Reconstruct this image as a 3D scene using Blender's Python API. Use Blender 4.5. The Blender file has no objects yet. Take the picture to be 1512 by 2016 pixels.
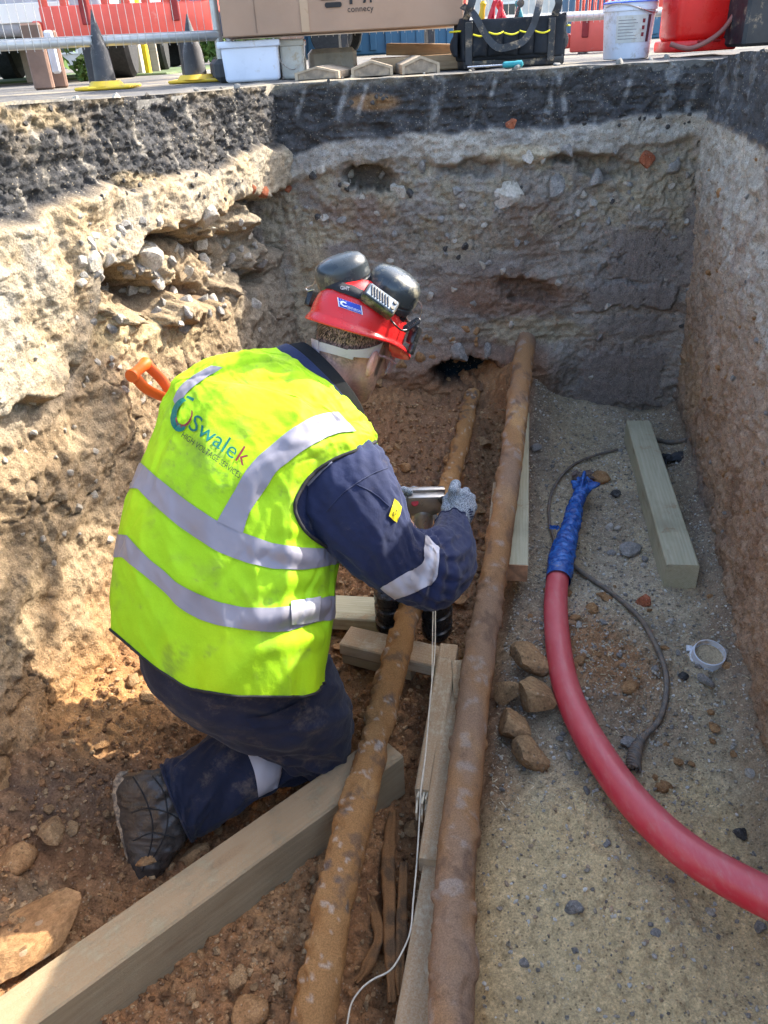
import bpy, bmesh, math, random
import numpy as np
from mathutils import Vector, Matrix
from mathutils.bvhtree import BVHTree

random.seed(7)
rng = np.random.default_rng(11)
SC = bpy.context.scene
COL = SC.collection

# ------------------------------------------------------------------ camera
FPX, PITCH, ROLL, EYE = 1523.0, math.radians(30.9), math.radians(3.3), 1.6
cf = np.array([0, math.cos(PITCH), -math.sin(PITCH)])
_r0 = np.array([1.0, 0, 0]); _u0 = np.array([0, math.sin(PITCH), math.cos(PITCH)])
cr = _r0*math.cos(ROLL) - _u0*math.sin(ROLL)
cu = _u0*math.cos(ROLL) + _r0*math.sin(ROLL)
CO = np.array([0, 0, EYE])
cam = bpy.data.cameras.new('camera'); camo = bpy.data.objects.new('camera', cam); COL.objects.link(camo)
cam.sensor_fit = 'VERTICAL'; cam.sensor_height = 24; cam.sensor_width = 18
cam.lens = 24*FPX/2016; cam.clip_end = 2000; cam.clip_start = 0.02
camo.matrix_world = Matrix(((cr[0], cu[0], -cf[0], 0), (cr[1], cu[1], -cf[1], 0), (cr[2], cu[2], -cf[2], EYE), (0, 0, 0, 1)))
SC.camera = camo

# ------------------------------------------------------------------ light
SUN_TO = Vector((1.14, 0.55, 1.0)).normalized()
world = bpy.data.worlds.new('World'); SC.world = world; world.use_nodes = True
wn = world.node_tree
sky = wn.nodes.new('ShaderNodeTexSky'); sky.sky_type = 'NISHITA'; sky.sun_disc = False
sky.sun_elevation = math.asin(SUN_TO.z); sky.sun_rotation = math.atan2(SUN_TO.x, SUN_TO.y)
sky.air_density = 1.0; sky.dust_density = 3.0; sky.ozone_density = 1.0
bg = wn.nodes['Background']; wn.links.new(sky.outputs[0], bg.inputs[0]); bg.inputs[1].default_value = 0.15
sl = bpy.data.lights.new('sun', 'SUN'); sl.energy = 2.5; sl.angle = math.radians(0.5); sl.color = (1, 0.94, 0.84)
so = bpy.data.objects.new('sun', sl); COL.objects.link(so)
so.rotation_euler = SUN_TO.to_track_quat('Z', 'Y').to_euler()
SC.view_settings.view_transform = 'Standard'; SC.view_settings.look = 'None'
SC.view_settings.exposure = 2.35; SC.view_settings.gamma = 1; SC.view_settings.use_curve_mapping = False
try:
    SC.cycles.use_denoising = True
except Exception:
    pass
SC.cycles.max_bounces = 6

# measuring the photograph: a pixel at a height / a distance gives a point of the place
def ray(x, y): return cf + ((x-756)*cr - (y-1008)*cu)/FPX
def az(x, y, z):
    d = ray(x, y); return CO + d*((z-EYE)/d[2])
def ay(x, y, Y):
    d = ray(x, y); return CO + d*(Y/d[1])
def ad(x, y, D): return CO + ray(x, y)*D
def proj(p):
    v = np.asarray(p, float) - CO; d = v @ cf; d = np.where(abs(d) < 1e-6, 1e-6, d)
    return 756 + FPX*(v @ cr)/d, 1008 - FPX*(v @ cu)/d

# ------------------------------------------------------------------ noise (numpy)
def _h(ix, iy, iz, s):
    n = (ix.astype(np.int64)*73856093) ^ (iy.astype(np.int64)*19349663) ^ (iz.astype(np.int64)*83492791) ^ (s*2654435761)
    n &= 0xffffffff
    n = ((n ^ (n >> 15))*2246822519) & 0xffffffff
    n = ((n ^ (n >> 13))*3266489917) & 0xffffffff
    return ((n ^ (n >> 16)) & 0xffffff)/float(0xffffff)
def vnoise(p, s=0):
    i = np.floor(p).astype(np.int64); f = p - i; f = f*f*f*(f*(f*6-15)+10)
    x, y, z = i[:, 0], i[:, 1], i[:, 2]; fx, fy, fz = f[:, 0], f[:, 1], f[:, 2]
    def L(a, b, t): return a+(b-a)*t
    return L(L(L(_h(x, y, z, s), _h(x+1, y, z, s), fx), L(_h(x, y+1, z, s), _h(x+1, y+1, z, s), fx), fy),
             L(L(_h(x, y, z+1, s), _h(x+1, y, z+1, s), fx), L(_h(x, y+1, z+1, s), _h(x+1, y+1, z+1, s), fx), fy), fz)*2-1
def fbm(p, sc=1.0, octv=4, s=0, gain=.5, ridge=False):
    q = np.asarray(p, float)*sc; a = 1.0; o = 0; t = 0
    for k in range(octv):
        n = vnoise(q + 17.3*k, s+k)
        if ridge: n = 1-2*abs(n)
        o = o + a*n; t += a; a *= gain; q = q*2.03
    return o/t
def worley(u, v, sc, s=0):
    """2-D cellular noise: F1, F2 distances and the cell's random value"""
    a = u*sc; b = v*sc; i = np.floor(a).astype(np.int64); j = np.floor(b).astype(np.int64)
    f1 = np.full(a.shape, 9.0); f2 = f1.copy(); cid = np.zeros(a.shape); z = np.zeros_like(i)
    for di in (-1, 0, 1):
        for dj in (-1, 0, 1):
            ii, jj = i+di, j+dj
            d = np.hypot(ii + _h(ii, jj, z, s) - a, jj + _h(ii, jj, z+1, s) - b)
            c = _h(ii, jj, z+2, s)
            m = d < f1
            f2 = np.where(m, f1, np.minimum(f2, d)); cid = np.where(m, c, cid); f1 = np.where(m, d, f1)
    return f1, f2, cid
def sst(a, b, x):
    t = np.clip((x-a)/(b-a), 0, 1); return t*t*(3-2*t)
def mixc(c, d, t):
    return c + (np.asarray(d, float)-c)*np.asarray(t)[:, None]
def blob(X, Y, cx, cy, rx, ry, ang=0.0, soft=.35):
    a = math.radians(ang); dx, dy = X-cx, Y-cy
    u = (dx*math.cos(a)+dy*math.sin(a))/rx; v = (-dx*math.sin(a)+dy*math.cos(a))/ry
    return 1-sst(1-soft, 1+soft, np.hypot(u, v))

# ------------------------------------------------------------------ mesh helpers
def link(name, me, mat=None, parent=None):
    o = bpy.data.objects.new(name, me); COL.objects.link(o)
    if mat is not None and me is not None:
        for m in (mat if isinstance(mat, (list, tuple)) else [mat]): me.materials.append(m)
    if parent is not None: o.parent = parent
    return o
def npmesh(name, V, Q, mat=None, parent=None, col=None, smooth=True, uv=None):
    V = np.ascontiguousarray(V, np.float32); Q = np.ascontiguousarray(Q, np.int32)
    me = bpy.data.meshes.new(name); n = Q.shape[1]
    me.vertices.add(len(V)); me.vertices.foreach_set('co', V.ravel())
    me.loops.add(Q.size); me.loops.foreach_set('vertex_index', Q.ravel())
    me.polygons.add(len(Q)); me.polygons.foreach_set('loop_start', np.arange(0, Q.size, n, dtype=np.int32))
    me.polygons.foreach_set('loop_total', np.full(len(Q), n, np.int32))
    me.update(calc_edges=True)
    me.polygons.foreach_set('use_smooth', np.full(len(Q), smooth))
    if col is not None:
        at = me.color_attributes.new('Col', 'FLOAT_COLOR', 'POINT')
        c = np.ones((len(V), 4), np.float32); c[:, :3] = np.clip(col, 0, 1); at.data.foreach_set('color', c.ravel())
    return link(name, me, mat, parent)
def gridq(nu, nv, wrap=False):
    i, j = np.meshgrid(np.arange(nu-1), np.arange(nv if wrap else nv-1), indexing='ij')
    i = i.ravel(); j = j.ravel(); k = (j+1) % nv
    return np.stack([i*nv+j, (i+1)*nv+j, (i+1)*nv+k, i*nv+k], 1)
def empty(name, loc=(0, 0, 0), rot=(0, 0, 0)):
    o = bpy.data.objects.new(name, None); COL.objects.link(o); o.location = loc; o.rotation_euler = rot
    o.empty_display_size = .05
    return o
def tag(o, label, cat, group=None):
    o['label'] = label; o['category'] = cat
    if group: o['group'] = group
    return o
def struct(o): o['kind'] = 'structure'; return o
def stuff(o): o['kind'] = 'stuff'; return o
def copyt(o, parent=None):
    c = o.copy(); COL.objects.link(c)
    if parent is not None: c.parent = parent
    for ch in list(o.children): copyt(ch, c)
    return c
class B:
    """collects shapes into one mesh"""
    def __init__(s): s.bm = bmesh.new()
    def box(s, c, d, rot=None, bev=0.0, seg=1, taper=None):
        r = bmesh.ops.create_cube(s.bm, size=1); vs = r['verts']
        for v in vs:
            k = 1.0
            if taper and v.co.z > 0: k = taper
            v.co = Vector((v.co.x*d[0]*k, v.co.y*d[1]*k, v.co.z*d[2]))
        if bev > 0:
            es = list({e for v in vs for e in v.link_edges})
            rr = bmesh.ops.bevel(s.bm, geom=es, offset=bev, segments=seg, affect='EDGES', profile=.5)
            vs = list({v for f in rr['faces'] for v in f.verts} | {v for v in vs if v.is_valid})
        m = Matrix.Translation(c)
        if rot is not None: m = m @ (rot if isinstance(rot, Matrix) else Matrix.Rotation(rot, 4, 'Z'))
        for v in vs: v.co = m @ v.co
        return s
    def cyl(s, a, b, r, r2=None, seg=12, cap=True):
        a = Vector(a); b = Vector(b); d = b-a
        q = d.to_track_quat('Z', 'Y').to_matrix().to_4x4()
        bmesh.ops.create_cone(s.bm, cap_ends=cap, segments=seg, radius1=r, radius2=r if r2 is None else r2, depth=d.length,
                              matrix=Matrix.Translation((a+b)/2) @ q)
        return s
    def sph(s, c, r, sub=2, sc=(1, 1, 1), rot=None):
        m = Matrix.Translation(c) @ (rot if rot is not None else Matrix()) @ Matrix.Diagonal((sc[0]*r, sc[1]*r, sc[2]*r, 1))
        bmesh.ops.create_icosphere(s.bm, subdivisions=sub, radius=1, matrix=m)
        return s
    def poly(s, pts, ext):
        """flat outline pts (3-D) extruded by the vector ext"""
        a = [s.bm.verts.new(p) for p in pts]; b = [s.bm.verts.new(Vector(p)+Vector(ext)) for p in pts]; n = len(a)
        s.bm.faces.new(a[::-1]); s.bm.faces.new(b)
        for i in range(n): s.bm.faces.new((a[i], a[(i+1) % n], b[(i+1) % n], b[i]))
        return s
    def tube(s, pts, r, seg=8):
        pts = [Vector(p) for p in pts]; rings = []
        t0 = (pts[1]-pts[0]).normalized(); n = t0.orthogonal().normalized()
        for i, p in enumerate(pts):
            t = (pts[min(i+1, len(pts)-1)]-pts[max(i-1, 0)]).normalized()
            n = (n - t*n.dot(t)).normalized(); b = t.cross(n)
            ri = r[i] if hasattr(r, '__len__') else r
            rings.append([s.bm.verts.new(p + (n*math.cos(2*math.pi*k/seg) + b*math.sin(2*math.pi*k/seg))*ri) for k in range(seg)])
        for A, Bb in zip(rings, rings[1:]):
            for k in range(seg): s.bm.faces.new((A[k], A[(k+1) % seg], Bb[(k+1) % seg], Bb[k]))
        s.bm.faces.new(rings[0][::-1]); s.bm.faces.new(rings[-1])
        return s
    def lathe(s, prof, seg=24, m=None, closed=False):
        m = m or Matrix(); rings = []
        for (r, z) in prof:
            rings.append([s.bm.verts.new(m @ Vector((r*math.cos(2*math.pi*k/seg), r*math.sin(2*math.pi*k/seg), z))) for k in range(seg)])
        for A, Bb in zip(rings, rings[1:]):
            for k in range(seg): s.bm.faces.new((A[k], A[(k+1) % seg], Bb[(k+1) % seg], Bb[k]))
        s.bm.faces.new(rings[0][::-1]); s.bm.faces.new(rings[-1])
        return s
    def out(s, name, mat=None, parent=None, smooth=False, bev=0.0, seg=2, angle=35):
        bmesh.ops.recalc_face_normals(s.bm, faces=s.bm.faces)
        me = bpy.data.meshes.new(name)
        if bev > 0:
            es = [e for e in s.bm.edges if len(e.link_faces) == 2 and e.calc_face_angle(0) > math.radians(30)]
            bmesh.ops.bevel(s.bm, geom=es, offset=bev, segments=seg, affect='EDGES', profile=.5)
        s.bm.to_mesh(me); s.bm.free()
        me.polygons.foreach_set('use_smooth', [bool(smooth)]*len(me.polygons))
        if smooth:
            try: me.set_sharp_from_angle(angle=math.radians(angle))
            except Exception: pass
        return link(name, me, mat, parent)
def spline(P, n):
    """Catmull-Rom through rows of P, n samples"""
    P = np.asarray(P, float); m = len(P); t = np.linspace(0, m-1, n); i = np.clip(t.astype(int), 0, m-2); f = (t-i)[:, None]
    g = lambda k: P[np.clip(k, 0, m-1)]
    a, b, c, d = g(i-1), g(i), g(i+1), g(i+2)
    a = np.where((i == 0)[:, None], 2*b-c, a); d = np.where((i == m-2)[:, None], 2*c-b, d)
    return .5*((2*b)+(-a+c)*f+(2*a-5*b+4*c-d)*f*f+(-a+3*b-3*c+d)*f**3)

# ------------------------------------------------------------------ materials
class NT:
    def __init__(s, name):
        s.m = bpy.data.materials.new(name); s.m.use_nodes = True; s.t = s.m.node_tree
        s.b = s.t.nodes['Principled BSDF']; s.tc = s.t.nodes.new('ShaderNodeTexCoord')
    def n(s, ty, **kw):
        x = s.t.nodes.new(ty)
        for k, v in kw.items(): setattr(x, k, v)
        return x
    def l(s, a, b): s.t.links.new(a, b)
    def noise(s, sc, det=6, rough=.6, stretch=None, dist=0):
        x = s.n('ShaderNodeTexNoise'); x.inputs['Scale'].default_value = sc; x.inputs['Detail'].default_value = det
        x.inputs['Roughness'].default_value = rough; x.inputs['Distortion'].default_value = dist
        src = s.tc.outputs['Object']
        if stretch:
            mp = s.n('ShaderNodeMapping'); mp.inputs['Scale'].default_value = stretch; s.l(src, mp.inputs[0]); src = mp.outputs[0]
        s.l(src, x.inputs['Vector']); return x.outputs['Fac']
    def ramp(s, f, a, b, ca=0.0, cb=1.0):
        x = s.n('ShaderNodeMapRange'); x.interpolation_type = 'SMOOTHSTEP'
        for i, v in zip((1, 2, 3, 4), (a, b, ca, cb)): x.inputs[i].default_value = v
        s.l(f, x.inputs[0]); return x.outputs[0]
    def mix(s, fac, a, b, mode='MIX'):
        x = s.n('ShaderNodeMix', data_type='RGBA', blend_type=mode)
        for sk, v in ((0, fac), (6, a), (7, b)):
            if isinstance(v, bpy.types.NodeSocket): s.l(v, x.inputs[sk])
            elif sk == 0: x.inputs[0].default_value = v
            else: x.inputs[sk].default_value = (*v[:3], 1)
        return x.outputs[2]
    def math(s, op, a, b=None):
        x = s.n('ShaderNodeMath', operation=op)
        for k, v in ((0, a), (1, b)):
            if v is None: continue
            if isinstance(v, bpy.types.NodeSocket): s.l(v, x.inputs[k])
            else: x.inputs[k].default_value = v
        return x.outputs[0]
    def bump(s, h, strength, dist=.01, prev=None):
        x = s.n('ShaderNodeBump'); x.inputs['Strength'].default_value = strength; x.inputs['Distance'].default_value = dist
        s.l(h, x.inputs['Height'])
        if prev is not None: s.l(prev, x.inputs['Normal'])
        return x.outputs[0]
    def up(s):
        g = s.n('ShaderNodeNewGeometry'); sp = s.n('ShaderNodeSeparateXYZ'); s.l(g.outputs['Normal'], sp.inputs[0]); return sp.outputs[2]
    def fin(s, col, rough=.8, nrm=None, metal=0, spec=.3, **kw):
        for k, v in (('Base Color', col), ('Roughness', rough), ('Metallic', metal), ('Specular IOR Level', spec)):
            if isinstance(v, bpy.types.NodeSocket): s.l(v, s.b.inputs[k])
            elif k == 'Base Color': s.b.inputs[k].default_value = (*v[:3], 1)
            else: s.b.inputs[k].default_value = v
        if nrm is not None: s.l(nrm, s.b.inputs['Normal'])
        for k, v in kw.items(): s.b.inputs[k.replace('_', ' ')].default_value = v
        return s.m
DUST = (.40, .30, .19)
def plain(name, c, rough=.6, var=.18, sc=8, bump=.15, bsc=80, bd=.002, dirt=0.0, dcol=DUST, metal=0, spec=.4, fine=0.0, **kw):
    """painted / moulded material with tonal variation, small relief and dirt that settles in patches"""
    t = NT(name); n1 = t.noise(sc, 5, .6)
    col = t.mix(t.ramp(n1, .3, .7), tuple(x*(1-var) for x in c), tuple(min(1, x*(1+var)) for x in c))
    if fine: col = t.mix(fine, col, t.mix(t.ramp(t.noise(bsc*4, 3), .35, .65), (.25,)*3, (1,)*3), 'MULTIPLY')
    r = t.ramp(t.noise(sc*2.3, 6), .3, .7, max(rough-.12, .05), min(rough+.14, 1))
    if dirt > 0:
        d = t.ramp(t.noise(sc*1.7, 10, .75), .62-dirt*.35, .72-dirt*.2)
        d = t.math('MULTIPLY', d, min(1, .45+dirt))
        col = t.mix(d, col, dcol); r = t.mix(d, r, (.9,)*3)
    nb = t.bump(t.noise(bsc, 6, .65), bump, bd)
    return t.fin(col, r, nb, metal, spec, **kw)
def earth(name='earth', bsc=140, b1=.9, k=1.0, bd=.006):
    """soil: own colour comes from the strata stored on the mesh; grain, grit and pale flecks from nodes"""
    t = NT(name); a = t.n('ShaderNodeAttribute', attribute_name='Col')
    g = t.ramp(t.noise(220*k, 5, .75), .25, .75, .62, 1.35)
    gg = t.ramp(t.noise(38*k, 6, .7), .25, .75, .74, 1.24)
    col = t.mix(1.0, a.outputs['Color'], t.math('MULTIPLY', g, gg), 'MULTIPLY')
    v = t.n('ShaderNodeTexVoronoi'); v.inputs['Scale'].default_value = 150*k; t.l(t.tc.outputs['Object'], v.inputs['Vector'])
    vc = t.n('ShaderNodeSeparateColor'); t.l(v.outputs['Color'], vc.inputs[0])
    fl = t.math('MULTIPLY', t.ramp(vc.outputs[0], .86, .9), t.ramp(v.outputs['Distance'], .42, .3))
    col = t.mix(t.math('MULTIPLY', fl, .40), col, (.50, .42, .30))
    fd = t.math('MULTIPLY', t.ramp(vc.outputs[1], .86, .9), t.ramp(v.outputs['Distance'], .45, .3))
    col = t.mix(t.math('MULTIPLY', fd, .5), col, (.04, .03, .025))
    h = t.math('ADD', t.noise(bsc, 8, .75), t.math('MULTIPLY', v.outputs['Distance'], -.35))
    nb = t.bump(h, b1, bd); nb = t.bump(t.noise(700*k, 2, .6), .35, .0012, nb)
    return t.fin(col, .95, nb, spec=.15)
def timber(name, c1, c2, dirt=.3, dcol=(.36, .24, .13), ring=True, rough=.8):
    """sawn timber, grain along local X, growth rings across it, soil trodden on to the top"""
    t = NT(name)
    mp = t.n('ShaderNodeMapping'); mp.inputs['Scale'].default_value = (1.2, 22, 22); t.l(t.tc.outputs['Object'], mp.inputs[0])
    w = t.n('ShaderNodeTexNoise'); w.inputs['Scale'].default_value = 3.0; w.inputs['Detail'].default_value = 8; w.inputs['Distortion'].default_value = 1.2
    w.inputs['Roughness'].default_value = .62; t.l(mp.outputs[0], w.inputs['Vector'])
    wv = t.n('ShaderNodeTexWave', wave_type='RINGS', rings_direction='X'); wv.inputs['Scale'].default_value = 55
    mp2 = t.n('ShaderNodeMapping'); mp2.inputs['Location'].default_value = (0, .09, .13); mp2.inputs['Scale'].default_value = (.12, 1, 1)
    t.l(t.tc.outputs['Object'], mp2.inputs[0]); t.l(mp2.outputs[0], wv.inputs['Vector'])
    wv.inputs['Distortion'].default_value = 2.5; wv.inputs['Detail'].default_value = 2; wv.inputs['Detail Scale'].default_value = 1.2
    f = t.math('ADD', t.math('MULTIPLY', t.ramp(w.outputs['Fac'], .3, .7), .65), t.math('MULTIPLY', wv.outputs['Fac'], .35 if ring else .1))
    col = t.mix(f, c1, c2)
    col = t.mix(t.ramp(t.noise(5, 5, .6), .45, .75, 0, .45), col, tuple(x*.6 for x in c1))
    col = t.mix(t.ramp(t.noise(1.7, 8, .7, (1, 5, 5)), .56, .70, 0, .6), col, (.20, .13, .075))
    kn = t.n('ShaderNodeTexVoronoi'); kn.inputs['Scale'].default_value = 1.0; km = t.n('ShaderNodeMapping'); km.inputs['Scale'].default_value = (3.2, 12, 12); t.l(t.tc.outputs['Object'], km.inputs[0]); t.l(km.outputs[0], kn.inputs['Vector'])
    col = t.mix(t.ramp(kn.outputs['Distance'], .20, .10, 0, .6), col, (.17, .10, .05))
    upf = t.ramp(t.up(), .3, .9, .25, 1.0)
    d = t.math('MULTIPLY', t.ramp(t.noise(9, 12, .8), .66-dirt*.32, .74-dirt*.24), upf)
    gr = t.ramp(t.noise(300, 3, .7), .4, .6, .6, 1)
    col = t.mix(t.math('MULTIPLY', t.math('MULTIPLY', d, gr), .9), col, dcol)
    nb = t.bump(f, .3, .002); nb = t.bump(t.noise(260, 4, .7), .4, .0015, nb)
    nb = t.bump(d, .5, .003, nb)
    return t.fin(col, rough, nb, spec=.2)
# ================================================================== the pit
ASPH = (.075, .074, .075); ASPHD = (.04, .04, .041)
CONC = (.43, .395, .33); CONCG = (.30, .285, .255)
TAN = (.34, .25, .15); TAND = (.22, .155, .092); SAND = (.47, .37, .21)
CLAY = (.32, .165, .075); CLAYD = (.215, .11, .055); CLAYL = (.42, .245, .115)
GREY = (.31, .275, .23); GREYD = (.20, .175, .15); GREYL = (.40, .365, .305)
BROWN = (.20, .135, .09); GRAV = (.46, .37, .235); OLIVE = (.60, .45, .235)
M_EARTH = earth()

def wall_tex(P, U, Z, s):
    """rough, broken relief shared by the pit walls"""
    f1, f2, cid = worley(U + .03*fbm(P, 9, 2, s+5), Z + .03*fbm(P, 9, 2, s+6), 22, s)
    chunk = (sst(0, .35, f2-f1)-.5)*(.4+.6*cid)
    g1, g2, gid = worley(U, Z, 60, s+3)
    grit = (.5-g1)*(gid > .45)
    return chunk, grit, cid

# ---- left wall: follows the pit edge from beside the photographer to the far corner
Ys = np.concatenate([np.linspace(-2.3, .9, 80)[:-1], np.linspace(.9, 3.62, 500)])
Zs = np.linspace(-.22, 1.0, 232); Zs = np.concatenate([Zs[:-1], np.linspace(1.0, 1.0, 1), np.linspace(1.0, 1.5, 112)[1:]])
def lw_base(Y): return np.interp(Y, [-.7, .8, 1.23, 1.69, 2.4, 3.5, 3.7], [-1.3, -1.06, -1.0, -.93, -.72, -.385, -.32])
def lw_top(Y): return np.interp(Y, [-.7, 0, 1.2, 2.2, 3.5, 3.7], [-1.66, -1.6, -1.32, -.90, -.34, -.25])
Yg, Zg = np.meshgrid(Ys, Zs, indexing='ij'); Yg = Yg.ravel(); Zg = Zg.ravel()
tz = np.clip(Zg/1.5, -.2, 1)
Xg = lw_base(Yg)*(1-tz) + lw_top(Yg)*tz
P = np.stack([Xg, Yg, Zg], 1); px, py = proj(P); py = np.where(Yg > .6, py, 9999)
ch, gr, cid = wall_tex(P, Yg*1.1, Zg, 21)
big = fbm(P, 3.2, 4, 1); mid = fbm(P, 9, 5, 9); fine = fbm(P, 34, 5, 14, .6)
zA = 1.275 + .03*fbm(P*[1, 1, 0], 5, 3, 31)                       # under side of the asphalt
near = sst(190, 140, px + 25*mid + .02*(py-400))                        # the near concrete haunch
zC = np.where(px < 400, 1.10, 1.13) + .04*fbm(P*[1, 1, 0], 7, 3, 33) - near*.24
asph = sst(-.012, .012, Zg-zA+.03*mid); conc = sst(-.02, .02, Zg-zC+.03*mid)*(1-asph)
d = .03*big + .022*mid
d += asph*(.012 + .018*fbm(P, 36, 5, 50, .75) + .016*fbm(P*[1, 1, 2.2], 16, 5, 51, .65, True) + .010*fbm(P*[1.5, 1, 1], 70, 3, 54, .7, True))
d += conc*(.045 + .003*ch + .020*fbm(P, 6, 6, 52, .60, True) + .007*fbm(P, 38, 4, 56, .7, True) + .008*np.round(3*fbm(P, 6, 2, 57))/1.5 + .02*near)
low = (1-asph)*(1-conc)
d += low*(.014*fbm(P, 26, 5, 53, .6) + .008*fine + .006*ch*sst(.4, 1.0, Zg))
rdg = fbm(P*[1, 1, .75], 7, 5, 61, .6, True); d += low*.03*rdg*sst(.1, .8, Zg)
slope = sst(.85, .0, Zg)
d += low*slope*.05 + low*.012*fbm(P*[1, 1, .5], 18, 5, 63, .65, True)*sst(1.0, .5, Zg)
# hollows under the concrete with broken blocks in them
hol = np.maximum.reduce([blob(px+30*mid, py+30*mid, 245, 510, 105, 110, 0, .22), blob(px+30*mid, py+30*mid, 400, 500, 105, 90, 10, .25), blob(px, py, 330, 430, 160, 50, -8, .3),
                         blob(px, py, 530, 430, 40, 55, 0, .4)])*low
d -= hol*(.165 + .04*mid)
def bl(cx, cy, rx, ry, a, h, soft=.3): return blob(px+7*mid*3, py+7*fine*3, cx, cy, rx, ry, a, soft)*h
blocks = np.maximum.reduce([bl(292, 512, 62, 30, 52, 1.0), bl(180, 480, 40, 55, 0, .55), bl(420, 435, 70, 34, -12, .75), bl(375, 515, 60, 38, 20, .45),
                            bl(230, 600, 60, 26, 15, .5), bl(440, 545, 46, 34, 0, .5), bl(480, 480, 40, 50, 0, .5), bl(330, 610, 60, 22, 8, .35)])
d += blocks*low*(.15+.03*fbm(P, 14, 4, 66, .6, True))
# the rounded lump of concrete low on the near side, cracked loose from the sand below
lump = blob(px, py, 40, 655, 70, 60, 5, .25); d += lump*.05*low
lump2 = blob(px, py, 110, 600, 60, 60, 5, .25); d += lump2*.03*low
crk = sst(.018, .0, abs(fbm(P, 4.2, 3, 71)))*low*sst(1.0, .6, Zg); d -= crk*.016
nx, ny = .91, -.41
rimd = sst(1.46, 1.5, Zg)*.012*fbm(P, 16, 3, 77)
ztop = np.interp(Yg, [-.7, 1.5, 2.2, 3.0, 3.5], [1.52, 1.53, 1.525, 1.505, 1.498])
Zo = Zg*np.where(Zg > 1.2, 1+(ztop/1.5-1)*sst(1.2, 1.5, Zg), 1)
V = np.stack([Xg + nx*(d+rimd), Yg + ny*(d+rimd), Zo + low*.006*fine], 1)
C = np.tile(np.array(TAN), (len(V), 1))
C = mixc(C, TAND, sst(-.1, .5, fbm(P, 5, 5, 81))*.8); C = mixc(C, (.39, .30, .19), sst(.0, .5, fbm(P, 3.4, 5, 84))*.7)
C = mixc(C, SAND, blob(px, py, 250, 655, 130, 40, 5, .5)*.8)
C = mixc(C, CLAYL, sst(.42, .1, Zg + .16*mid)*.85); C = mixc(C, (.42, .22, .08), sst(.2, .02, Zg + .05*mid)*.6)
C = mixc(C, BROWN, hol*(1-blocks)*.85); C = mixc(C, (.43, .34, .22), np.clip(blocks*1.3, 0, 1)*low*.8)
C = mixc(C, (.33, .27, .2), np.clip(lump+lump2, 0, 1)*.5); C = mixc(C, CONC, near*low*sst(.72, .9, Zg)*.7)
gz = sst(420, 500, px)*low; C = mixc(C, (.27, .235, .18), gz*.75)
C = mixc(C, (.385, .325, .235), conc); C = mixc(C, (.31, .29, .25), conc*sst(.0, .45, fbm(P, 12, 5, 91, .65))*.8); C = mixc(C, (.42, .31, .18), conc*sst(-.05, .4, fbm(P, 6, 5, 92, .6))*.75); C = mixc(C, (.2, .16, .12), conc*sst(.25, .5, fbm(P, 24, 4, 95, .65))*.6)
C = mixc(C, ASPH, asph); C = mixc(C, ASPHD, asph*sst(.2, .6, cid)*.6)
C = mixc(C, (.20, .17, .135), asph*sst(.1, .5, fbm(P, 9, 5, 93, .65))*.55)
C = mixc(C, (.36, .28, .17), asph*np.clip(sst(1.48, 1.5, Zg + .03*mid)*.3*sst(0, .3, mid) + blob(px+40*mid, py+30*mid, 60, 255, 80, 24)*.7 + blob(px+40*mid, py+20*mid, 300, 360, 80, 16)*.8, 0, 1))
for k in range(15):                                                # pale scrapes left by the bucket teeth
    y0 = 1.9 + k*.108 + .04*math.sin(k*7.1); z0 = 1.49 - .05*(k % 3); ln = .12+.14*((k*37) % 10)/10
    u = Yg - y0 - .10*(z0-Zg) - .008*mid; st = sst(.018 if k % 2 else .010, .002, abs(u))*sst(z0+.01, z0-.02, Zg)*sst(z0-ln-.08, z0-ln, Zg)
    st *= sst(-.35, .3, fbm(P*[1, 1, .4], 40, 3, 100+k))
    C = mixc(C, (.40, .36, .30), asph*st*.75)
C = mixc(C, C.mean(1, keepdims=True)*np.array([[.5, .42, .38]]), sst(.2, 1, crk)*.6)
C = C*.84
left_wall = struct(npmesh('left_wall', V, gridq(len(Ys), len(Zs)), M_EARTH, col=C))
bvh_left = None

# ---- far wall, in its own shade, strata of asphalt, lean concrete, made ground and grey clay
Xs = np.linspace(-.62, 1.78, 440); Zs2 = np.linspace(-.2, 1.5, 320)
Xg, Zg = np.meshgrid(Xs, Zs2, indexing='ij'); Xg = Xg.ravel(); Zg = Zg.ravel()
Yb = 3.5 - .32*sst(1.26, 1.66, Xg)*sst(1.0, 1.5, Zg) - .1*sst(1.3, 1.7, Xg)
P = np.stack([Xg, Yb, Zg], 1); px, py = proj(P)
ch, gr, cid = wall_tex(P, Xg, Zg, 121)
big = fbm(P, 3.2, 4, 201); mid = fbm(P, 9, 5, 209); fine = fbm(P, 34, 5, 214, .6)
zA = 1.29 + .025*fbm(P*[1, 1, 0], 5, 3, 231) + .03*sst(.6, 1.3, Xg) - .05*sst(-.05, -.3, Xg); zC = zA - .115 - .03*fbm(P*[1, 1, 0], 6, 3, 233) + .02*sst(.3, -.2, Xg)
asph = sst(-.01, .01, Zg-zA+.025*mid); conc = sst(-.018, .018, Zg-zC+.03*mid)*(1-asph); low = (1-asph)*(1-conc)
d = .025*big + .012*mid
d += asph*(.02 + .013*fbm(P, 40, 4, 250, .7) + .022*fbm(P*[1, 1, 2.4], 11, 4, 251, ridge=True) + .005*ch)
d += conc*(.035 + .002*ch + .014*fbm(P, 18, 5, 252, .65, True))
rubb = low*sst(.72, .95, Zg + .06*mid)
d += rubb*(.005*ch + .022*fbm(P, 13, 5, 253, .62, True) + .012*fine)
clayz = low*sst(.92, .7, Zg + .06*mid)
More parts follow.
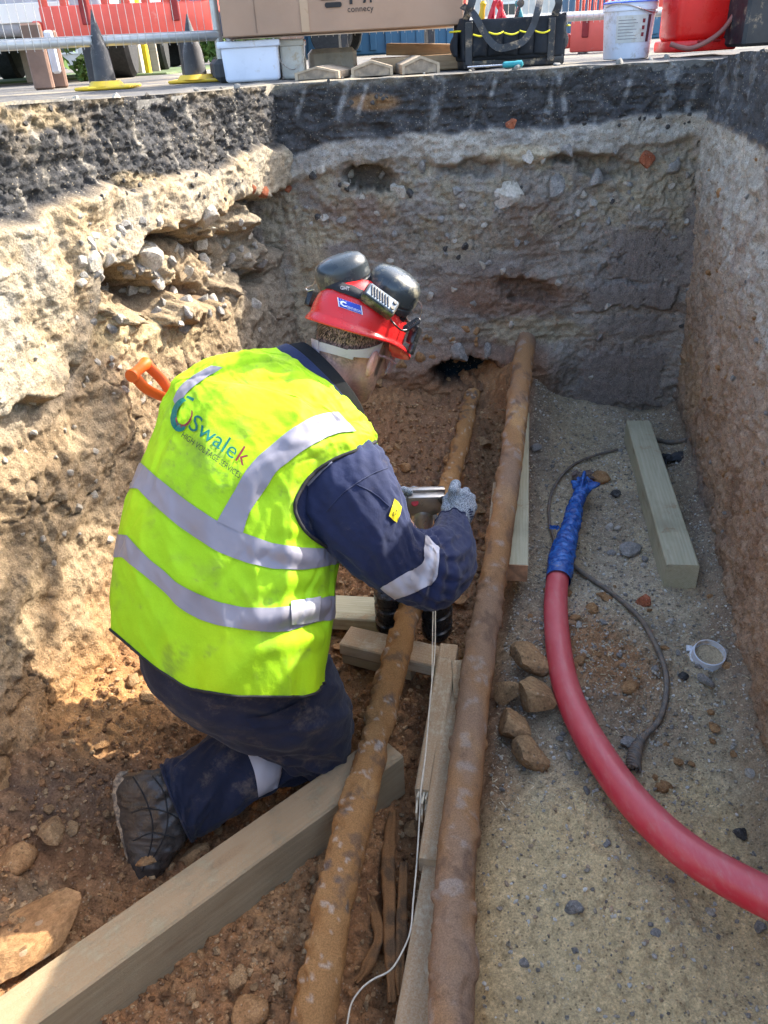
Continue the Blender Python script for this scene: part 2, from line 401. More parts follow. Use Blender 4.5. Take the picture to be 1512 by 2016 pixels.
hs = fbm(P*[.45, 1, 1.5], 11, 4, 260); d += clayz*(.012*hs + .010*fine + .012*fbm(P*[.8, 1, 1.3], 14, 4, 261, .6, True)) + low*.004*ch*sst(.1, .5, fbm(P, 4, 3, 262))
def bl(cx, cy, rx, ry, a=0, soft=.3): return blob(px+14*mid, py+12*fine, cx, cy, rx, ry, a, soft)
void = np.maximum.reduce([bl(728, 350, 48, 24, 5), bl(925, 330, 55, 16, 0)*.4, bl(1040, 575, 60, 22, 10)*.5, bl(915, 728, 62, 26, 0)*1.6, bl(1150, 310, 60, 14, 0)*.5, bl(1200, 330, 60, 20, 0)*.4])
d -= void*.09*low
slab = np.maximum.reduce([bl(1245, 585, 85, 20, 0), bl(1245, 640, 85, 22, 0), bl(1235, 700, 80, 24, 0), bl(1230, 765, 80, 30, 0), bl(1265, 500, 60, 34, 3), bl(960, 520, 80, 22, 0), bl(650, 500, 60, 26, 0), bl(900, 590, 60, 30, 0)])
smooth_ = np.clip(slab, 0, 1)*low
d = d*(1-.6*smooth_) + .012*smooth_
def rect(x0, x1, y0, y1): X_ = px + 26*mid + 8*fine + .10*(py-500)*(.4 if x0 < 900 else 1); Y_ = py + 20*mid + 8*fine; return sst(x0-4, x0+4, X_)*sst(x1+6, x1-6, X_)*sst(y0-8, y0+8, Y_)*sst(y1+4, y1-4, Y_)
faces_ = np.zeros(len(px))
for k, (x0, x1, y0, y1) in enumerate([(1198, 1330, 455, 548), (1156, 1330, 558, 606), (1160, 1325, 690, 800), (1338, 1392, 380, 560), (585, 668, 470, 522)]):
    f_ = rect(x0, x1, y0, y1)*low; faces_ = np.maximum(faces_, f_); d = d*(1-.75*f_) + f_*(.016+.008*((k*5) % 3)-.006 + .0025*fbm(P*[1, 1, .12], 60, 3, 275))
crk = sst(.010, .0, abs(fbm(P*[.8, 1, 1.2], 5.5, 4, 271, .6)))*low*sst(.05, .3, fbm(P, 5, 2, 272)); d -= crk*.012
ledge = sst(.42, .28, Zg)*sst(.95, .8, Xg)*low; d += ledge*.06
col_l = sst(-.30, -.33, Xg + .01*mid)*sst(1.1, .9, Zg); d += col_l*.02
V = np.stack([Xg, Yb - d, Zg + .005*fine*low], 1)
C = np.tile(np.array(GREY), (len(V), 1))
C = mixc(C, GREYD, sst(-.1, .5, fbm(P*[.6, 1, 1.3], 6, 5, 281))*.75); C = mixc(C, GREYL, sst(.15, .6, fbm(P, 4, 5, 282))*.6)
C = mixc(C, BROWN, sst(.12, .5, fbm(P*[.6, 1, 1.4], 4.5, 5, 283))*.65)
C = mixc(C, (.33, .28, .19), rubb*sst(-.1, .35, fbm(P, 12, 4, 284))*.8)
C = mixc(C, (.22, .195, .175), smooth_*.7); C = mixc(C, (.235, .205, .18), faces_*.85)
C = mixc(C, (.22, .12, .07), (bl(1000, 580, 130, 40)+bl(700, 420, 80, 30)*.6 + sst(.5, .3, Zg)*sst(.9, .75, Xg))*low*.7)
C = mixc(C, (.38, .32, .21), (bl(1050, 650, 110, 26) + bl(610, 570, 40, 110) + bl(640, 460, 40, 20)*.8 + bl(1290, 360, 80, 60)*.7 + bl(900, 470, 120, 50)*.35)*low*.8)
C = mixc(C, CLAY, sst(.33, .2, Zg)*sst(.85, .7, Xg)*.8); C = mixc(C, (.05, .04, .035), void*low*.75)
C = mixc(C, CONCG, conc); C = mixc(C, CONC, conc*sst(-.35, .25, fbm(P, 8, 5, 291))*.85); C = mixc(C, (.50, .42, .28), conc*blob(px, py, 1020, 305, 70, 22)*.8)
C = mixc(C, ASPH, asph); C = mixc(C, ASPHD, asph*sst(.3, .7, cid)*.7); C = mixc(C, (.13, .125, .12), asph*sst(.1, .5, fbm(P, 10, 5, 293, .65))*.6)
C = mixc(C, (.26, .15, .07), asph*blob(px, py, 735, 200, 48, 16)*.8)
C = mixc(C, (.25, .23, .19), asph*sst(1.47, 1.5, Zg + .03*mid)*.6)
for k, (x0, y0, ln, w) in enumerate([(690, 150, 80, 9), (722, 165, 60, 6), (870, 150, 95, 14), (975, 150, 40, 7), (1100, 135, 110, 11), (1105, 180, 70, 7), (965, 240, 60, 6), (1180, 200, 60, 5), (940, 190, 60, 5), (1330, 120, 100, 22), (1370, 150, 90, 12), (1420, 180, 90, 8), (1240, 140, 50, 7), (1310, 220, 60, 9), (600, 175, 50, 7)]):
    st = sst(w*1.1, w*.2, abs(px - x0 + (.28 if k != 5 else -.1)*(py-y0) + 5*mid))*sst(y0-6, y0+6, py)*sst(y0+ln+20, y0+ln-10, py)
    C = mixc(C, (.33, .33, .32), asph*st*sst(-.45, .3, fbm(P*[1, 1, .35], 45, 3, 300+k))*.6)
C = mixc(C, C.mean(1, keepdims=True)*np.array([[.45, .4, .38]]), crk*.5)
back_wall = struct(npmesh('back_wall', V, gridq(len(Xs), len(Zs2)), M_EARTH, col=C))

# ---- right wall
Ys = np.concatenate([np.linspace(-2.3, .9, 70)[:-1], np.linspace(.9, 3.62, 420)]); Zs3 = np.linspace(-.2, 1.5, 260)
Yg, Zg = np.meshgrid(Ys, Zs3, indexing='ij'); Yg = Yg.ravel(); Zg = Zg.ravel()
def rw_x(Y): return np.interp(Y, [-.7, 0, 1.24, 3.5, 3.7], [.68, .72, .915, 1.468, 1.52])
Xg = rw_x(Yg) - .035*sst(0, 1.5, Zg)
P = np.stack([Xg, Yg, Zg], 1); px, py = proj(P); py = np.where(Yg > .6, py, 9999)
ch, gr, cid = wall_tex(P, Yg, Zg, 321)
mid = fbm(P, 9, 5, 409); big = fbm(P, 3, 4, 401); fine = fbm(P, 34, 5, 414, .6)
zA = 1.30 + .02*mid; asph = sst(-.01, .01, Zg-zA); zC = .95 - .12*sst(3.0, 2.4, Yg) + .05*fbm(P, 5, 3, 433)
conc = sst(-.14, .14, Zg-zC+.12*mid)*(1-asph); low = (1-asph)*(1-conc)
d = .025*big + .010*mid + asph*(.03 + .02*fbm(P*[1, 1, 2], 12, 4, 451, ridge=True) + .01*fine) + conc*(.03 + .004*ch + .014*fine + .022*fbm(P, 12, 5, 452, .6, True)) + low*(.016*fine + .026*fbm(P*[1, 1, .5], 12, 5, 453, .6, True) + .006*ch)
V = np.stack([Xg - .97*d, Yg + .24*d, Zg*np.where(Zg > 1.2, 1+.025*sst(1.2, 1.5, Zg)*sst(3.4, 2.7, Yg), 1)], 1)
C = np.tile(np.array((.38, .26, .165)), (len(V), 1))
C = mixc(C, (.24, .155, .10), sst(-.1, .5, fbm(P*[1, 1, .5], 7, 5, 481))*.7); C = mixc(C, (.36, .24, .13), sst(.1, .6, fbm(P*[1, 1, .6], 5, 5, 482))*.6)
C = mixc(C, (.40, .31, .225), sst(.3, .8, Zg + .12*mid)*low*.9); C = mixc(C, (.40, .35, .28), conc); C = mixc(C, (.48, .43, .35), conc*sst(0, .45, fbm(P, 8, 5, 483))*.8)
C = mixc(C, (.24, .16, .12), conc*sst(.15, .5, fbm(P, 5, 4, 484))*.6)
C = mixc(C, ASPH, asph); C = mixc(C, (.2, .19, .18), asph*sst(.1, .5, fbm(P*[1, 1, .4], 14, 4, 485))*.6)
C = mixc(C, GREYD, sst(.22, .02, Zg + .04*mid)*sst(1.9, 2.6, Yg)*.7)
right_wall = struct(npmesh('right_wall', V, gridq(len(Ys), len(Zs3))[:, ::-1], M_EARTH, col=C))

# ---- near wall behind the photographer (out of the picture, closes the pit)
gx, gz = np.meshgrid(np.linspace(-1.7, .8, 60), np.linspace(-.2, 1.5, 40), indexing='ij'); gx = gx.ravel(); gz = gz.ravel()
P = np.stack([gx, gx*0-2.2, gz], 1); V = P.copy(); V[:, 1] += .05*fbm(P, 4, 5, 501)
C = mixc(np.tile(np.array(TAN), (len(V), 1)), ASPH, sst(1.27, 1.29, gz)); C = mixc(C, CONC, sst(1.1, 1.12, gz)*sst(1.29, 1.27, gz))
struct(npmesh('near_wall', V, gridq(60, 40)[:, ::-1], M_EARTH, col=C))

# ---- pit floor
def cable_path(pts): return np.array([ad(*p[1:]) if p[0] == 'd' else (az(*p[1:]) if p[0] == 'z' else ay(*p[1:])) for p in pts])
CAB2 = cable_path([('y', 1036, 672, 3.44), ('z', 1024, 760, .37), ('z', 1010, 880, .29), ('z', 986, 1050, .20), ('z', 958, 1210, .145), ('z', 928, 1420, .125), ('z', 900, 1680, .12), ('z', 893, 1850, .12), ('z', 884, 2080, .12), ('z', 850, 2500, .12)])
CAB1 = cable_path([('y', 932, 775, 3.36), ('z', 924, 810, .17), ('z', 897, 915, .135), ('z', 868, 1010, .12), ('z', 833, 1130, .115), ('z', 802, 1225, .115), ('z', 768, 1345, .12), ('z', 735, 1480, .13), ('z', 692, 1650, .12), ('z', 655, 1800, .10), ('z', 615, 2050, .07), ('z', 560, 2500, .05)])
c2x = lambda Y: np.interp(Y, CAB2[::-1, 1], CAB2[::-1, 0])
def floor_h(X, Y, detail=True):
    P = np.stack([X, Y, X*0], 1)
    right = sst(-.02, .07, X - c2x(Y) - .01)
    h = -.06*(1-right)
    # clay bank at the foot of the far wall, where the cables come out of it
    h = h + .24*sst(2.6, 3.4, Y)*sst(.95, .55, X)*sst(-.6, .1, X+.25) + .04*sst(2.3, 3.2, Y)*sst(.85, .6, X)
    h = h + .10*blob(X, Y, .74, 3.46, .34, .24, 0, .6)
    h = h - .07*blob(X, Y, .49, 3.15, .08, .35, 0, .5) - .09*blob(X, Y, .40, 3.45, .20, .16, 0, .6)
    # talus against the left and right walls
    h = h + .16*sst(.42, .0, X-lw_base(Y)) + .05*sst(.10, .0, rw_x(Y)-X)
    # channel between the two cables
    mc = (np.interp(Y, CAB1[::-1, 1], CAB1[::-1, 0]) + c2x(Y))/2
    h = h - .06*sst(.10, .02, abs(X-mc))*sst(1.5, 1.1, Y)
    h = h - .05*blob(X, Y, -.42, 1.45, .30, .20, 0, .5)
    h = h + .03*right*blob(X, Y, .62, 1.75, .22, .22, 0, .6) - .02*right*blob(X, Y, .85, 1.2, .2, .3, 0, .6)
    if not detail: return h, right
    big = fbm(P, 3.5, 4, 601); mid = fbm(P, 11, 5, 602)
    f1, f2, cid = worley(X+.02*mid, Y+.02*mid, 13, 603); e1, e2, eid = worley(X+.01*mid, Y, 34, 604); g1, g2, gid = worley(X, Y, 85, 605)
    lump = np.sqrt(np.clip(1-(f1/.62)**2, 0, 1))*(cid > .45)*(cid-.25)
    sm = np.sqrt(np.clip(1-(e1/.6)**2, 0, 1))*(eid > .5)
    left = 1-right; rough = sst(-.25, .3, fbm(P, 2.6, 3, 606))
    hl = left*(.024*big + .018*mid + .048*lump*rough + .018*sm + .014*fbm(P, 22, 5, 607, .7, True))
    gp = np.sqrt(np.clip(1-(g1/.55)**2, 0, 1))*(gid > .55)
    claypatch = blob(X + .04*mid, Y + .04*mid, .60, 1.70, .16, .24, 20, .6)
    hr = right*(.026*big + .012*mid + .004*gp*(1-.6*claypatch) + .014*sm*np.clip(claypatch + .5*sst(.1, .4, fbm(P, 4, 3, 608))*sst(2.2, 1.7, Y), 0, 1) + .004*fbm(P, 40, 4, 609, .65))
    return h + hl + hr, right, mid, lump, sm, gp, claypatch
Xs = np.linspace(-1.75, 1.72, 560); Ysf = np.concatenate([np.linspace(-2.3, .6, 80)[:-1], np.linspace(.6, 2.4, 370)[:-1], np.linspace(2.4, 3.62, 160)])
Xg, Yg = np.meshgrid(Xs, Ysf, indexing='ij'); Xg = Xg.ravel(); Yg = Yg.ravel()
h, right, mid, lump, sm, gp, cp = floor_h(Xg, Yg)
P = np.stack([Xg, Yg, h], 1); px, py = proj(P); py = np.where(Yg > .3, py, 9999)
C = np.tile(np.array(CLAY), (len(P), 1))
C = mixc(C, CLAYD, sst(-.2, .4, fbm(P, 5, 5, 621))*.8); C = mixc(C, CLAYL, sst(.1, .5, fbm(P, 4, 5, 622))*.6)
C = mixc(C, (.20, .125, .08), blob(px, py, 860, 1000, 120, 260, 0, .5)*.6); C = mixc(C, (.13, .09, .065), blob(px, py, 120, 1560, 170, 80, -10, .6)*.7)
C = mixc(C, (.42, .23, .09), blob(px, py, 210, 1400, 120, 80, -20, .6)*.7)  # golden patch: sunlight on the floor put into the clay colour
C = mixc(C, TAND, blob(px, py, 50, 1810, 90, 90, 0, .4)*.8)
C = mixc(C, CLAYL, lump*.4); 
R_ = np.tile(np.array(GRAV), (len(P), 1)); R_ = mixc(R_, (.30, .24, .17), sst(-.1, .45, fbm(P, 6, 5, 631))*.65); R_ = mixc(R_, (.52, .44, .32), sst(.1, .5, fbm(P, 3, 5, 632))*.5)
R_ = mixc(R_, OLIVE, sst(1.5, 1.15, Yg + .15*mid)*.9)
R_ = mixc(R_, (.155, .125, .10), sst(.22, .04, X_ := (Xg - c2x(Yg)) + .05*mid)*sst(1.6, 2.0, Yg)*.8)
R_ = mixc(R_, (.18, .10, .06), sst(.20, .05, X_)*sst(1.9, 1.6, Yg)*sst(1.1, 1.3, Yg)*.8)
R_ = mixc(R_, CLAY, cp*.9); R_ = mixc(R_, (.27, .2, .13), blob(Xg + .05*mid, Yg, .55, 1.45, .25, .14, 0, .6)*.7)
gi = vnoise(P*130, 640); R_ = R_*(1+.45*gp[:, None]*gi[:, None])
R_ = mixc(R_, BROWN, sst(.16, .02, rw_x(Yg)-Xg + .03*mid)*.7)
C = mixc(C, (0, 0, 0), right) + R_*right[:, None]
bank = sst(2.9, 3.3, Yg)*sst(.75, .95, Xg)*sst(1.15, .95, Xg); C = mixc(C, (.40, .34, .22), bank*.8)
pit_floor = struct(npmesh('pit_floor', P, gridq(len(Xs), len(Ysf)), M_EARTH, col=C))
_fh = h.reshape(len(Xs), len(Ysf))
def fz(x, y):
    i = np.clip(np.interp(x, Xs, np.arange(len(Xs))), 0, len(Xs)-1.001); j = np.clip(np.interp(y, Ysf, np.arange(len(Ysf))), 0, len(Ysf)-1.001)
    a, b = int(i), int(j); u, v = i-a, j-b
    return float((_fh[a, b]*(1-u)+_fh[a+1, b]*u)*(1-v) + (_fh[a, b+1]*(1-u)+_fh[a+1, b+1]*u)*v)
def on_floor(px_, py_, z0=0.0, it=6):
    """point of the floor seen at a pixel"""
    z = z0
    for _ in range(it):
        p = az(px_, py_, z); z = .5*z + .5*fz(p[0], p[1])
    p = az(px_, py_, z); return np.array([p[0], p[1], fz(p[0], p[1])])

# ---- lumps of clay and stones: one mesh per shape, many individuals
def rock_mesh(name, seed, sub=3, amp=.28, flat=.75, mat=None, c=CLAY, c2=CLAYL, ang=False):
    bm = bmesh.new(); bmesh.ops.create_icosphere(bm, subdivisions=sub, radius=1)
    V = np.array([v.co[:] for v in bm.verts]); q = V*1.0
    r = 1 + amp*fbm(q + seed*9.1, .9, 3, seed) + amp*.55*fbm(q+seed, 3.0, 4, seed+40, .65)
    W = V*r[:, None]
    if ang:
        rg = np.random.default_rng(seed)
        for _ in range(13):
            n = rg.normal(size=3); n /= np.linalg.norm(n); k = rg.uniform(.48, .80); dd = W @ n; W = W - n*np.clip(dd-k, 0, None)[:, None]*.97
        W = W*(1.12 + .07*fbm(V + seed, 5, 4, seed+80, .6))[:, None]
    W[:, 2] *= flat
    for v, w in zip(bm.verts, W): v.co = w
    me = bpy.data.meshes.new(name); bm.to_mesh(me); bm.free(); me.polygons.foreach_set('use_smooth', [True]*len(me.polygons))
    if ang: me.set_sharp_from_angle(angle=math.radians(28))
    cc = np.tile(np.array(c), (len(W), 1)); cc = mixc(cc, c2, sst(-.3, .4, fbm(V+seed*3, 2, 4, seed+60)))
    at = me.color_attributes.new('Col', 'FLOAT_COLOR', 'POINT'); a = np.ones((len(W), 4), np.float32); a[:, :3] = cc; at.data.foreach_set('color', a.ravel())
    me.materials.append(mat or M_EARTH); return me
M_LUMP = earth('lump_earth', 5, .9, .035, .006)
def place(name, me, loc, s, rot=None, parent=None):
    o = bpy.data.objects.new(name, me); COL.objects.link(o); o.location = loc
    o.scale = s if hasattr(s, '__len__') else (s, s, s)
    o.rotation_euler = rot or (random.uniform(-.4, .4), random.uniform(-.4, .4), random.uniform(0, 6.28))
    if parent is not None: o.parent = parent
    return o
CL = [rock_mesh('clod', 10+k, 3, .36, .62, M_LUMP, (.33, .18, .08), (.40, .235, .11), k > 1) for k in range(6)]
CA = [rock_mesh('clod', 30+k, 3, .22, .85, M_LUMP, (.31, .19, .095), (.38, .24, .12), True) for k in range(4)]
ST = [rock_mesh('stone', 50+k, 3, .2, .7, M_LUMP, (.24, .23, .21), (.33, .31, .28), True) for k in range(4)]
STC = [rock_mesh('stone', 60+k, 3, .2, .8, M_LUMP, (.46, .42, .34), (.52, .48, .42), True) for k in range(3)]
STB = [rock_mesh('stone', 70+k, 2, .2, .8, M_LUMP, (.06, .058, .055), (.11, .105, .10), True) for k in range(2)]
BRK = rock_mesh('brick_lump', 80, 3, .2, .7, M_LUMP, (.33, .10, .05), (.40, .14, .07), True)
big_clods = [  # the lumps of clay beside the thick cable
    (1045, 1296, 40, 22, 'flat ochre clay lump topmost of the pile beside the red duct', 0), (998, 1345, 26, 34, 'ochre clay lump wedged against the thick rusty cable', 1),
    (1055, 1358, 42, 36, 'large ochre clay lump in the middle of the pile by the red duct', 2), (1012, 1410, 38, 46, 'tall ochre clay lump leaning on the thick rusty cable', 3),
    (1045, 1467, 36, 32, 'ochre clay lump lying lowest of the pile by the red duct', 0)]
p = az(62, 1835, .06); tag(place('clod', CL[3], (p[0]-.03, p[1], fz(p[0], p[1])+.0), (.125, .10, .07), (.1, -.2, .7)), 'large pale lump of earth at the foot of the near left side', 'clod')
for (x, y, rx, rz_, lab, k) in big_clods:
    p = az(x, y+4, .05); dd = (p-CO) @ cf; r = rx*dd/FPX
    o = place('clod', CA[k], (p[0], p[1], fz(p[0], p[1]) + r*.55), (r*1.08, r*1.02, r*1.0*min(1.25, rz_/rx+.25)), (0.1*k, .15, k*1.3)); tag(o, lab, 'clod', 'clay lumps piled beside the red duct')
for (x, y, rx, me, lab, cat, nm) in [
    (1240, 1090, 24, ST[0], 'rounded dark grey stone on gravel left of the loose timber', 'stone', 'stone'), (1455, 1643, 17, STB[0], 'black lump of asphalt at the foot of the right-hand pit side', 'stone', 'asphalt_lump'),
    (1128, 1790, 20, ST[1], 'grey pebble half buried in sand inside the bend of the red duct', 'stone', 'stone'), (780, 1552, 18, CL[0], 'single ochre lump beside the timber end under the thin cable', 'clod', 'clod'),
    (1238, 1466, 17, ST[3], 'smooth grey pebble at the frayed end of the wire rope', 'stone', 'stone'), (1390, 1345, 18, ST[0], 'dark grey pebble touching the white plastic cap', 'stone', 'stone'),
    (1345, 1332, 12, STB[1], 'small dark pebble left of the white plastic cap', 'stone', 'stone'), (1210, 975, 13, STB[0], 'dark shiny flint on gravel beside the blue plastic wrap', 'stone', 'stone'),
    (1200, 1041, 10, STC[0], 'white chalk pebble between the blue wrap and the loose timber', 'stone', 'stone'), (1215, 1042, 8, STC[1], 'smaller white chalk pebble touching another by the loose timber', 'stone', 'stone'),
    (1055, 885, 16, ST[2], 'grey stone on gravel beside the far plank', 'stone', 'stone'), (1265, 1190, 18, BRK, 'reddish piece of broken brick on gravel near the wire rope', 'stone', 'brick_lump'),
    (1120, 1490, 9, STC[2], 'white pebble beside the red duct below the clay pile', 'stone', 'stone'), (1320, 1225, 8, STC[0], 'white pebble right of the wire rope bend', 'stone', 'stone'),
    (1405, 1435, 16, CL[3], 'brown crumb of clay at the foot of the right-hand pit side', 'clod', 'clod'), (1180, 945, 20, CL[1], 'dull brown scrap of clay above the tip of the blue wrap', 'clod', 'clod')]:
    p = on_floor(x, y); dd = (p-CO) @ cf; r = rx*dd/FPX
    tag(place(nm, me, (p[0], p[1], p[2]+r*.35), (r, r*.9, r*.8)), lab, cat)
def scatter(n, xr, yr, sizes, meshes, name, label, cat, group, test=None, sink=.25):
    k = 0; tries = 0
    while k < n and tries < n*30:
        tries += 1; x = random.uniform(*xr); y = random.uniform(*yr)
        if test and not test(x, y): continue
        if x < lw_base(y)+.10 or x > rw_x(y)-.03: continue
        r = random.uniform(0, 1)**2.2*(sizes[1]-sizes[0])+sizes[0]
        o = place(name, random.choice(meshes), (x, y, fz(x, y)+r*sink), (r*random.uniform(.85, 1.25), r, r*random.uniform(.75, 1.1)))
        if cat == 'clod' and 'trench' in label:
            sz = 'big' if r > .028 else ('middling' if r > .017 else 'small')
            w_ = 'on the bank at the far end' if y > 2.5 else ('at the foot of the sunlit side' if x < lw_base(y)+.35 else ('beyond the timber beam' if y > 1.5+.9*(x+.1) else 'in front of the timber beam'))
            tag(o, sz+' crumbled orange clay lump '+w_, cat, 'clay lumps '+w_)
        elif cat == 'stone':
            w_ = 'on the gravel beyond the loose timber' if y > 2.3 else ('on the gravel beside the wire rope' if y > 1.5 else 'on the sandy floor inside the duct bend')
            tag(o, 'small pebble lying loose '+w_, cat, 'pebbles '+w_)
        else: tag(o, label, cat, group)
        k += 1
lf = lambda x, y: x < float(c2x(y))-.06
rt = lambda x, y: x > float(c2x(y))+.06
scatter(180, (-1.0, .5), (.75, 3.1), (.009, .042), CL+CA, 'clod', 'crumbled orange-brown clay lump on the dug trench floor', 'clod', 'clay lumps scattered on the trench floor', lf)
scatter(40, (.2, 1.2), (1.25, 2.1), (.008, .022), CL, 'clod', 'small brown clay lump lying on the grey gravel', 'clod', 'clay lumps scattered on the gravel', rt)
scatter(120, (.15, 1.45), (.85, 3.3), (.005, .014), ST+STC+ST, 'stone', 'small pebble lying loose on the grey gravel', 'stone', 'pebbles scattered on the gravel', rt, .2)

# grit, wood flecks and crumbs nobody could count: one mesh
def specks(name, n, xr, yr, size, cols, mat, test, flat=False, lift=.6, hfun=None):
    bm = bmesh.new(); bmesh.ops.create_icosphere(bm, subdivisions=1, radius=1) if not flat else bmesh.ops.create_cube(bm, size=1.6)
    bv = np.array([v.co[:] for v in bm.verts]); bf = np.array([[v.index for v in f.verts] for f in bm.faces]); bm.free()
    X = rng.uniform(*xr, n*3); Y = rng.uniform(*yr, n*3); ok = test(X, Y) & (X > lw_base(Y)+.08) & (X < rw_x(Y)-.015); X = X[ok][:n]; Y = Y[ok][:n]; n = len(X)
    from_i = np.clip(np.searchsorted(Xs, X)-1, 0, len(Xs)-2); from_j = np.clip(np.searchsorted(Ysf, Y)-1, 0, len(Ysf)-2)
    u = (X-Xs[from_i])/(Xs[1]-Xs[0]); v = (Y-Ysf[from_j])/(Ysf[from_j+1]-Ysf[from_j])
    Z = (_fh[from_i, from_j]*(1-u)+_fh[from_i+1, from_j]*u)*(1-v)+(_fh[from_i, from_j+1]*(1-u)+_fh[from_i+1, from_j+1]*u)*v
    s = size[0]+(size[1]-size[0])*rng.uniform(0, 1, n)**2.5; an = rng.uniform(0, 6.28, n)
    sx = s*rng.uniform(.8, 1.3, n); sy = s*rng.uniform(.7, 1.1, n); sz = s*rng.uniform(.5, .9, n)
    if flat: sx = s*rng.uniform(1.5, 3.2, n); sy = s*.45; sz = s*.25
    L = bv[None]*np.stack([sx, sy, sz], 1)[:, None]; L = L*(1+.25*rng.normal(size=L.shape)*(0 if flat else 1))
    tl = rng.normal(0, .3, n)[:, None]; ca, sa = np.cos(an)[:, None], np.sin(an)[:, None]
    W = np.stack([L[..., 0]*ca-L[..., 1]*sa, L[..., 0]*sa+L[..., 1]*ca, L[..., 2]+L[..., 0]*tl], -1) + np.stack([X, Y, Z+sz*lift], 1)[:, None]
    Q = (bf[None]+(np.arange(n)*len(bv))[:, None, None]).reshape(-1, bf.shape[1])
    cols = np.array(cols); cc = cols[rng.integers(0, len(cols), n)]*rng.uniform(.75, 1.2, (n, 1)); cc = np.repeat(cc, len(bv), 0)
    return stuff(npmesh(name, W.reshape(-1, 3), Q, mat, col=cc, smooth=False))
RT = lambda X, Y: X > c2x(Y)+.055
LFm = lambda X, Y: X < c2x(Y)-.05
o = specks('gravel', 11000, (.1, 1.5), (.6, 3.45), (.0014, .0058), [(.42, .36, .26), (.50, .46, .38), (.33, .29, .23), (.40, .30, .2), (.25, .225, .19), (.6, .57, .5)], M_EARTH, lambda X, Y: RT(X, Y) & ((Y > 1.35) | (rng.uniform(0, 1, len(X)) < .35)))
tag(o, 'fine grey gravel strewn over the right-hand floor of the pit', 'gravel')
o = specks('wood_shavings', 9000, (.1, 1.5), (1.2, 3.45), (.0016, .004), [(.55, .45, .28), (.6, .52, .36), (.42, .34, .22)], M_EARTH, RT, True)
tag(o, 'pale sawdust flecks sprinkled over the gravel by the loose timber', 'sawdust')
o = specks('soil_crumbs', 15000, (-1.1, .75), (.6, 3.3), (.0018, .010), [(.30, .16, .075), (.36, .21, .10), (.22, .12, .06), (.42, .28, .15)], M_EARTH, LFm)
tag(o, 'orange soil crumbs covering the dug trench floor', 'soil')

# ---- stones and rubble that stick out of the walls: parts of the wall they sit in
def stick(wall, bv, pts, me, name='stone'):
    for (x, y, r) in pts:
        dr = Vector(ray(x, y)); hit = bv.ray_cast(Vector(CO), dr.normalized())
        if hit[0] is None: continue
        dd = (np.array(hit[0])-CO) @ cf; R = r*dd/FPX
        place(name, random.choice(me) if isinstance(me, list) else me, hit[0] + hit[1]*(-R*.25 if hit[1].dot(dr) < 0 else R*.25), (R, R*.8, R), (random.uniform(0, 6), random.uniform(0, 6), random.uniform(0, 6)), wall)
def bvh_of(o):
    me = o.data; V = np.empty(len(me.vertices)*3, np.float32); me.vertices.foreach_get('co', V)
    Q = np.empty(len(me.loops), np.int32); me.loops.foreach_get('vertex_index', Q)
    return BVHTree.FromPolygons([tuple(v) for v in V.reshape(-1, 3).tolist()], Q.reshape(-1, 4).tolist())
bvb, bvl, bvr = bvh_of(back_wall), bvh_of(left_wall), bvh_of(right_wall)
stick(back_wall, bvb, [(785, 372, 20), (995, 372, 42), (690, 340, 15), (1042, 308, 18)], STC[0])
stick(back_wall, bvb, [(1278, 308, 22), (1007, 243, 16), (567, 372, 12)], BRK, 'brick_lump')
stick(back_wall, bvb, [(1090, 365, 26), (1170, 350, 22), (900, 375, 14), (830, 330, 18), (1330, 330, 20), (1120, 300, 16), (640, 560, 14), (905, 700, 24), (960, 690, 16)], ST)
stick(back_wall, bvb, [(random.uniform(580, 1400), random.uniform(300, 470)+random.uniform(0, 1)**3*300, random.uniform(5, 11)) for _ in range(110)], ST+STC+STB)
stick(back_wall, bvb, [(random.uniform(700, 1000), random.uniform(640, 760), random.uniform(6, 14)) for _ in range(24)], CL+CA, 'clod')
stick(back_wall, bvb, [(random.uniform(560, 1500), random.uniform(160, 250), random.uniform(4, 9)) for _ in range(70)], STB)
stick(left_wall, bvl, [(290, 508, 40), (410, 432, 30), (185, 515, 26), (262, 575, 20)], STC)
stick(left_wall, bvl, [(520, 380, 14), (500, 372, 10)], BRK, 'brick_lump')
stick(left_wall, bvl, [(random.uniform(150, 520), random.uniform(420, 650), random.uniform(5, 17)) for _ in range(95)], STC+ST)
stick(left_wall, bvl, [(random.uniform(0, 430), random.uniform(660, 1150), random.uniform(4, 10)) for _ in range(60)], STC)
stick(left_wall, bvl, [(random.uniform(0, 530), random.uniform(215, 400), random.uniform(4, 9)) for _ in range(90)], STB)
stick(right_wall, bvr, [(random.uniform(1380, 1512), random.uniform(300, 1100), random.uniform(4, 10)) for _ in range(40)], ST+CL)
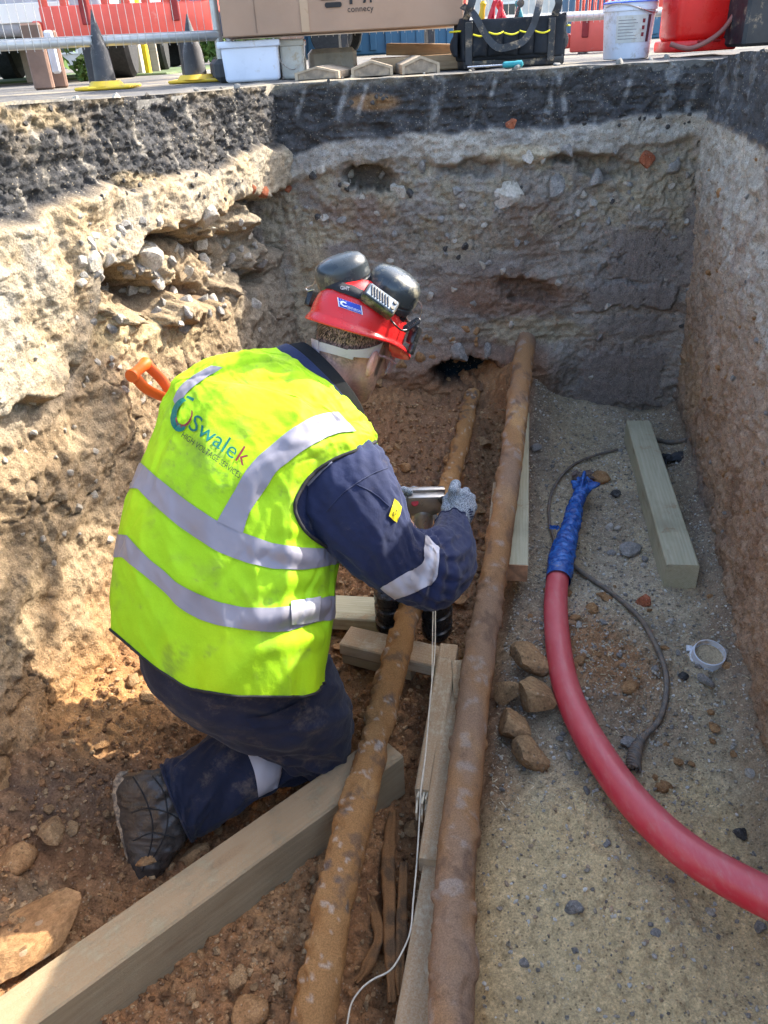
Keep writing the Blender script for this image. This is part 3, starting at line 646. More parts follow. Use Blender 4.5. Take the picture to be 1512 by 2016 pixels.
# ================================================================== things in the pit
T_GREEN = timber('treated_timber', (.40, .37, .24), (.52, .49, .34), .30)
T_OLD = timber('weathered_timber', (.30, .26, .165), (.42, .37, .25), .95, (.34, .23, .13), ring=False)
T_PALE = timber('sawn_timber', (.46, .38, .25), (.58, .50, .36), .95, (.33, .20, .10))
T_RAW = plain('sawn_end', (.52, .30, .16), .8, .3, 30, .4, 150)
T_CREAM = plain('splintered_wood', (.66, .58, .42), .8, .2, 40, .5, 120)
def beam(name, A, Bp, w, h, mat, label, group=None, bev=.004, roll=0, twist=0, rough=.0012):
    """timber with its top centre line from A to Bp"""
    A = Vector(A); Bp = Vector(Bp); x = (Bp-A); L = x.length; x.normalize(); z = Vector((0, 0, 1)); y = z.cross(x).normalized(); z = x.cross(y)
    if roll: q = Matrix.Rotation(roll, 3, x); y = q @ y; z = q @ z
    n = max(2, int(L/.02)); yy = [-.5, -.5+bev/w, -.25, 0, .25, .5-bev/w, .5]
    prof = [(-w/2+bev, 0), (-w*.17, 0), (w*.17, 0), (w/2-bev, 0), (w/2, -bev), (w/2, -h*.5), (w/2, -h+bev), (w/2-bev, -h), (0, -h), (-w/2+bev, -h), (-w/2, -h+bev), (-w/2, -h*.5), (-w/2, -bev)]
    V = []
    for i in range(n+1):
        t = i/n*L
        for (a, b) in prof: V.append((t-L/2, a, b+h/2))
    V = np.array(V); nn = fbm(V*[1.2, 12, 12] + len(name)+L*7, 1, 3, 33); V[:, 1] += nn*rough*np.sign(V[:, 1]); V[:, 2] += nn*rough
    k = len(prof); Q = gridq(n+1, k, True)
    me = bpy.data.meshes.new(name); me.from_pydata(V.tolist(), [], [tuple(q) for q in Q.tolist()]+[tuple(range(k)), tuple(range(n*k, n*k+k))[::-1]]); me.update()
    bm = bmesh.new(); bm.from_mesh(me); bmesh.ops.recalc_face_normals(bm, faces=bm.faces); bm.to_mesh(me); bm.free()
    o = link(name, me, mat); M = Matrix((x, y, z)).transposed().to_4x4(); o.matrix_world = Matrix.Translation((A+Bp)/2 - z*h/2) @ M
    if label: tag(o, label, 'timber', group)
    return o
G = 'timbers packed under and around the cables'
a = az(200, 1870, .085); b = az(693, 1520, .085); dv = (b-a)/np.linalg.norm(b-a)
beam('timber_beam', a-dv*.55, b+dv*.125, .098, .145, T_OLD, 'long weathered timber beam running diagonally under the thin clay-caked cable', G)
beam('timber_beam', az(1257, 828, .1), az(1345, 1112, .1), .104, .105, T_GREEN, 'loose green treated timber lying alone on the gravel by the right side', None)
a = az(1022, 812, .225); b = az(1014, 1111, .14)
pk = beam('timber_plank', a, b, .085, .07, T_GREEN, 'green plank with an orange sawn end beneath the thick cable', G)
pe = B().box((0, 0, 0), (.003, .083, .068)).out('sawn_end', T_RAW, pk); pe.location = ((Vector(b)-Vector(a)).length/2+.0015, 0, 0)
beam('timber_plank', az(979, 950, .20), az(962, 1118, .15), .03, .05, T_PALE, 'thin pale batten along the left side of the thick cable', G, .002)
a = az(640, 1192, .03); b = az(744, 1198, .03)
beam('timber_block', a-(b-a)*1.2, b+(b-a)*.25, .125, .05, T_GREEN, 'pale green timber block under the black clamp beside the kneeling person', G)
a = az(680, 1249, .065); b = az(866, 1292, .065)
beam('timber_block', a, b+(b-a)*.06, .092, .042, T_PALE, 'light timber block crossing under the thin cable below the clamp', G)
beam('timber_block', a+(b-a)*.02+[0, .005, -.044], b-(b-a)*.25+[0, 0, -.044], .088, .04, T_OLD, 'lower timber block carrying the light block below the clamp', G)
# splintered board between the cables
a = az(884, 1268, .10); b = az(837, 1555, .055)
pb = beam('timber_plank', a, b, .052, .07, T_PALE, 'soil-covered board with a splintered pale end between the two cables', G, .003)
sp = B(); L = (Vector(b)-Vector(a)).length
for k in range(11):
    y = -.022+.0044*k; e = random.uniform(.018, .05); z0 = random.uniform(-.02, .01)
    sp.poly([(L/2-.004, y, z0-.012), (L/2-.004, y+.0042, z0-.012), (L/2-.004, y+.0042, z0+.018), (L/2-.004, y, z0+.018)], (e, random.uniform(-.004, .004), random.uniform(-.014, .004)))
sp.out('splinters', T_CREAM, pb)
beam('timber_plank', az(905, 1327, .075), az(857, 1693, .06), .075, .05, T_PALE, 'pale edged plank under the left side of the thick cable, middle of the row', G, .003)
pn = beam('timber_plank', az(866, 1702, .035), az(806, 2080, .03), .075, .05, T_PALE, 'soil-covered plank lowest in the photo under the thick cable', G, .003)
beam('timber_wedge', az(900, 1300, .10), az(905, 1368, .085), .03, .07, T_PALE, 'short light wedge upright between splintered board and thick cable', G, .002)

# ---- cables
def rusty(name, c, lump):
    t = NT(name); a = t.n('ShaderNodeAttribute', attribute_name='Col')
    g = t.ramp(t.noise(320, 4, .75), .25, .75, .65, 1.3)
    col = t.mix(1.0, a.outputs['Color'], g, 'MULTIPLY')
    nb = t.bump(t.noise(160, 8, .75), lump, .004); nb = t.bump(t.noise(900, 2), .5, .001, nb)
    return t.fin(col, .9, nb, spec=.15)
def cable(name, path, rad, colf, mat, disp, n=420, seg=44, seed=0):
    Pp = spline(path, n); T = np.gradient(Pp, axis=0); T /= np.linalg.norm(T, axis=1)[:, None]
    up = np.array([0, 0, 1.0]); S_ = np.cross(T, up); S_ /= np.linalg.norm(S_, axis=1)[:, None]; U_ = np.cross(S_, T)
    r = np.interp(np.linspace(0, 1, n), np.linspace(0, 1, len(rad)), rad)
    an = np.linspace(0, 2*np.pi, seg, endpoint=False)
    Nn = S_[:, None]*np.cos(an)[None, :, None] + U_[:, None]*np.sin(an)[None, :, None]
    V = Pp[:, None]+Nn*r[:, None, None]; V = V.reshape(-1, 3); N_ = Nn.reshape(-1, 3); A_ = np.tile(an, n)
    V = V + N_*disp(V, A_)[:, None]
    return npmesh(name, V, gridq(n, seg, True), mat, col=colf(V, A_, N_))
def d1(V, A_):
    return .006*fbm(V, 14, 4, 701) + .0035*fbm(V, 45, 4, 702, .65) - .008*sst(.25, .6, fbm(V, 11, 4, 703)) + .009*sst(.2, .6, fbm(V*[1, 1, 1], 20, 3, 704, ridge=True))*sst(1.6, .8, abs(A_-0))
def c1(V, A_, N_):
    C = np.tile(np.array((.31, .165, .065)), (len(V), 1)); C = mixc(C, (.40, .235, .10), sst(0, .5, fbm(V, 9, 4, 711))*.7)
    C = mixc(C, (.16, .10, .06), sst(.22, .45, fbm(V, 22, 4, 712, .65))*.85); C = mixc(C, (.10, .09, .085), sst(.3, .5, fbm(V, 13, 5, 713, .65))*.8)
    C = mixc(C, (.5, .45, .38), sst(.45, .55, fbm(V, 60, 2, 714))*.5)
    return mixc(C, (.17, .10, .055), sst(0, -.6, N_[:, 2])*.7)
def d2(V, A_): return .0035*fbm(V, 14, 4, 721) + .0022*fbm(V, 50, 4, 722, .65) + .008*sst(.20, .5, fbm(V, 15, 4, 723, .6)) - .003*sst(.35, .55, fbm(V, 9, 4, 724))
def c2(V, A_, N_):
    C = np.tile(np.array((.30, .165, .075)), (len(V), 1)); C = mixc(C, (.24, .165, .115), sst(-.1, .4, fbm(V*[1, .5, 1], 7, 5, 731))*.75); C = mixc(C, (.42, .25, .11), sst(.0, .45, fbm(V*[1, .6, 1], 5, 4, 732))*.8)
    C = mixc(C, (.13, .085, .06), sst(.15, .45, fbm(V*[1, .6, 1], 22, 5, 733, .7))*.7); C = mixc(C, (.33, .29, .25), sst(.25, .5, fbm(V, 30, 3, 734))*.5)
    C = mixc(C, (.8, .78, .72), np.exp(-((V-np.array(az(961, 1138, .21)))**2).sum(1)/.008**2)[:]*.8)
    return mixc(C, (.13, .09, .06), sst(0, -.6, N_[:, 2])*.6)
M_C1 = rusty('caked_cable', 0, .9); M_C2 = rusty('old_cable', 0, .5)
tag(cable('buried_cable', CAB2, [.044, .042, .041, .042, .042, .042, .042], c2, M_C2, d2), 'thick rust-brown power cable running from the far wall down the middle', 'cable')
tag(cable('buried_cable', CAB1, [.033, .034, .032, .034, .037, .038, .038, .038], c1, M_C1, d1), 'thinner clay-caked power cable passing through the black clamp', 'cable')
# torn strips of old cable cover lying in the channel between the cables
for k, (pts, r, lab) in enumerate([([(728, 1760), (745, 1840), (722, 1905), (700, 1935)], .012, 'curled torn strip of old cable wrapping in the channel, upper one'),
                    ([(772, 1600), (765, 1700), (768, 1850), (772, 1975)], .017, 'long split strip of old rotten cover between the two cables'),
                    ([(795, 1700), (790, 1850), (788, 1960)], .012, 'narrow brown strip of old cover beside the splintered board')]):
    pp = np.array([az(x, y, -.055+.008*k) for x, y in pts])
    o = cable('cable_cover_strip', pp, [r*.7, r, r*.9, r*.5], lambda V, A_, N_: mixc(np.tile(np.array((.22, .115, .05)), (len(V), 1)), (.11, .07, .04), sst(0, .5, fbm(V, 30, 3, 741))), M_C1,
              lambda V, A_: .006*fbm(V, 25, 4, 742+k) - .008*np.exp(-(A_-1.6)**2/.2), 90, 18)
    tag(o, lab, 'debris')

# ---- red duct with its end sealed in blue plastic
t = NT('red_duct')
w = t.ramp(t.noise(7, 7, .7, (1, 1, 1)), .35, .7); sc = t.ramp(t.noise(60, 4, .7, (1, .2, 1)), .45, .75)
col = t.mix(w, (.55, .022, .045), (.62, .07, .09)); col = t.mix(t.math('MULTIPLY', sc, .35), col, (.55, .22, .2)); upm = t.ramp(t.up(), .2, 1, 0, .25)
col = t.mix(upm, col, (.62, .30, .27)); col = t.mix(t.math('MULTIPLY', t.ramp(t.noise(30, 9, .8), .58, .72), .5), col, (.42, .3, .22))
M_RED = t.fin(col, t.ramp(w, 0, 1, .36, .55), t.bump(t.noise(120, 4, .7), .12, .001), spec=.45)
RP = np.array([az(1108, 1090, .065), az(1099, 1131, .06), az(1094, 1205, .055), az(1105, 1310, .05), az(1130, 1395, .055), az(1192, 1505, .07), az(1272, 1605, .09), az(1372, 1690, .11), az(1512, 1768, .13), az(1660, 1830, .14), az(1850, 1880, .10)])
duct = empty('red_duct', tuple(RP[1])); tag(duct, 'curved red plastic duct with its end wrapped in blue film', 'duct')
def child(o, par):
    o.parent = par; o.matrix_parent_inverse = Matrix.Translation(par.location).inverted(); return o
child(cable('duct_pipe', RP, [.036, .0375, .039, .040, .040], lambda V, A_, N_: np.ones((len(V), 3)), M_RED, lambda V, A_: V[:, 0]*0+.0006*fbm(V, 9, 2, 751), 260, 48), duct)
BP = np.array([az(1099, 1142, .062), az(1108, 1092, .068), az(1116, 1060, .07), az(1126, 1030, .07), az(1133, 995, .07), az(1142, 975, .07), az(1150, 952, .075)])
def db(V, A_):
    r = fbm(V, 30, 3, 761, .6, True)*.0055 + .0035*fbm(V*[.6, 2.2, 2.2], 40, 3, 762, .6, True)
    s_ = np.repeat(np.linspace(0, 1, 240), 56); end = sst(.86, 1.0, s_)
    return r*sst(0, .06, s_) + end*(.022*np.sin(A_*4+1.0) + .010*np.sin(A_*9)) - .004*np.exp(-(s_-.42)**2/.0004) - .004*np.exp(-(s_-.66)**2/.0004)
t = NT('blue_film'); bw = t.noise(40, 5, .65, None, 1.0)
col = t.mix(t.ramp(bw, .35, .7), (.008, .05, .24), (.03, .16, .50)); col = t.mix(t.math('MULTIPLY', t.ramp(t.noise(24, 8, .75), .56, .66), .6), col, (.20, .22, .25))
M_BLUE = t.fin(col, .22, t.bump(t.noise(90, 5, .6, None, 2.0), .6, .004), spec=.6)
child(cable('blue_film_wrap', BP, [.041, .040, .033, .029, .026, .022, .030], lambda V, A_, N_: np.ones((len(V), 3)), M_BLUE, db, 240, 56), duct)
def ruf(cx, cy, z, r, seed, mat, n=26):
    """crumpled scrap of film"""
    bm = bmesh.new(); c = Vector(az(cx, cy, z)); rg = random.Random(seed); m = 9; vs = []
    for i in range(m):
        for j in range(m):
            u = (i/(m-1)-.5)*2; v = (j/(m-1)-.5)*2
            vs.append(bm.verts.new(c + Vector((u*r*(1+.3*rg.uniform(-1, 1)), v*r*.7*(1+.3*rg.uniform(-1, 1)), r*.28*rg.uniform(-1, 1)+r*.2))))
    for i in range(m-1):
        for j in range(m-1): bm.faces.new((vs[i*m+j], vs[i*m+m+j], vs[i*m+m+j+1], vs[i*m+j+1]))
    me = bpy.data.meshes.new('film'); bm.to_mesh(me); bm.free(); return me
for (x, y, r, lab) in [(1150, 948, .028, 0), (1092, 1040, .017, 0)]:
    o = link('film_flap', ruf(x, y, .08, r, int(x), M_BLUE), M_BLUE, duct); o.matrix_parent_inverse = Matrix.Translation(duct.location).inverted()
M_RAG = plain('dirty_rag', (.16, .12, .10), .8, .3, 20, .5, 60)
tag(link('rag', ruf(1148, 938, .03, .045, 5, M_RAG), M_RAG), 'crumpled brown scrap of rag just beyond the blue wrap', 'rag')
M_RAG2 = plain('black_rag', (.035, .035, .037), .7, .3, 20, .5, 60)
tag(link('rag', ruf(1325, 905, .03, .05, 8, M_RAG2), M_RAG2), 'dark crumpled scrap between the loose timber and right side', 'rag')

# ---- wire rope: strands laid round each other
M_WIRE = plain('wire_rope', (.15, .135, .115), .55, .35, 40, .3, 200, dirt=.5, dcol=(.26, .19, .13), metal=.35)
def rope(name, pix, z, R, r, twist, nst, n=420, mat=M_WIRE):
    P0 = np.array([on_floor(x, y) + [0, 0, z] for x, y in pix]); Pp = spline(P0, n)
    T = np.gradient(Pp, axis=0); seg = np.linalg.norm(T, axis=1); s_ = np.cumsum(seg); T /= seg[:, None]
    S_ = np.cross(T, [0, 0, 1.0]); S_ /= np.linalg.norm(S_, axis=1)[:, None]; U_ = np.cross(S_, T); bb = B()
    for k in range(nst):
        Rk = R(np.linspace(0, 1, n)) if callable(R) else R
        a_ = (s_*twist + 2*np.pi*k/nst)[:, None]; Rk = np.asarray(Rk)*np.ones(n)
        bb.tube((Pp + (S_*np.cos(a_)+U_*np.sin(a_))*Rk[:, None]).tolist(), r, 6)
    return bb.out(name, mat, smooth=True, angle=80)
zp = lambda a: [(960+x/2.725, 760+y/2.725) for x, y in a]
wr1 = zp([(695, 355), (600, 380), (500, 415), (420, 470), (360, 550), (330, 640), (330, 740), (352, 830), (375, 900)])
wr2 = zp([(440, 960), (475, 992), (540, 1040), (640, 1110), (740, 1190), (820, 1270), (880, 1370), (930, 1480), (955, 1580), (950, 1700), (925, 1790), (885, 1850), (830, 1900), (795, 1960), (780, 2030), (782, 2080)])
tag(rope('wire_rope', wr1, .014, .0030, .0030, 260, 4), 'thin grey wire curling round the far side of the blue wrap', 'wire')
tag(rope('wire_rope', wr2, .012, lambda s_: .0042 + .011*sst(.74, .92, s_), .0042, 130, 6, 620), 'twisted steel wire rope with frayed thick end beside the red duct', 'wire rope')
tag(rope('wire_rope', [(1290, 870), (1320, 876), (1350, 872)], .012, .006, .005, 120, 5, 60), 'short dark stub of cable behind the loose timber near the right side', 'wire rope')

# ---- white plastic cap
M_WHITEP = plain('white_plastic', (.62, .66, .70), .5, .1, 12, .1, 60, dirt=.35)
p = on_floor(1392, 1302); cap = empty('pipe_fitting', tuple(p+[0, 0, .012]), (.22, -.12, .3)); tag(cap, 'round white plastic end cap lying open on the gravel', 'pipe fitting')
B().lathe([(.050, .0), (.052, .004), (.047, .006), (.045, .030), (.042, .031), (.041, .012), (.036, .010)], 36).out('cap_rim', M_WHITEP, cap, True, angle=30)
for c_, d_, r_ in (((.058, 0, .005), (.022, .018, .006), 0.0), ((-.040, -.040, .005), (.022, .016, .006), .8), ((-.03, .048, .004), (.016, .02, .006), -.6)): B().box(c_, d_, r_, bev=.001).out('lug', M_WHITEP, cap)
B().lathe([(.040, .006), (.040, .012), (.02, .016), (.004, .014)], 24).out('soil_fill', M_EARTH, cap, True)
at = cap.children[-1].data.color_attributes.new('Col', 'FLOAT_COLOR', 'POINT')
for d_ in at.data: d_.color = (*GRAV, 1)

# ---- white string hanging from the clamp
M_STR = plain('string', (.62, .56, .44), .9, .15, 60, .3, 500)
z7 = lambda a: [(200+x/1.89, 1280+y/1.89) for x, y in a]
def string(P0, lab, r=.0019, n=200):
    Pp = spline(np.array(P0), n); tag(B().tube(Pp.tolist(), r, 6).out('string', M_STR, smooth=True, angle=80), lab, 'string')
S0 = z7([(1240, 0), (1222, 190), (1206, 380), (1188, 520), (1182, 640), (1172, 800), (1160, 930), (1150, 1040), (1120, 1120), (1075, 1190), (1010, 1225), (965, 1262), (930, 1315), (914, 1391), (905, 1470)])
zz = [.12, .125, .115, .105, .05, .04, .035, .03, .02, .02, .02, .02, .02, .02, .02]
string([az(857, 1180, .16)] + [az(x, y, z) for (x, y), z in zip(S0, zz)], 'long off-white string trailing from the clamp down to the bottom edge')
string([az(853, 1182, .155), az(851, 1290, .125), az(849, 1360, .12), az(842, 1440, .115), az(833, 1530, .105), az(828, 1570, .06)], 'shorter off-white string running beside the long one to the splintered board', .0016)

# ---- hydraulic spiking tool clamped on the thin cable
M_STEEL = plain('dull_steel', (.36, .34, .31), .38, .2, 14, .12, 120, dirt=.22, dcol=(.28, .2, .13), metal=.85)
M_BLK = plain('black_plastic', (.016, .017, .018), .28, .3, 20, .15, 90, dirt=.12, dcol=(.25, .19, .13))
M_REDB = plain('red_button', (.45, .015, .02), .35, .1)
tb = np.array([.075, 1.93, .115]); hd = ad(836, 992, 2.24); axv = Vector(hd-tb).normalized()
tool = empty('spiking_tool', tuple(tb)); tag(tool, 'steel hydraulic cable tool standing in a black clamp on the thin cable', 'tool')
cd = Vector(spline(CAB1, 100)[50]-spline(CAB1, 100)[60]).normalized(); cd.z = 0; cd.normalize(); sd = Vector((cd.y, -cd.x, 0))
def tchild(bb, nm, mat, **kw):
    o = bb.out(nm, mat, tool, **kw); o.matrix_parent_inverse = Matrix.Translation(tb).inverted(); return o
TB = Vector(tb)
for sgn, nm, dz in ((-1, 'clamp_jaw', 0), (1, 'clamp_jaw', -.012)):
    bb = B(); c0 = TB + sd*sgn*.074 + Vector((0, 0, dz-.01))
    bb.lathe([(.022, -.095), (.043, -.090), (.049, -.08), (.049, -.056), (.043, -.052), (.043, -.030), (.049, -.026), (.049, .0), (.043, .004), (.043, .024), (.049, .028), (.049, .055), (.040, .064), (.02, .066)], 28,
             Matrix.Translation(c0) @ Matrix((sd*1.0, cd*1.35, Vector((0, 0, 1)))).transposed().to_4x4())
    tchild(bb, nm, M_BLK, smooth=True, angle=35)
bb = B(); fr = Matrix((sd, cd, Vector((0, 0, 1)))).transposed().to_4x4()
bb.box(TB+Vector((0, 0, .058)), (.19, .09, .026), fr, bev=.006, seg=2); tchild(bb, 'clamp_bridge', M_BLK, smooth=True)
bb = B()
base = TB+Vector((0, 0, .05)); H0 = Vector(hd)
q = axv.to_track_quat('Z', 'Y').to_matrix().to_4x4(); ln = (H0-base).length
bb.lathe([(.026, 0), (.03, .004), (.03, ln*.30), (.035, ln*.31), (.033, ln*.36), (.030, ln*.37), (.030, ln*.7), (.037, ln*.72), (.038, ln*.95), (.034, ln*.97), (.02, ln*.98)], 32, Matrix.Translation(base) @ q)
tchild(bb, 'cylinder', M_STEEL, smooth=True)
hf = Matrix((Vector(cr), axv.cross(Vector(cr)).normalized(), axv)).transposed().to_4x4()
hf2 = hf @ Matrix.Rotation(.06, 4, 'Z')
bb = B(); bb.box(H0+axv*.002-Vector(cf)*.020, (.108, .032, .058), hf2, bev=.006, seg=2); bb.box(H0+axv*.034+Vector(cf)*.034, (.112, .022, .042), hf2, bev=.006, seg=2)
bb.box(H0-axv*.022+Vector(cf)*.002, (.07, .06, .02), hf2, bev=.003)
tchild(bb, 'tool_head', M_STEEL, smooth=True)
bb = B(); c0 = H0+axv*.004-Vector(cf)*.036-Vector(cr)*.030; bb.cyl(c0, c0-Vector(cf)*.007, .0115, .010, 20); tchild(bb, 'release_button', M_REDB, smooth=True)
bb = B(); c0 = H0-axv*.045-Vector(cf)*.03+Vector(cr)*.034; bb.cyl(c0, c0-Vector(cf)*.02, .009, .009, 6); bb.cyl(c0-Vector(cf)*.02, c0-Vector(cf)*.028, .006, .004, 12)
bb.tube([c0-axv*.0, c0-axv*.02+Vector(cr)*.004, c0-axv*.045+Vector(cr)*.002], .005, 8); tchild(bb, 'bolt', M_STEEL, smooth=True)
bb = B(); hA = H0+axv*.012+Vector(cf)*.0+Vector(cr)*.03; hB = Vector(ad(873, 985, 2.17)); hC = Vector(ad(888, 970, 2.15))
bb.tube([hA, (hA+hB)/2+axv*.004, hB, hC], [.006, .006, .007, .007], 10); bb.sph(hB, .013, 2); tchild(bb, 'lever', M_BLK, smooth=True)

# ---- spade stuck in behind the person, orange D handle
M_ORG = plain('orange_plastic', (.72, .13, .02), .4, .12, 10, .08, 60, dirt=.12)
M_BLADE = plain('spade_blade', (.2, .2, .2), .5, .3, 12, .3, 80, dirt=.5, metal=.7)
def wallpt(x, y, off):
    h_ = bvl.ray_cast(Vector(CO), Vector(ray(x, y)).normalized())[0]; dd = (np.array(h_)-CO) @ cf; return Vector(ad(x, y, dd-off))
w1 = wallpt(262, 738, .14); D0 = (np.array(w1)-CO) @ cf
w2 = Vector(ad(287, 716, D0+.085)); jn = Vector(ad(343, 790, D0+.10)); jn2 = Vector(ad(365, 808, D0+.12)); ft = Vector(az(520, 1040, -.03))
sp_ = empty('spade', tuple(w1)); tag(sp_, 'orange D-handled spade leaning against the sunlit side behind the person', 'spade')
def schild(bb, nm, mat, **kw):
    o = bb.out(nm, mat, sp_, **kw); o.matrix_parent_inverse = Matrix.Translation(w1).inverted(); return o
bb = B(); gd = (w2-w1).normalized()
bb.lathe([(.019, -.012), (.021, -.008), (.020, .0), (.0165, .02), (.0165, .09), (.020, .12), (.021, .126), (.0185, .13), (.012, .13), (.011, .12)], 24, Matrix.Translation(w1-gd*.004) @ gd.to_track_quat('Z', 'Y').to_matrix().to_4x4() @ Matrix.Scale((w2-w1).length/.118, 4, (0, 0, 1)))
bb.sph(w1-gd*.011, .0135, 2, (1, 1, .2), gd.to_track_quat('Z', 'Y').to_matrix().to_4x4())
def arm(p0, p1, p2, bb):
    P_ = spline(np.array([p0, p1, p2]), 14); T = np.gradient(P_, axis=0)
    rings = []
    for i in range(14):
        tt = Vector(T[i]).normalized(); wv = tt.cross((jn-w1).cross(w2-w1).normalized()).normalized(); nv = tt.cross(wv)
        rings.append([bb.bm.verts.new(Vector(P_[i]) + wv*.0085*math.cos(a_) + nv*.019*math.sin(a_)) for a_ in np.linspace(0, 2*math.pi, 12, endpoint=False)])
    for A_, B_ in zip(rings, rings[1:]):
        for k in range(12): bb.bm.faces.new((A_[k], A_[(k+1) % 12], B_[(k+1) % 12], B_[k]))
    bb.bm.faces.new(rings[0]); bb.bm.faces.new(rings[-1][::-1])
arm(w1, Vector(ad(292, 768, D0+.035)), jn, bb); arm(w2, Vector(ad(322, 752, D0+.10)), jn, bb)
bb.tube([jn, jn2], [.020, .017], 14)
schild(bb, 'handle', M_ORG, smooth=True, angle=50)
bb = B(); bb.cyl(jn2, jn2+(ft-jn2)*.62, .016, .016, 16); schild(bb, 'shaft', M_ORG, smooth=True)
bb = B(); s0 = jn2+(ft-jn2)*.62; dr_ = (ft-s0).normalized(); sx = dr_.cross(Vector((0, 0, 1))).normalized(); nn_ = dr_.cross(sx)
q4 = Matrix((sx, nn_, dr_)).transposed().to_4x4(); bb.box(s0+dr_*.15, (.17, .006, .28), q4, bev=.002); bb.cyl(s0-dr_*.03, s0+dr_*.08, .02, .012, 14); schild(bb, 'blade', M_BLADE)
# ================================================================== the kneeling person
def surf_nets(fn, ax):
    nx, ny, nz = map(len, ax)
    G = np.stack(np.meshgrid(*ax, indexing='ij'), -1)
    F_ = fn(G.reshape(-1, 3)).reshape(nx, ny, nz)
    ins = F_ < 0; cell = np.zeros((nx-1, ny-1, nz-1), int)
    for a in (0, 1):
        for b in (0, 1):
            for c in (0, 1): cell += ins[a:nx-1+a, b:ny-1+b, c:nz-1+c]
    act = (cell > 0) & (cell < 8); idx = -np.ones(act.shape, int); I = np.argwhere(act); idx[act] = np.arange(len(I))
    acc = np.zeros((len(I), 3)); cnt = np.zeros(len(I))
    cor = [(a, b, c) for a in (0, 1) for b in (0, 1) for c in (0, 1)]
    for p in cor:
        for q in cor:
            if sum(abs(p[k]-q[k]) for k in range(3)) != 1 or p > q: continue
            ip = I+np.array(p); iq = I+np.array(q); fp = F_[ip[:, 0], ip[:, 1], ip[:, 2]]; fq = F_[iq[:, 0], iq[:, 1], iq[:, 2]]
            m = (fp < 0) != (fq < 0); t_ = np.where(m, fp/np.where(m, fp-fq, 1), 0)
            Pp = np.stack([ax[k][ip[:, k]]*(1-t_)+ax[k][iq[:, k]]*t_ for k in range(3)], 1); acc += Pp*m[:, None]; cnt += m
    V = acc/cnt[:, None]; Q = []
    for k in range(3):
        sl0 = [slice(1, n-1) for n in (nx, ny, nz)]; sl0[k] = slice(0, (nx, ny, nz)[k]-1); sl1 = list(sl0); sl1[k] = slice(1, (nx, ny, nz)[k])
        A_ = ins[tuple(sl0)]; B_ = ins[tuple(sl1)]; E_ = np.argwhere(A_ != B_); off = np.array([s.start for s in sl0]); C_ = E_+off
        flip = A_[E_[:, 0], E_[:, 1], E_[:, 2]]; a1, a2 = [(1, 2), (2, 0), (0, 1)][k]; d1_ = np.eye(3, dtype=int)[a1]; d2_ = np.eye(3, dtype=int)[a2]
        q = np.stack([idx[tuple((C_-d1_-d2_).T)], idx[tuple((C_-d2_).T)], idx[tuple(C_.T)], idx[tuple((C_-d1_).T)]], 1)
        q = np.where(flip[:, None], q, q[:, ::-1]); Q.append(q)
    Q = np.concatenate(Q); return V, Q[(Q >= 0).all(1)]
def s_ell(p, c, r, R3=None):
    q = p-np.array(c)
    if R3 is not None: q = q @ R3
    r = np.array(r); k0 = np.linalg.norm(q/r, axis=1); k1 = np.linalg.norm(q/(r*r), axis=1)+1e-9; return k0*(k0-1)/k1
def s_cap(p, a, b, ra, rb):
    a = np.array(a, float); b = np.array(b, float); ba = b-a; t_ = np.clip(((p-a) @ ba)/(ba @ ba), 0, 1)
    return np.linalg.norm(p-a-t_[:, None]*ba, axis=1)-(ra+(rb-ra)*t_)
def smin(a, b, k):
    h_ = np.clip(.5+.5*(b-a)/k, 0, 1); return b*(1-h_)+a*h_-k*h_*(1-h_)
def smax(a, b, k): return -smin(-a, -b, k)

person = empty('person', tuple(az(430, 1480, -.04)))
tag(person, 'person kneeling in a yellow hi-vis vest, red helmet and navy overalls', 'person')
PM = Matrix.Translation(person.location).inverted()
def pchild(o, par=None):
    o.parent = par or person; o.matrix_parent_inverse = PM if par is None else Matrix()
    return o

# ---- head frame: he looks down and away to the right
Uh = .33*cr + .925*cu - .16*cf; Uh /= np.linalg.norm(Uh)
Fh = .66*cr + .76*cf; Fh -= Uh*(Fh @ Uh); Fh /= np.linalg.norm(Fh); Xh = np.cross(Fh, Uh)
RH = np.stack([Xh, Fh, Uh], 1); HC = ad(693, 684, 1.86)
hw = lambda x, y, z: HC + RH @ np.array([x, y, z])
J = dict(neck=ad(640, 752, 1.85), chest=ad(530, 890, 1.82), belly=ad(450, 1120, 1.76), pelvis=ad(440, 1270, 1.75),
         shR=ad(672, 905, 1.70), elR=ad(845, 1135, 1.83), wrR=ad(898, 1035, 2.08), shL=ad(410, 830, 1.90), elL=ad(590, 1010, 2.12), wrL=ad(772, 988, 2.28),
         hipR=ad(480, 1290, 1.72), knR=ad(640, 1440, 2.0), anR=ad(345, 1580, 1.88), hipL=ad(430, 1260, 1.85), knL=az(560, 1330, .03), anL=az(420, 1290, .03))
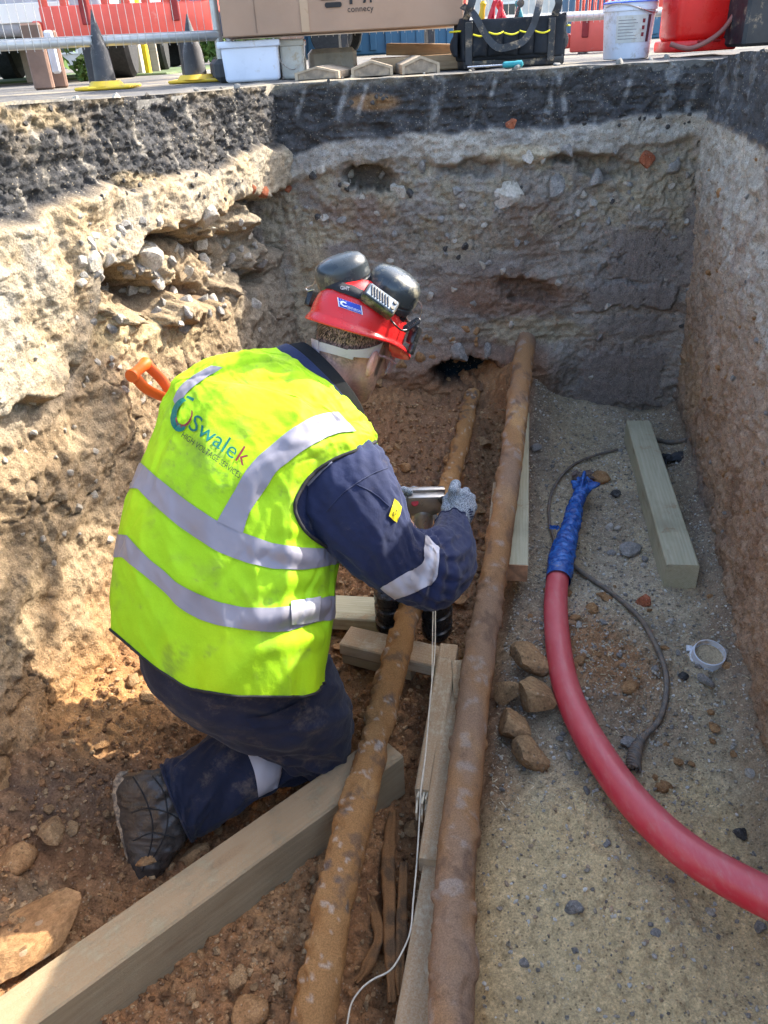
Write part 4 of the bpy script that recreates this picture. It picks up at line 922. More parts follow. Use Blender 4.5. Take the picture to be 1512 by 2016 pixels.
def f_head(p):
    q = (p-HC) @ RH
    q[:, 0] *= 1.0; ax_ = abs(q[:, 0]); qs = q.copy(); qs[:, 0] = ax_
    d_ = s_ell(q, (0, -.008, .030), (.077, .098, .088))
    d_ = smin(d_, s_ell(q, (0, .038, -.035), (.062, .060, .078)), .03)
    d_ = smin(d_, s_cap(qs, (.048, .012, -.055), (.012, .080, -.103), .020, .016), .03)
    d_ = smin(d_, s_ell(qs, (.036, .082, -.028), (.020, .014, .016)), .015)
    d_ = smin(d_, s_cap(q, (0, .094, .004), (0, .116, -.030), .008, .012), .012)
    d_ = smin(d_, s_cap(qs, (.0, .100, -.062), (.020, .092, -.062), .008, .006), .008)
    d_ = smin(d_, s_cap(qs, (.012, .098, .014), (.045, .082, .014), .009, .008), .012)
    d_ = smax(d_, -s_ell(qs, (.033, .104, -.001), (.016, .012, .010)), .008)
    ear = s_ell(qs, (.083, -.004, -.022), (.009, .022, .033), np.array(Matrix.Rotation(.45, 3, 'Z') @ Matrix.Rotation(-.2, 3, 'X')))
    ear = smax(ear, -s_ell(qs, (.093, .002, -.018), (.007, .012, .020)), .005)
    d_ = smin(d_, ear, .008)
    return d_
def f_body(p):
    nb = (J['neck']-HC) @ RH
    d_ = s_cap(p, hw(0, -.035, -.035), J['neck'], .057, .052)
    d_ = smin(d_, s_cap(p, J['neck'], J['chest'], .045, .10), .03); d_ = smin(d_, s_cap(p, J['chest'], J['belly'], .11, .10), .04); d_ = smin(d_, s_cap(p, J['belly'], J['pelvis'], .10, .10), .04)
    for s_ in 'RL':
        d_ = smin(d_, s_cap(p, J['chest']*.5+J['neck']*.5, J['sh'+s_], .05, .05), .03)
        d_ = smin(d_, s_cap(p, J['sh'+s_], J['el'+s_], .052, .042), .03); d_ = smin(d_, s_cap(p, J['el'+s_], J['wr'+s_], .042, .028), .02)
        d_ = smin(d_, s_cap(p, J['pelvis'], J['hip'+s_], .09, .085), .03); d_ = smin(d_, s_cap(p, J['hip'+s_], J['kn'+s_], .08, .045), .03); d_ = smin(d_, s_cap(p, J['kn'+s_], J['an'+s_], .052, .036), .02)
    hd_ = np.full(len(p), 1.0); m = np.linalg.norm(p-HC, axis=1) < .2
    hd_[m] = f_head(p[m])
    return np.where(m, smin(d_, hd_, .02), d_)
allp = np.array(list(J.values())); lo = allp.min(0)-.16; hi = np.maximum(allp.max(0)+.1, HC+.14)
def axis_(k, fine=.0038, coarse=.013):
    a_, b_ = HC[k]-.135, HC[k]+.135; xs = [lo[k]]
    while xs[-1] < hi[k]: xs.append(xs[-1]+(fine if a_-.004 < xs[-1] < b_ else coarse))
    return np.array(xs)
V, Q = surf_nets(f_body, [axis_(0), axis_(1), axis_(2)])
q = (V-HC) @ RH; SK = (.50, .285, .205)
C = np.tile(np.array(SK), (len(V), 1)); C = mixc(C, (.56, .27, .20), blob(q[:, 0], q[:, 2], .083, -.022, .03, .045)*(abs(q[:, 1]) < .04)*.6)
hm = sst(-.085, -.02, q[:, 2]-.35*np.clip(q[:, 1], -.2, .02)-.02)*sst(.055, .02, q[:, 1])*(np.linalg.norm(V-HC, axis=1) < .2)
hm *= 1-blob(q[:, 1], q[:, 2], -.004, -.022, .03, .04)
nz_ = sst(-.25, .35, fbm(V, 420, 2, 801)); C = mixc(C, (.12, .075, .06), hm*(.35+.5*nz_))
bd_ = sst(-.02, -.05, q[:, 2])*sst(-.0, .03, q[:, 1])*sst(-.13, -.11, q[:, 2]); C = mixc(C, (.20, .13, .10), bd_*(.2+.5*nz_))
C = mixc(C, (.06, .04, .03), sst(.028, .034, q[:, 1])*sst(.052, .044, q[:, 1])*sst(-.05, -.04, q[:, 2])*sst(.03, .01, q[:, 2])*(q[:, 0] > .05)*.85)
t = NT('skin'); a = t.n('ShaderNodeAttribute', attribute_name='Col'); col = t.mix(1.0, a.outputs['Color'], t.ramp(t.noise(160, 5), .3, .7, .88, 1.1), 'MULTIPLY')
nb = t.bump(t.noise(500, 4, .7), .25, .001)
t.b.inputs['Subsurface Weight'].default_value = .12; t.b.inputs['Subsurface Radius'].default_value = (.01, .004, .002); t.b.inputs['Subsurface Scale'].default_value = .5
M_SKIN = t.fin(col, .5, nb, spec=.35)
pchild(npmesh('body', V, Q, M_SKIN, col=C))
# cropped hair at the back of the head, clear of the band
M_HAIR = plain('hair', (.035, .024, .018), .55, .4, 30, .5, 400, spec=.3)
bm = bmesh.new(); rg = np.random.default_rng(5); n = 5200
th_ = rg.uniform(-2.5, 2.5, n) - math.pi/2; zz_ = rg.uniform(-.062, .06, n)
for k in range(n):
    a_, z_ = th_[k], zz_[k]
    if math.sin(a_) > .18 and z_ < .03: continue
    if z_ < -.02 and rg.uniform() < (-.02-z_)/.05: continue
    s_ = math.sqrt(max(.05, 1-((z_-.030)/.088)**2)); p0 = np.array([.0765*math.cos(a_)*s_, -.008+.0975*math.sin(a_)*s_, z_])
    if abs(p0[1]+.004) < .028 and z_ < .012: continue
    nn = np.array([math.cos(a_), math.sin(a_), .1]); tt_ = np.array([-math.sin(a_), math.cos(a_), 0]); L_ = (.010 if z_ > -.02 else .005)*rg.uniform(.6, 1.2)
    tip = p0+nn*L_*.45+np.array([0, 0, -1])*L_+tt_*rg.normal()*.002; w_ = .0009
    bm.faces.new([bm.verts.new(hw(*(p0-tt_*w_-nn*.001))), bm.verts.new(hw(*(p0+tt_*w_-nn*.001))), bm.verts.new(hw(*tip))])
me = bpy.data.meshes.new('hair'); bm.to_mesh(me); bm.free(); pchild(stuff(link('hair', me, M_HAIR)))

# ---- cloth
def cloth(name, c, var=.15, rough=.85, weave=900, bump=.25, col_attr=False, sheen=0.0, dirt=0.0):
    t = NT(name)
    if col_attr: base = t.n('ShaderNodeAttribute', attribute_name='Col').outputs['Color']
    else: base = t.mix(t.ramp(t.noise(9, 5), .3, .7), tuple(x*(1-var) for x in c), tuple(x*(1+var) for x in c))
    base = t.mix(1, base, t.ramp(t.noise(weave, 2), .3, .7, .88, 1.08), 'MULTIPLY')
    if dirt: base = t.mix(t.math('MULTIPLY', t.ramp(t.noise(13, 9, .75), .60-dirt*.2, .75), .6), base, (.20, .16, .12))
    nb = t.bump(t.noise(weave, 3, .6), bump, .001); nb = t.bump(t.noise(45, 5, .6), .35, .004, nb)
    if sheen: t.b.inputs['Sheen Weight'].default_value = sheen
    return t.fin(base, rough, nb, spec=.25)
M_NAVY = cloth('navy_cloth', (.016, .023, .064), .2, .85, 900, .3, False, .12, .15)
M_TROU = cloth('navy_trousers', (.014, .019, .042), .25, .85, 800, .3, False, .1, .45)
M_VEST = cloth('hi_vis_cloth', (.6, .9, .02), 0, .7, 1100, .18, True)
M_REFL = plain('reflective_tape', (.235, .225, .26), .42, .06, 6, .12, 90, .0015, dirt=.12, dcol=(.25, .24, .26), spec=.6)
M_REFL2 = plain('reflective_tape_lit', (.46, .45, .48), .4, .05, 6, .1, 90, .0015, spec=.6)  # lighter copy of the tape, direct sun put into its colour
M_BIND = plain('black_binding', (.018, .018, .018), .8, .2, 20, .3, 300)
class Loft:
    """closed garment surface through rings; each ring is given by its two outline points and half depth"""
    def __init__(s, st, nv=220, nu=144, p=2.3, wr=None):
        st = np.array(st, float); A_ = np.array([ad(*r_[0:3]) for r_ in st]); B_ = np.array([ad(*r_[3:6]) for r_ in st]); th = st[:, 6]
        S_ = spline(np.concatenate([A_, B_, th[:, None]], 1), nv); A_, B_, th = S_[:, :3], S_[:, 3:6], S_[:, 6]
        C_ = (A_+B_)/2; W_ = (B_-A_)/2; T = np.gradient(C_, axis=0); n_ = np.cross(W_, T); n_ /= np.linalg.norm(n_, axis=1)[:, None]
        n_ *= np.sign((n_ @ -cf))[:, None]
        for _ in range(10): n_[1:-1] = (n_[:-2]+n_[1:-1]*2+n_[2:])/4; n_ /= np.linalg.norm(n_, axis=1)[:, None]
        an = np.linspace(0, 2*np.pi, nu, endpoint=False); c_, s_ = np.cos(an), np.sin(an)
        c_ = np.sign(c_)*abs(c_)**(2/p); s_ = np.sign(s_)*abs(s_)**(2/p)
        V = C_[:, None]+W_[:, None]*c_[None, :, None]+n_[:, None]*(th[:, None]*s_)[..., None]
        s.V = V; s.nv, s.nu, s.an = nv, nu, an; s.norm()
        if wr is not None:
            vv = np.repeat(np.linspace(0, 1, nv), nu); s.V = V + s.N*wr(V.reshape(-1, 3), vv, np.tile(an, nv)).reshape(nv, nu, 1); s.norm()
    def norm(s):
        dv = np.gradient(s.V, axis=0); du = np.roll(s.V, -1, 1)-np.roll(s.V, 1, 1); N_ = np.cross(du, dv); N_ /= np.linalg.norm(N_, axis=2)[..., None]+1e-12
        c_ = s.V.mean(1, keepdims=True)
        if ((s.V-c_)*N_).sum() < 0: N_ = -N_
        s.N = N_
    def at(s, v, j, off=0.0):
        """rows v (fractional row index) of column j"""
        v = np.clip(v, 0, s.nv-1.001); i = v.astype(int); f = (v-i)[:, None]
        return s.V[i, j]*(1-f)+s.V[i+1, j]*f + (s.N[i, j]*(1-f)+s.N[i+1, j]*f)*off
    def cross(s, pts):
        """row where each column crosses an outline y(x) of the photograph; the far side is carried round"""
        pts = np.array(pts, float); px_, py_ = proj(s.V.reshape(-1, 3)); px_ = px_.reshape(s.nv, s.nu); py_ = py_.reshape(s.nv, s.nu)
        r = np.full(s.nu, np.nan)
        for j in range(s.nu):
            if not (.12 < s.an[j] < np.pi-.12): continue
            f = py_[:, j]-np.interp(px_[:, j], pts[:, 0], pts[:, 1]); k = np.where((f[:-1] > 0) & (f[1:] <= 0))[0]
            if len(k): k = k[-1]; r[j] = k+f[k]/(f[k]-f[k+1])
        ok = ~np.isnan(r); a_ = s.an[ok]; 
        r = np.interp(s.an, np.concatenate([a_-2*np.pi, a_, a_+2*np.pi]), np.tile(r[ok], 3))
        for _ in range(3): r = (np.roll(r, 1)+2*r+np.roll(r, -1))/4
        return r
    def mesh(s, name, v0, v1, rows, mat, off=0.0, col=None, drop=None, cap=False):
        v0 = np.broadcast_to(v0, (s.nu,)); v1 = np.broadcast_to(v1, (s.nu,)); t_ = np.linspace(0, 1, rows)
        P_ = np.stack([s.at(v0[j]+(v1[j]-v0[j])*t_, j, off) for j in range(s.nu)], 1); V = P_.reshape(-1, 3); Q = gridq(rows, s.nu, True)
        q_ = Q[::37]; fn_ = np.cross(V[q_[:, 1]]-V[q_[:, 0]], V[q_[:, 2]]-V[q_[:, 0]]); rc = P_.mean(1)[q_[:, 0]//s.nu]
        if (fn_*(V[q_[:, 0]]-rc)).sum() < 0: Q = Q[:, ::-1]
        if drop is not None:
            fc = V[Q].mean(1); a_ = s.an[Q.min(1) % s.nu]; Q = Q[~drop(fc, a_)]
        o = npmesh(name, V, Q, mat, col=None if col is None else col(V)); return pchild(o)
def bv_loft(L_):
    return BVHTree.FromPolygons([tuple(v) for v in L_.V.reshape(-1, 3).tolist()], gridq(L_.nv, L_.nu, True).tolist())
def hitp(bv, x, y, off):
    h_ = bv.ray_cast(Vector(CO), Vector(ray(x, y)).normalized())
    if h_[0] is None: return None
    n_ = h_[1]; n_ = n_ if n_.dot(Vector(ray(x, y))) < 0 else -n_
    return h_[0]+n_*off
def strip(name, A_, B_, bv, mat, n=60, m=6, off=.002, par=None, label=None):
    A_ = spline(np.array(A_, float), n); B_ = spline(np.array(B_, float), n); bm = bmesh.new(); g = []
    for i in range(n):
        row = []
        for j in range(m):
            p_ = A_[i]+(B_[i]-A_[i])*j/(m-1); h_ = hitp(bv, p_[0], p_[1], off); row.append(bm.verts.new(h_) if h_ is not None else None)
        g.append(row)
    for i in range(n-1):
        for j in range(m-1):
            f = (g[i][j], g[i+1][j], g[i+1][j+1], g[i][j+1])
            if all(f) and max((f[a_].co-f[(a_+1) % 4].co).length for a_ in range(4)) < .05: bm.faces.new(f)
    for v in [v for v in bm.verts if not v.link_faces]: bm.verts.remove(v)
    bmesh.ops.recalc_face_normals(bm, faces=bm.faces)
    r = bmesh.ops.extrude_face_region(bm, geom=list(bm.faces)); 
    for v in [e for e in r['geom'] if isinstance(e, bmesh.types.BMVert)]: v.co += (Vector(CO)-v.co).normalized()*.0012
    bmesh.ops.recalc_face_normals(bm, faces=bm.faces)
    me = bpy.data.meshes.new(name); bm.to_mesh(me); bm.free(); me.polygons.foreach_set('use_smooth', [True]*len(me.polygons)); me.set_sharp_from_angle(angle=math.radians(50))
    o = link(name, me, mat); pchild(o, par)
    if label: o['label'] = label
    return o
def glyphs(txt, size=1.0, shear=0.0, space=1.0):
    cu_ = bpy.data.curves.new('t', 'FONT'); cu_.body = txt; cu_.size = size; cu_.shear = shear; cu_.space_character = space; cu_.resolution_u = 3
    o = bpy.data.objects.new('t', cu_); COL.objects.link(o); dg = bpy.context.evaluated_depsgraph_get(); me = bpy.data.meshes.new_from_object(o.evaluated_get(dg))
    bpy.data.objects.remove(o); bpy.data.curves.remove(cu_); return me
def print_on(name, me, fn, mat, maxlen, par=None, pm=True):
    """lay a flat outline on a surface; fn maps its 2-D points to the surface"""
    bm = bmesh.new(); bm.from_mesh(me) if isinstance(me, bpy.types.Mesh) else None
    if not isinstance(me, bpy.types.Mesh):
        for pl in me: bm.faces.new([bm.verts.new((x, y, 0)) for x, y in pl])
    bmesh.ops.triangulate(bm, faces=bm.faces)
    for _ in range(4):
        es = [e for e in bm.edges if e.calc_length() > maxlen]
        if not es: break
        bmesh.ops.subdivide_edges(bm, edges=es, cuts=1); bmesh.ops.triangulate(bm, faces=bm.faces)
    bad = []
    for v in bm.verts:
        h_ = fn(v.co.x, v.co.y)
        if h_ is None: bad.append(v)
        else: v.co = h_
    bmesh.ops.delete(bm, geom=bad, context='VERTS')
    m2 = bpy.data.meshes.new(name); bm.to_mesh(m2); bm.free(); o = link(name, m2, mat)
    return pchild(o, par) if pm else o
def affine(bv, o_, dx, dy, off=.002):
    return lambda x, y: hitp(bv, o_[0]+dx[0]*x+dy[0]*y, o_[1]+dx[1]*x+dy[1]*y, off)

# ---- torso: navy jacket under the vest
def wr_vest(P, v, a):
    r = .007*fbm(np.stack([a*1.3, v*6+a*.8, v*0], 1), 1, 4, 811, .55) + .0035*fbm(np.stack([a*2.0+v*3, v*13-a*2.2, v*0], 1), 1, 3, 812, .45, True) + .010*fbm(np.stack([a*1.5-v*2.0, v*3.2+a*.9, v*0], 1), 1, 2, 818, .4, True)
    x, y = proj(P); f = np.sin(a) > 0
    r = r + .0010*fbm(np.stack([a*4.5+v*5, v*26-a*5, v*0], 1), 1, 3, 815, .55, True) - .006*np.clip(fbm(np.stack([a*1.1-v*2.2, v*7+a*1.9, v*0], 1), 1, 2, 816, .5, True)-.55, 0, 1)/.45
    w_ = blob(x, y, 590, 1215, 110, 60, -8, .7)*f; r = r + .012*w_*np.sin((y+.22*x)/11.0)*.6
    w_ = blob(x, y, 600, 1080, 90, 40, -15, .7)*f; r = r + .008*w_*np.sin((y-.3*x)/9.0)*.5
    r = r - .010*blob(x, y, 400, 1250, 50, 120, 18, .8)*f + .006*blob(x, y, 300, 1150, 60, 90, 0, .8)*f - .008*np.exp(-((x-330-(1200-y)*.30)/16)**2)*sst(1000, 1060, y)*f*.6
    r = r + .006*blob(x, y, 600, 820, 110, 30, -38, .8)*np.sin((y+.8*x)/13)*f*.5 + .005*sst(1260, 1350, y)*np.sin(a*11)*f*.6
    return r
ST_V = [(285, 1410, 1.80, 640, 1430, 1.74, .125), (243, 1262, 1.81, 622, 1362, 1.70, .145), (246, 1150, 1.81, 640, 1235, 1.69, .15), (262, 1040, 1.82, 655, 1110, 1.69, .15), (294, 940, 1.83, 662, 1010, 1.69, .145),
        (322, 860, 1.85, 690, 945, 1.69, .14), (340, 805, 1.86, 722, 905, 1.70, .128), (356, 768, 1.87, 738, 880, 1.72, .11), (395, 736, 1.87, 734, 862, 1.74, .095), (455, 715, 1.87, 716, 848, 1.77, .086), (522, 702, 1.87, 702, 836, 1.79, .078)]
vest = Loft(ST_V, 260, 300, 2.35, wr_vest)
bv_v = bv_loft(vest)
def z5(a): return [(220+x/2.7, 660+y/2.7) for x, y in a]
hem = vest.cross([(200, 1225), (243, 1262), (300, 1312), (370, 1358), (470, 1373), (600, 1373), (622, 1366), (680, 1360)])
ARM = np.array([(738, 868), (702, 884), (655, 906), (615, 934), (592, 965), (580, 995), (590, 1030), (615, 1058), (655, 1084), (700, 1080), (800, 1000), (760, 866)], float)
def inpoly(x, y, pl):
    c = np.zeros(len(x), bool); j = len(pl)-1
    for i in range(len(pl)):
        xi, yi = pl[i]; xj, yj = pl[j]; m = ((yi > y) != (yj > y)) & (x < (xj-xi)*(y-yi)/(yj-yi+1e-9)+xi); c ^= m; j = i
    return c
def drop(fc, a_): x, y = proj(fc); return inpoly(x, y, ARM) & (np.sin(a_) > -.2)
def col_vest(V):
    x, y = proj(V); C = np.tile(np.array((.33, .62, .012)), (len(V), 1)); C = mixc(C, (.41, .66, .01), sst(-.3, .5, fbm(V, 5, 3, 820)))
    n1 = fbm(V, 60, 5, 821, .7); n2 = fbm(V, 16, 4, 822, .6)
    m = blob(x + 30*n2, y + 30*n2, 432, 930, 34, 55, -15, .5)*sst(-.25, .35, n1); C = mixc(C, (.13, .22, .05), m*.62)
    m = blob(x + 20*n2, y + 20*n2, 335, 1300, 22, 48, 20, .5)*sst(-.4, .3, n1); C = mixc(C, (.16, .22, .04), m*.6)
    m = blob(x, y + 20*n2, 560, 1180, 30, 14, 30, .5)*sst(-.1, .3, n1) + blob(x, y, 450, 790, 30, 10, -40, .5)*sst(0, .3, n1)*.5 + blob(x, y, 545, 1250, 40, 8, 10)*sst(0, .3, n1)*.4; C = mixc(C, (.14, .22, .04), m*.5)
    C = mixc(C, (.17, .22, .06), sst(.30, .5, fbm(V, 90, 3, 824, .7))*sst(0, .4, n2)*.5); return mixc(C, (.20, .29, .04), sst(.05, .5, n2)*.35)
navy_in = Loft([tuple(list(r_[:6])+[r_[6]-.006]) for r_ in ST_V], 120, 96, 2.35)
jk = navy_in.mesh('jacket', 22, 118, 100, M_NAVY, -.018)
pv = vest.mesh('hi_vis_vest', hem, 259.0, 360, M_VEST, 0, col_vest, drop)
sol = pv.modifiers.new('thickness', 'SOLIDIFY'); sol.thickness = .0025; sol.offset = -1
B1u = vest.cross(z5([(160, 680), (230, 745), (400, 880), (555, 985), (700, 1050), (850, 1105), (1000, 1130), (1130, 1132), (1200, 1140)]))
B1l = vest.cross(z5([(140, 815), (185, 865), (350, 1010), (560, 1150), (720, 1210), (860, 1243), (1020, 1245), (1120, 1230), (1200, 1215)]))
B2u = vest.cross(z5([(80, 1060), (110, 1095), (200, 1190), (290, 1260), (340, 1312), (450, 1370), (560, 1415), (700, 1447), (850, 1452), (950, 1440), (1105, 1400), (1180, 1380)]))
B2l = vest.cross(z5([(60, 1180), (98, 1215), (230, 1320), (290, 1370), (345, 1435), (440, 1500), (560, 1540), (700, 1562), (850, 1576), (940, 1572), (1090, 1522), (1180, 1500)]))
for a_, b_ in ((B1l, B1u), (B2l, B2u)):
    pchild(vest.mesh('reflective_band', a_, b_, 14, M_REFL, .0022, None, drop), pv)
strip('reflective_band', z5([(560, 990), (640, 850), (740, 690), (860, 580), (960, 500), (1060, 440), (1150, 415), (1200, 408)]), z5([(698, 1052), (740, 930), (820, 810), (880, 720), (940, 672), (1040, 600), (1180, 530), (1300, 512)]), bv_v, M_REFL, 70, 12, .0026, pv)
strip('reflective_band', z5([(530, 165), (440, 215), (385, 258), (350, 300), (330, 345)]), z5([(592, 172), (500, 232), (430, 282), (385, 332), (350, 392)]), bv_v, M_REFL, 40, 8, .0026, pv)
strip('fastening_tab', z5([(948, 1416), (1030, 1405), (1104, 1390)]), z5([(950, 1532), (1020, 1530), (1094, 1514)]), bv_v, M_REFL2, 24, 12, .005, pv)
M_PRINTG = plain('green_print', (.0, .13, .10), .6, .1); M_PRINTR = plain('maroon_print', (.20, .02, .03), .6, .1); M_PRINTB = plain('dark_print', (.03, .06, .03), .6, .1)
bx = np.array([.815, .578]); by = np.array([.50, -.80])
k1 = 45.0
print_on('printed_letters', glyphs('Swale', 1), affine(bv_v, (369, 842), bx*k1*1.08, by*k1*1.12, .0028), M_PRINTG, .14, pv)
print_on('printed_letters', glyphs('k', 1), affine(bv_v, (369+92, 842+63), bx*k1*1.08, by*k1*1.15, .0028), M_PRINTR, .14, pv)
print_on('printed_letters', glyphs('HIGH VOLTAGE SERVICES', 1), affine(bv_v, (357, 860), bx*12.2+np.array([0, .15]), by*17.5, .0028), M_PRINTB, .3, pv)
def cres(cx, cy, ro, ri, ox, oy, a0, a1, sq, n=26):
    o_, i_ = [], []
    for k in range(n+1):
        a_ = a0+(a1-a0)*k/n; o_.append((cx+ro*math.cos(a_)*sq, cy+ro*math.sin(a_))); i_.append((cx+ox+ri*math.cos(a_)*sq, cy+oy+ri*math.sin(a_)))
    return [[o_[k], o_[k+1], i_[k+1], i_[k]] for k in range(n)]
lg = cres(0, 0, 1, .74, .16, .10, 1.9, 5.3, .62) + [[(-.05, .98), (.42, .88), (.46, 1.06), (.0, 1.12)]]
print_on('printed_logo', lg, affine(bv_v, (361, 818), (33, 9), (9, -33), .0046), M_PRINTG, .2, pv)
print_on('printed_logo', cres(.12, 0, .72, .62, -.03, .06, 3.6, 6.8, .66), affine(bv_v, (361, 818), (33, 9), (9, -33), .0046), M_PRINTR, .2, pv)
# bindings
def binding(name, pts, bv, r=.0032, n=80, off=.002, par=None, mat=None):
    Pp = spline(np.array(pts, float), n); hs = [hitp(bv, x, y, off) for x, y in Pp]; hs = [h_ for h_ in hs if h_ is not None]
    return pchild(B().tube(hs, r, 8).out(name, mat or M_BIND, smooth=True, angle=80), par)
binding('binding', [(738, 870), (702, 886), (655, 906), (615, 934), (592, 965), (580, 995), (590, 1030), (615, 1058), (652, 1082)], bv_v, r=.0042, par=pv)
hp = [vest.at(np.array([hem[j]+.3]), j, .001)[0] for j in range(vest.nu)]; pchild(B().tube(hp+[hp[0]], .0032, 6).out('binding', M_BIND, smooth=True, angle=80), pv)

# ---- collar
col_o = Loft([(508, 716, 1.87, 690, 854, 1.79, .076), (534, 698, 1.87, 698, 843, 1.80, .080), (560, 686, 1.87, 706, 830, 1.81, .082)], 30, 80, 2.2, lambda P, v, a: .002*fbm(P, 12, 3, 831))
cm = col_o.mesh('collar', 0, 28.9, 24, M_NAVY); sm = cm.modifiers.new('thickness', 'SOLIDIFY'); sm.thickness = .005
M_BLKC = cloth('black_fleece', (.012, .012, .013), .2, .95, 500, .5)
col_i = Loft([(548, 700, 1.87, 700, 843, 1.80, .078), (566, 687, 1.87, 709, 833, 1.81, .080), (590, 682, 1.87, 718, 818, 1.82, .076)], 30, 80, 2.2, lambda P, v, a: .002*fbm(P, 14, 3, 832))
cm = col_i.mesh('collar_lining', 0, 28.9, 24, M_BLKC); sm = cm.modifiers.new('thickness', 'SOLIDIFY'); sm.thickness = .006

# ---- sleeves
def wr_sleeve(seed, elb, amp=1.0):
    def f(P, v, a):
        e_ = np.exp(-((v-elb)/.16)**2)
        r = .013*fbm(np.stack([v*5.2+a*.7, a*2.0+v*4, v*0], 1), 1, 4, seed, .5, True)*(.55+.6*e_) + .005*fbm(np.stack([v*16+a*3, a*2.5-v*6, v*0], 1), 1, 3, seed+5, .5, True) + .003*fbm(np.stack([v*14, a*1.2, v*0], 1), 1, 4, seed+1)
        r += e_*.0045*np.sin(v*80+3.2*np.sin(a*1.3)+3*np.sin(v*21))*sst(-.2, .8, np.sin(a-.3)) - .004*np.exp(-((v-elb+.02)/.015)**2)
        return r*amp
    return f
slv = Loft([(680, 850, 1.80, 590, 955, 1.76, .070), (722, 868, 1.75, 592, 995, 1.72, .082), (752, 890, 1.715, 608, 1038, 1.69, .086), (764, 917, 1.70, 655, 1084, 1.685, .084), (770, 957, 1.72, 702, 1124, 1.70, .078),
            (780, 1005, 1.74, 748, 1160, 1.735, .074), (808, 1040, 1.77, 795, 1185, 1.77, .072), (836, 1053, 1.80, 850, 1196, 1.81, .070), (853, 1046, 1.84, 892, 1168, 1.86, .064), (856, 1042, 1.90, 917, 1116, 1.93, .058), (858, 1034, 1.97, 920, 1072, 2.0, .050), (862, 1024, 2.03, 914, 1042, 2.05, .042)], 240, 112, 2.1, wr_sleeve(841, .60))
slm = slv.mesh('sleeve', 0, 239, 220, M_NAVY); sm = slm.modifiers.new('thickness', 'SOLIDIFY'); sm.thickness = .003; sm.offset = -1
bv_s = bv_loft(slv)
cf_ = slv.V[236]; pchild(B().tube(cf_.tolist()+[cf_[0].tolist()], .0035, 6).out('cuff', M_NAVY, smooth=True, angle=80), slm)
def z4(a): return [(560+x/2.908, 860+y/2.908) for x, y in a]
strip('reflective_band', z4([(803, 556), (795, 640), (784, 722), (670, 790), (548, 862)]), z4([(888, 640), (882, 730), (862, 822), (750, 885), (632, 928)]), bv_s, M_REFL2, 50, 10, .003, slm)
for pts in (z4([(240, 430), (330, 330), (410, 270), (500, 215), (590, 178)]), z4([(412, 272), (520, 330), (600, 400)])): binding('seam', pts, bv_s, .0012, 40, .0006, slm, M_NAVY)
ptc = plain('yellow_patch', (.85, .68, .02), .6, .08)
strip('arm_patch', z4([(628, 350), (610, 405), (594, 452)]), z4([(666, 402), (655, 448), (640, 492)]), bv_s, ptc, 12, 8, .003, slm)
print_on('patch_letters', glyphs('ATE', 1), affine(bv_s, (768, 1018), (9.0, -5.2), (1.5, -14), .006), M_PRINTB, .3, slm)
strip('shoulder_tape', z4([(262, 140), (200, 200), (128, 275)]), z4([(275, 150), (212, 212), (140, 285)]), bv_s, M_REFL, 20, 4, .003, slm)
sl2 = Loft([(395, 800, 1.93, 470, 900, 1.93, .07), (520, 930, 2.05, 500, 1030, 2.05, .065), (600, 960, 2.12, 600, 1060, 2.12, .06), (690, 955, 2.2, 700, 1040, 2.2, .052), (765, 960, 2.27, 770, 1010, 2.27, .04)], 100, 64, 2.1, wr_sleeve(851, .5))
sl2.mesh('sleeve', 0, 99, 90, M_NAVY)

# ---- trousers: near leg folded under him, far leg behind it
def wr_tr(seed, amp=1.0):
    return lambda P, v, a: amp*(.007*np.sin(v*34+3*np.sin(a+1)+5*fbm(P, 5, 2, seed+7))*sst(-.3, .6, fbm(P, 7, 2, seed+9)) + .015*fbm(np.stack([v*5+a*.6, a*1.5+v*3, v*0], 1), 1, 4, seed, .5, True) + .003*fbm(P, 30, 3, seed+1))
thg = Loft([(330, 1170, 1.80, 610, 1180, 1.74, .13), (290, 1280, 1.81, 628, 1262, 1.75, .14), (322, 1352, 1.82, 650, 1320, 1.79, .135), (392, 1396, 1.85, 672, 1362, 1.84, .12), (470, 1424, 1.90, 686, 1402, 1.90, .105), (545, 1470, 1.95, 688, 1440, 1.96, .09), (600, 1498, 2.0, 682, 1476, 2.0, .075), (640, 1503, 2.03, 668, 1492, 2.03, .04)], 140, 96, 2.2, wr_tr(861))
t1 = thg.mesh('trousers', 0, 139, 130, M_TROU)
shn = Loft([(676, 1405, 2.03, 662, 1504, 2.03, .05), (640, 1378, 2.02, 636, 1516, 2.02, .072), (590, 1385, 2.0, 588, 1534, 1.99, .076), (530, 1408, 1.97, 540, 1548, 1.96, .075), (468, 1430, 1.93, 498, 1572, 1.92, .074), (400, 1462, 1.90, 445, 1606, 1.90, .074), (345, 1494, 1.88, 400, 1636, 1.88, .075), (318, 1510, 1.87, 376, 1652, 1.87, .074)], 160, 96, 2.2, wr_tr(871, .9))
t2 = shn.mesh('trouser_leg', 0, 159, 150, M_TROU); sm = t2.modifiers.new('thickness', 'SOLIDIFY'); sm.thickness = .004; sm.offset = -1
bv_sh = bv_loft(shn)
cf_ = shn.V[157]; pchild(B().tube(cf_.tolist()+[cf_[0].tolist()], .004, 6).out('hem', M_TROU, smooth=True, angle=80), t2)
strip('reflective_band', [(456, 1424), (468, 1448), (486, 1482), (502, 1524), (508, 1568)], [(534, 1402), (540, 1440), (552, 1480), (554, 1510), (545, 1550)], bv_sh, M_REFL2, 30, 10, .003, t2)
bv_t = bv_loft(thg)
strip('pocket_flap', [(480, 1412), (540, 1400), (588, 1378)], [(500, 1432), (560, 1425), (594, 1405)], bv_t, M_TROU, 24, 8, .006, t1)
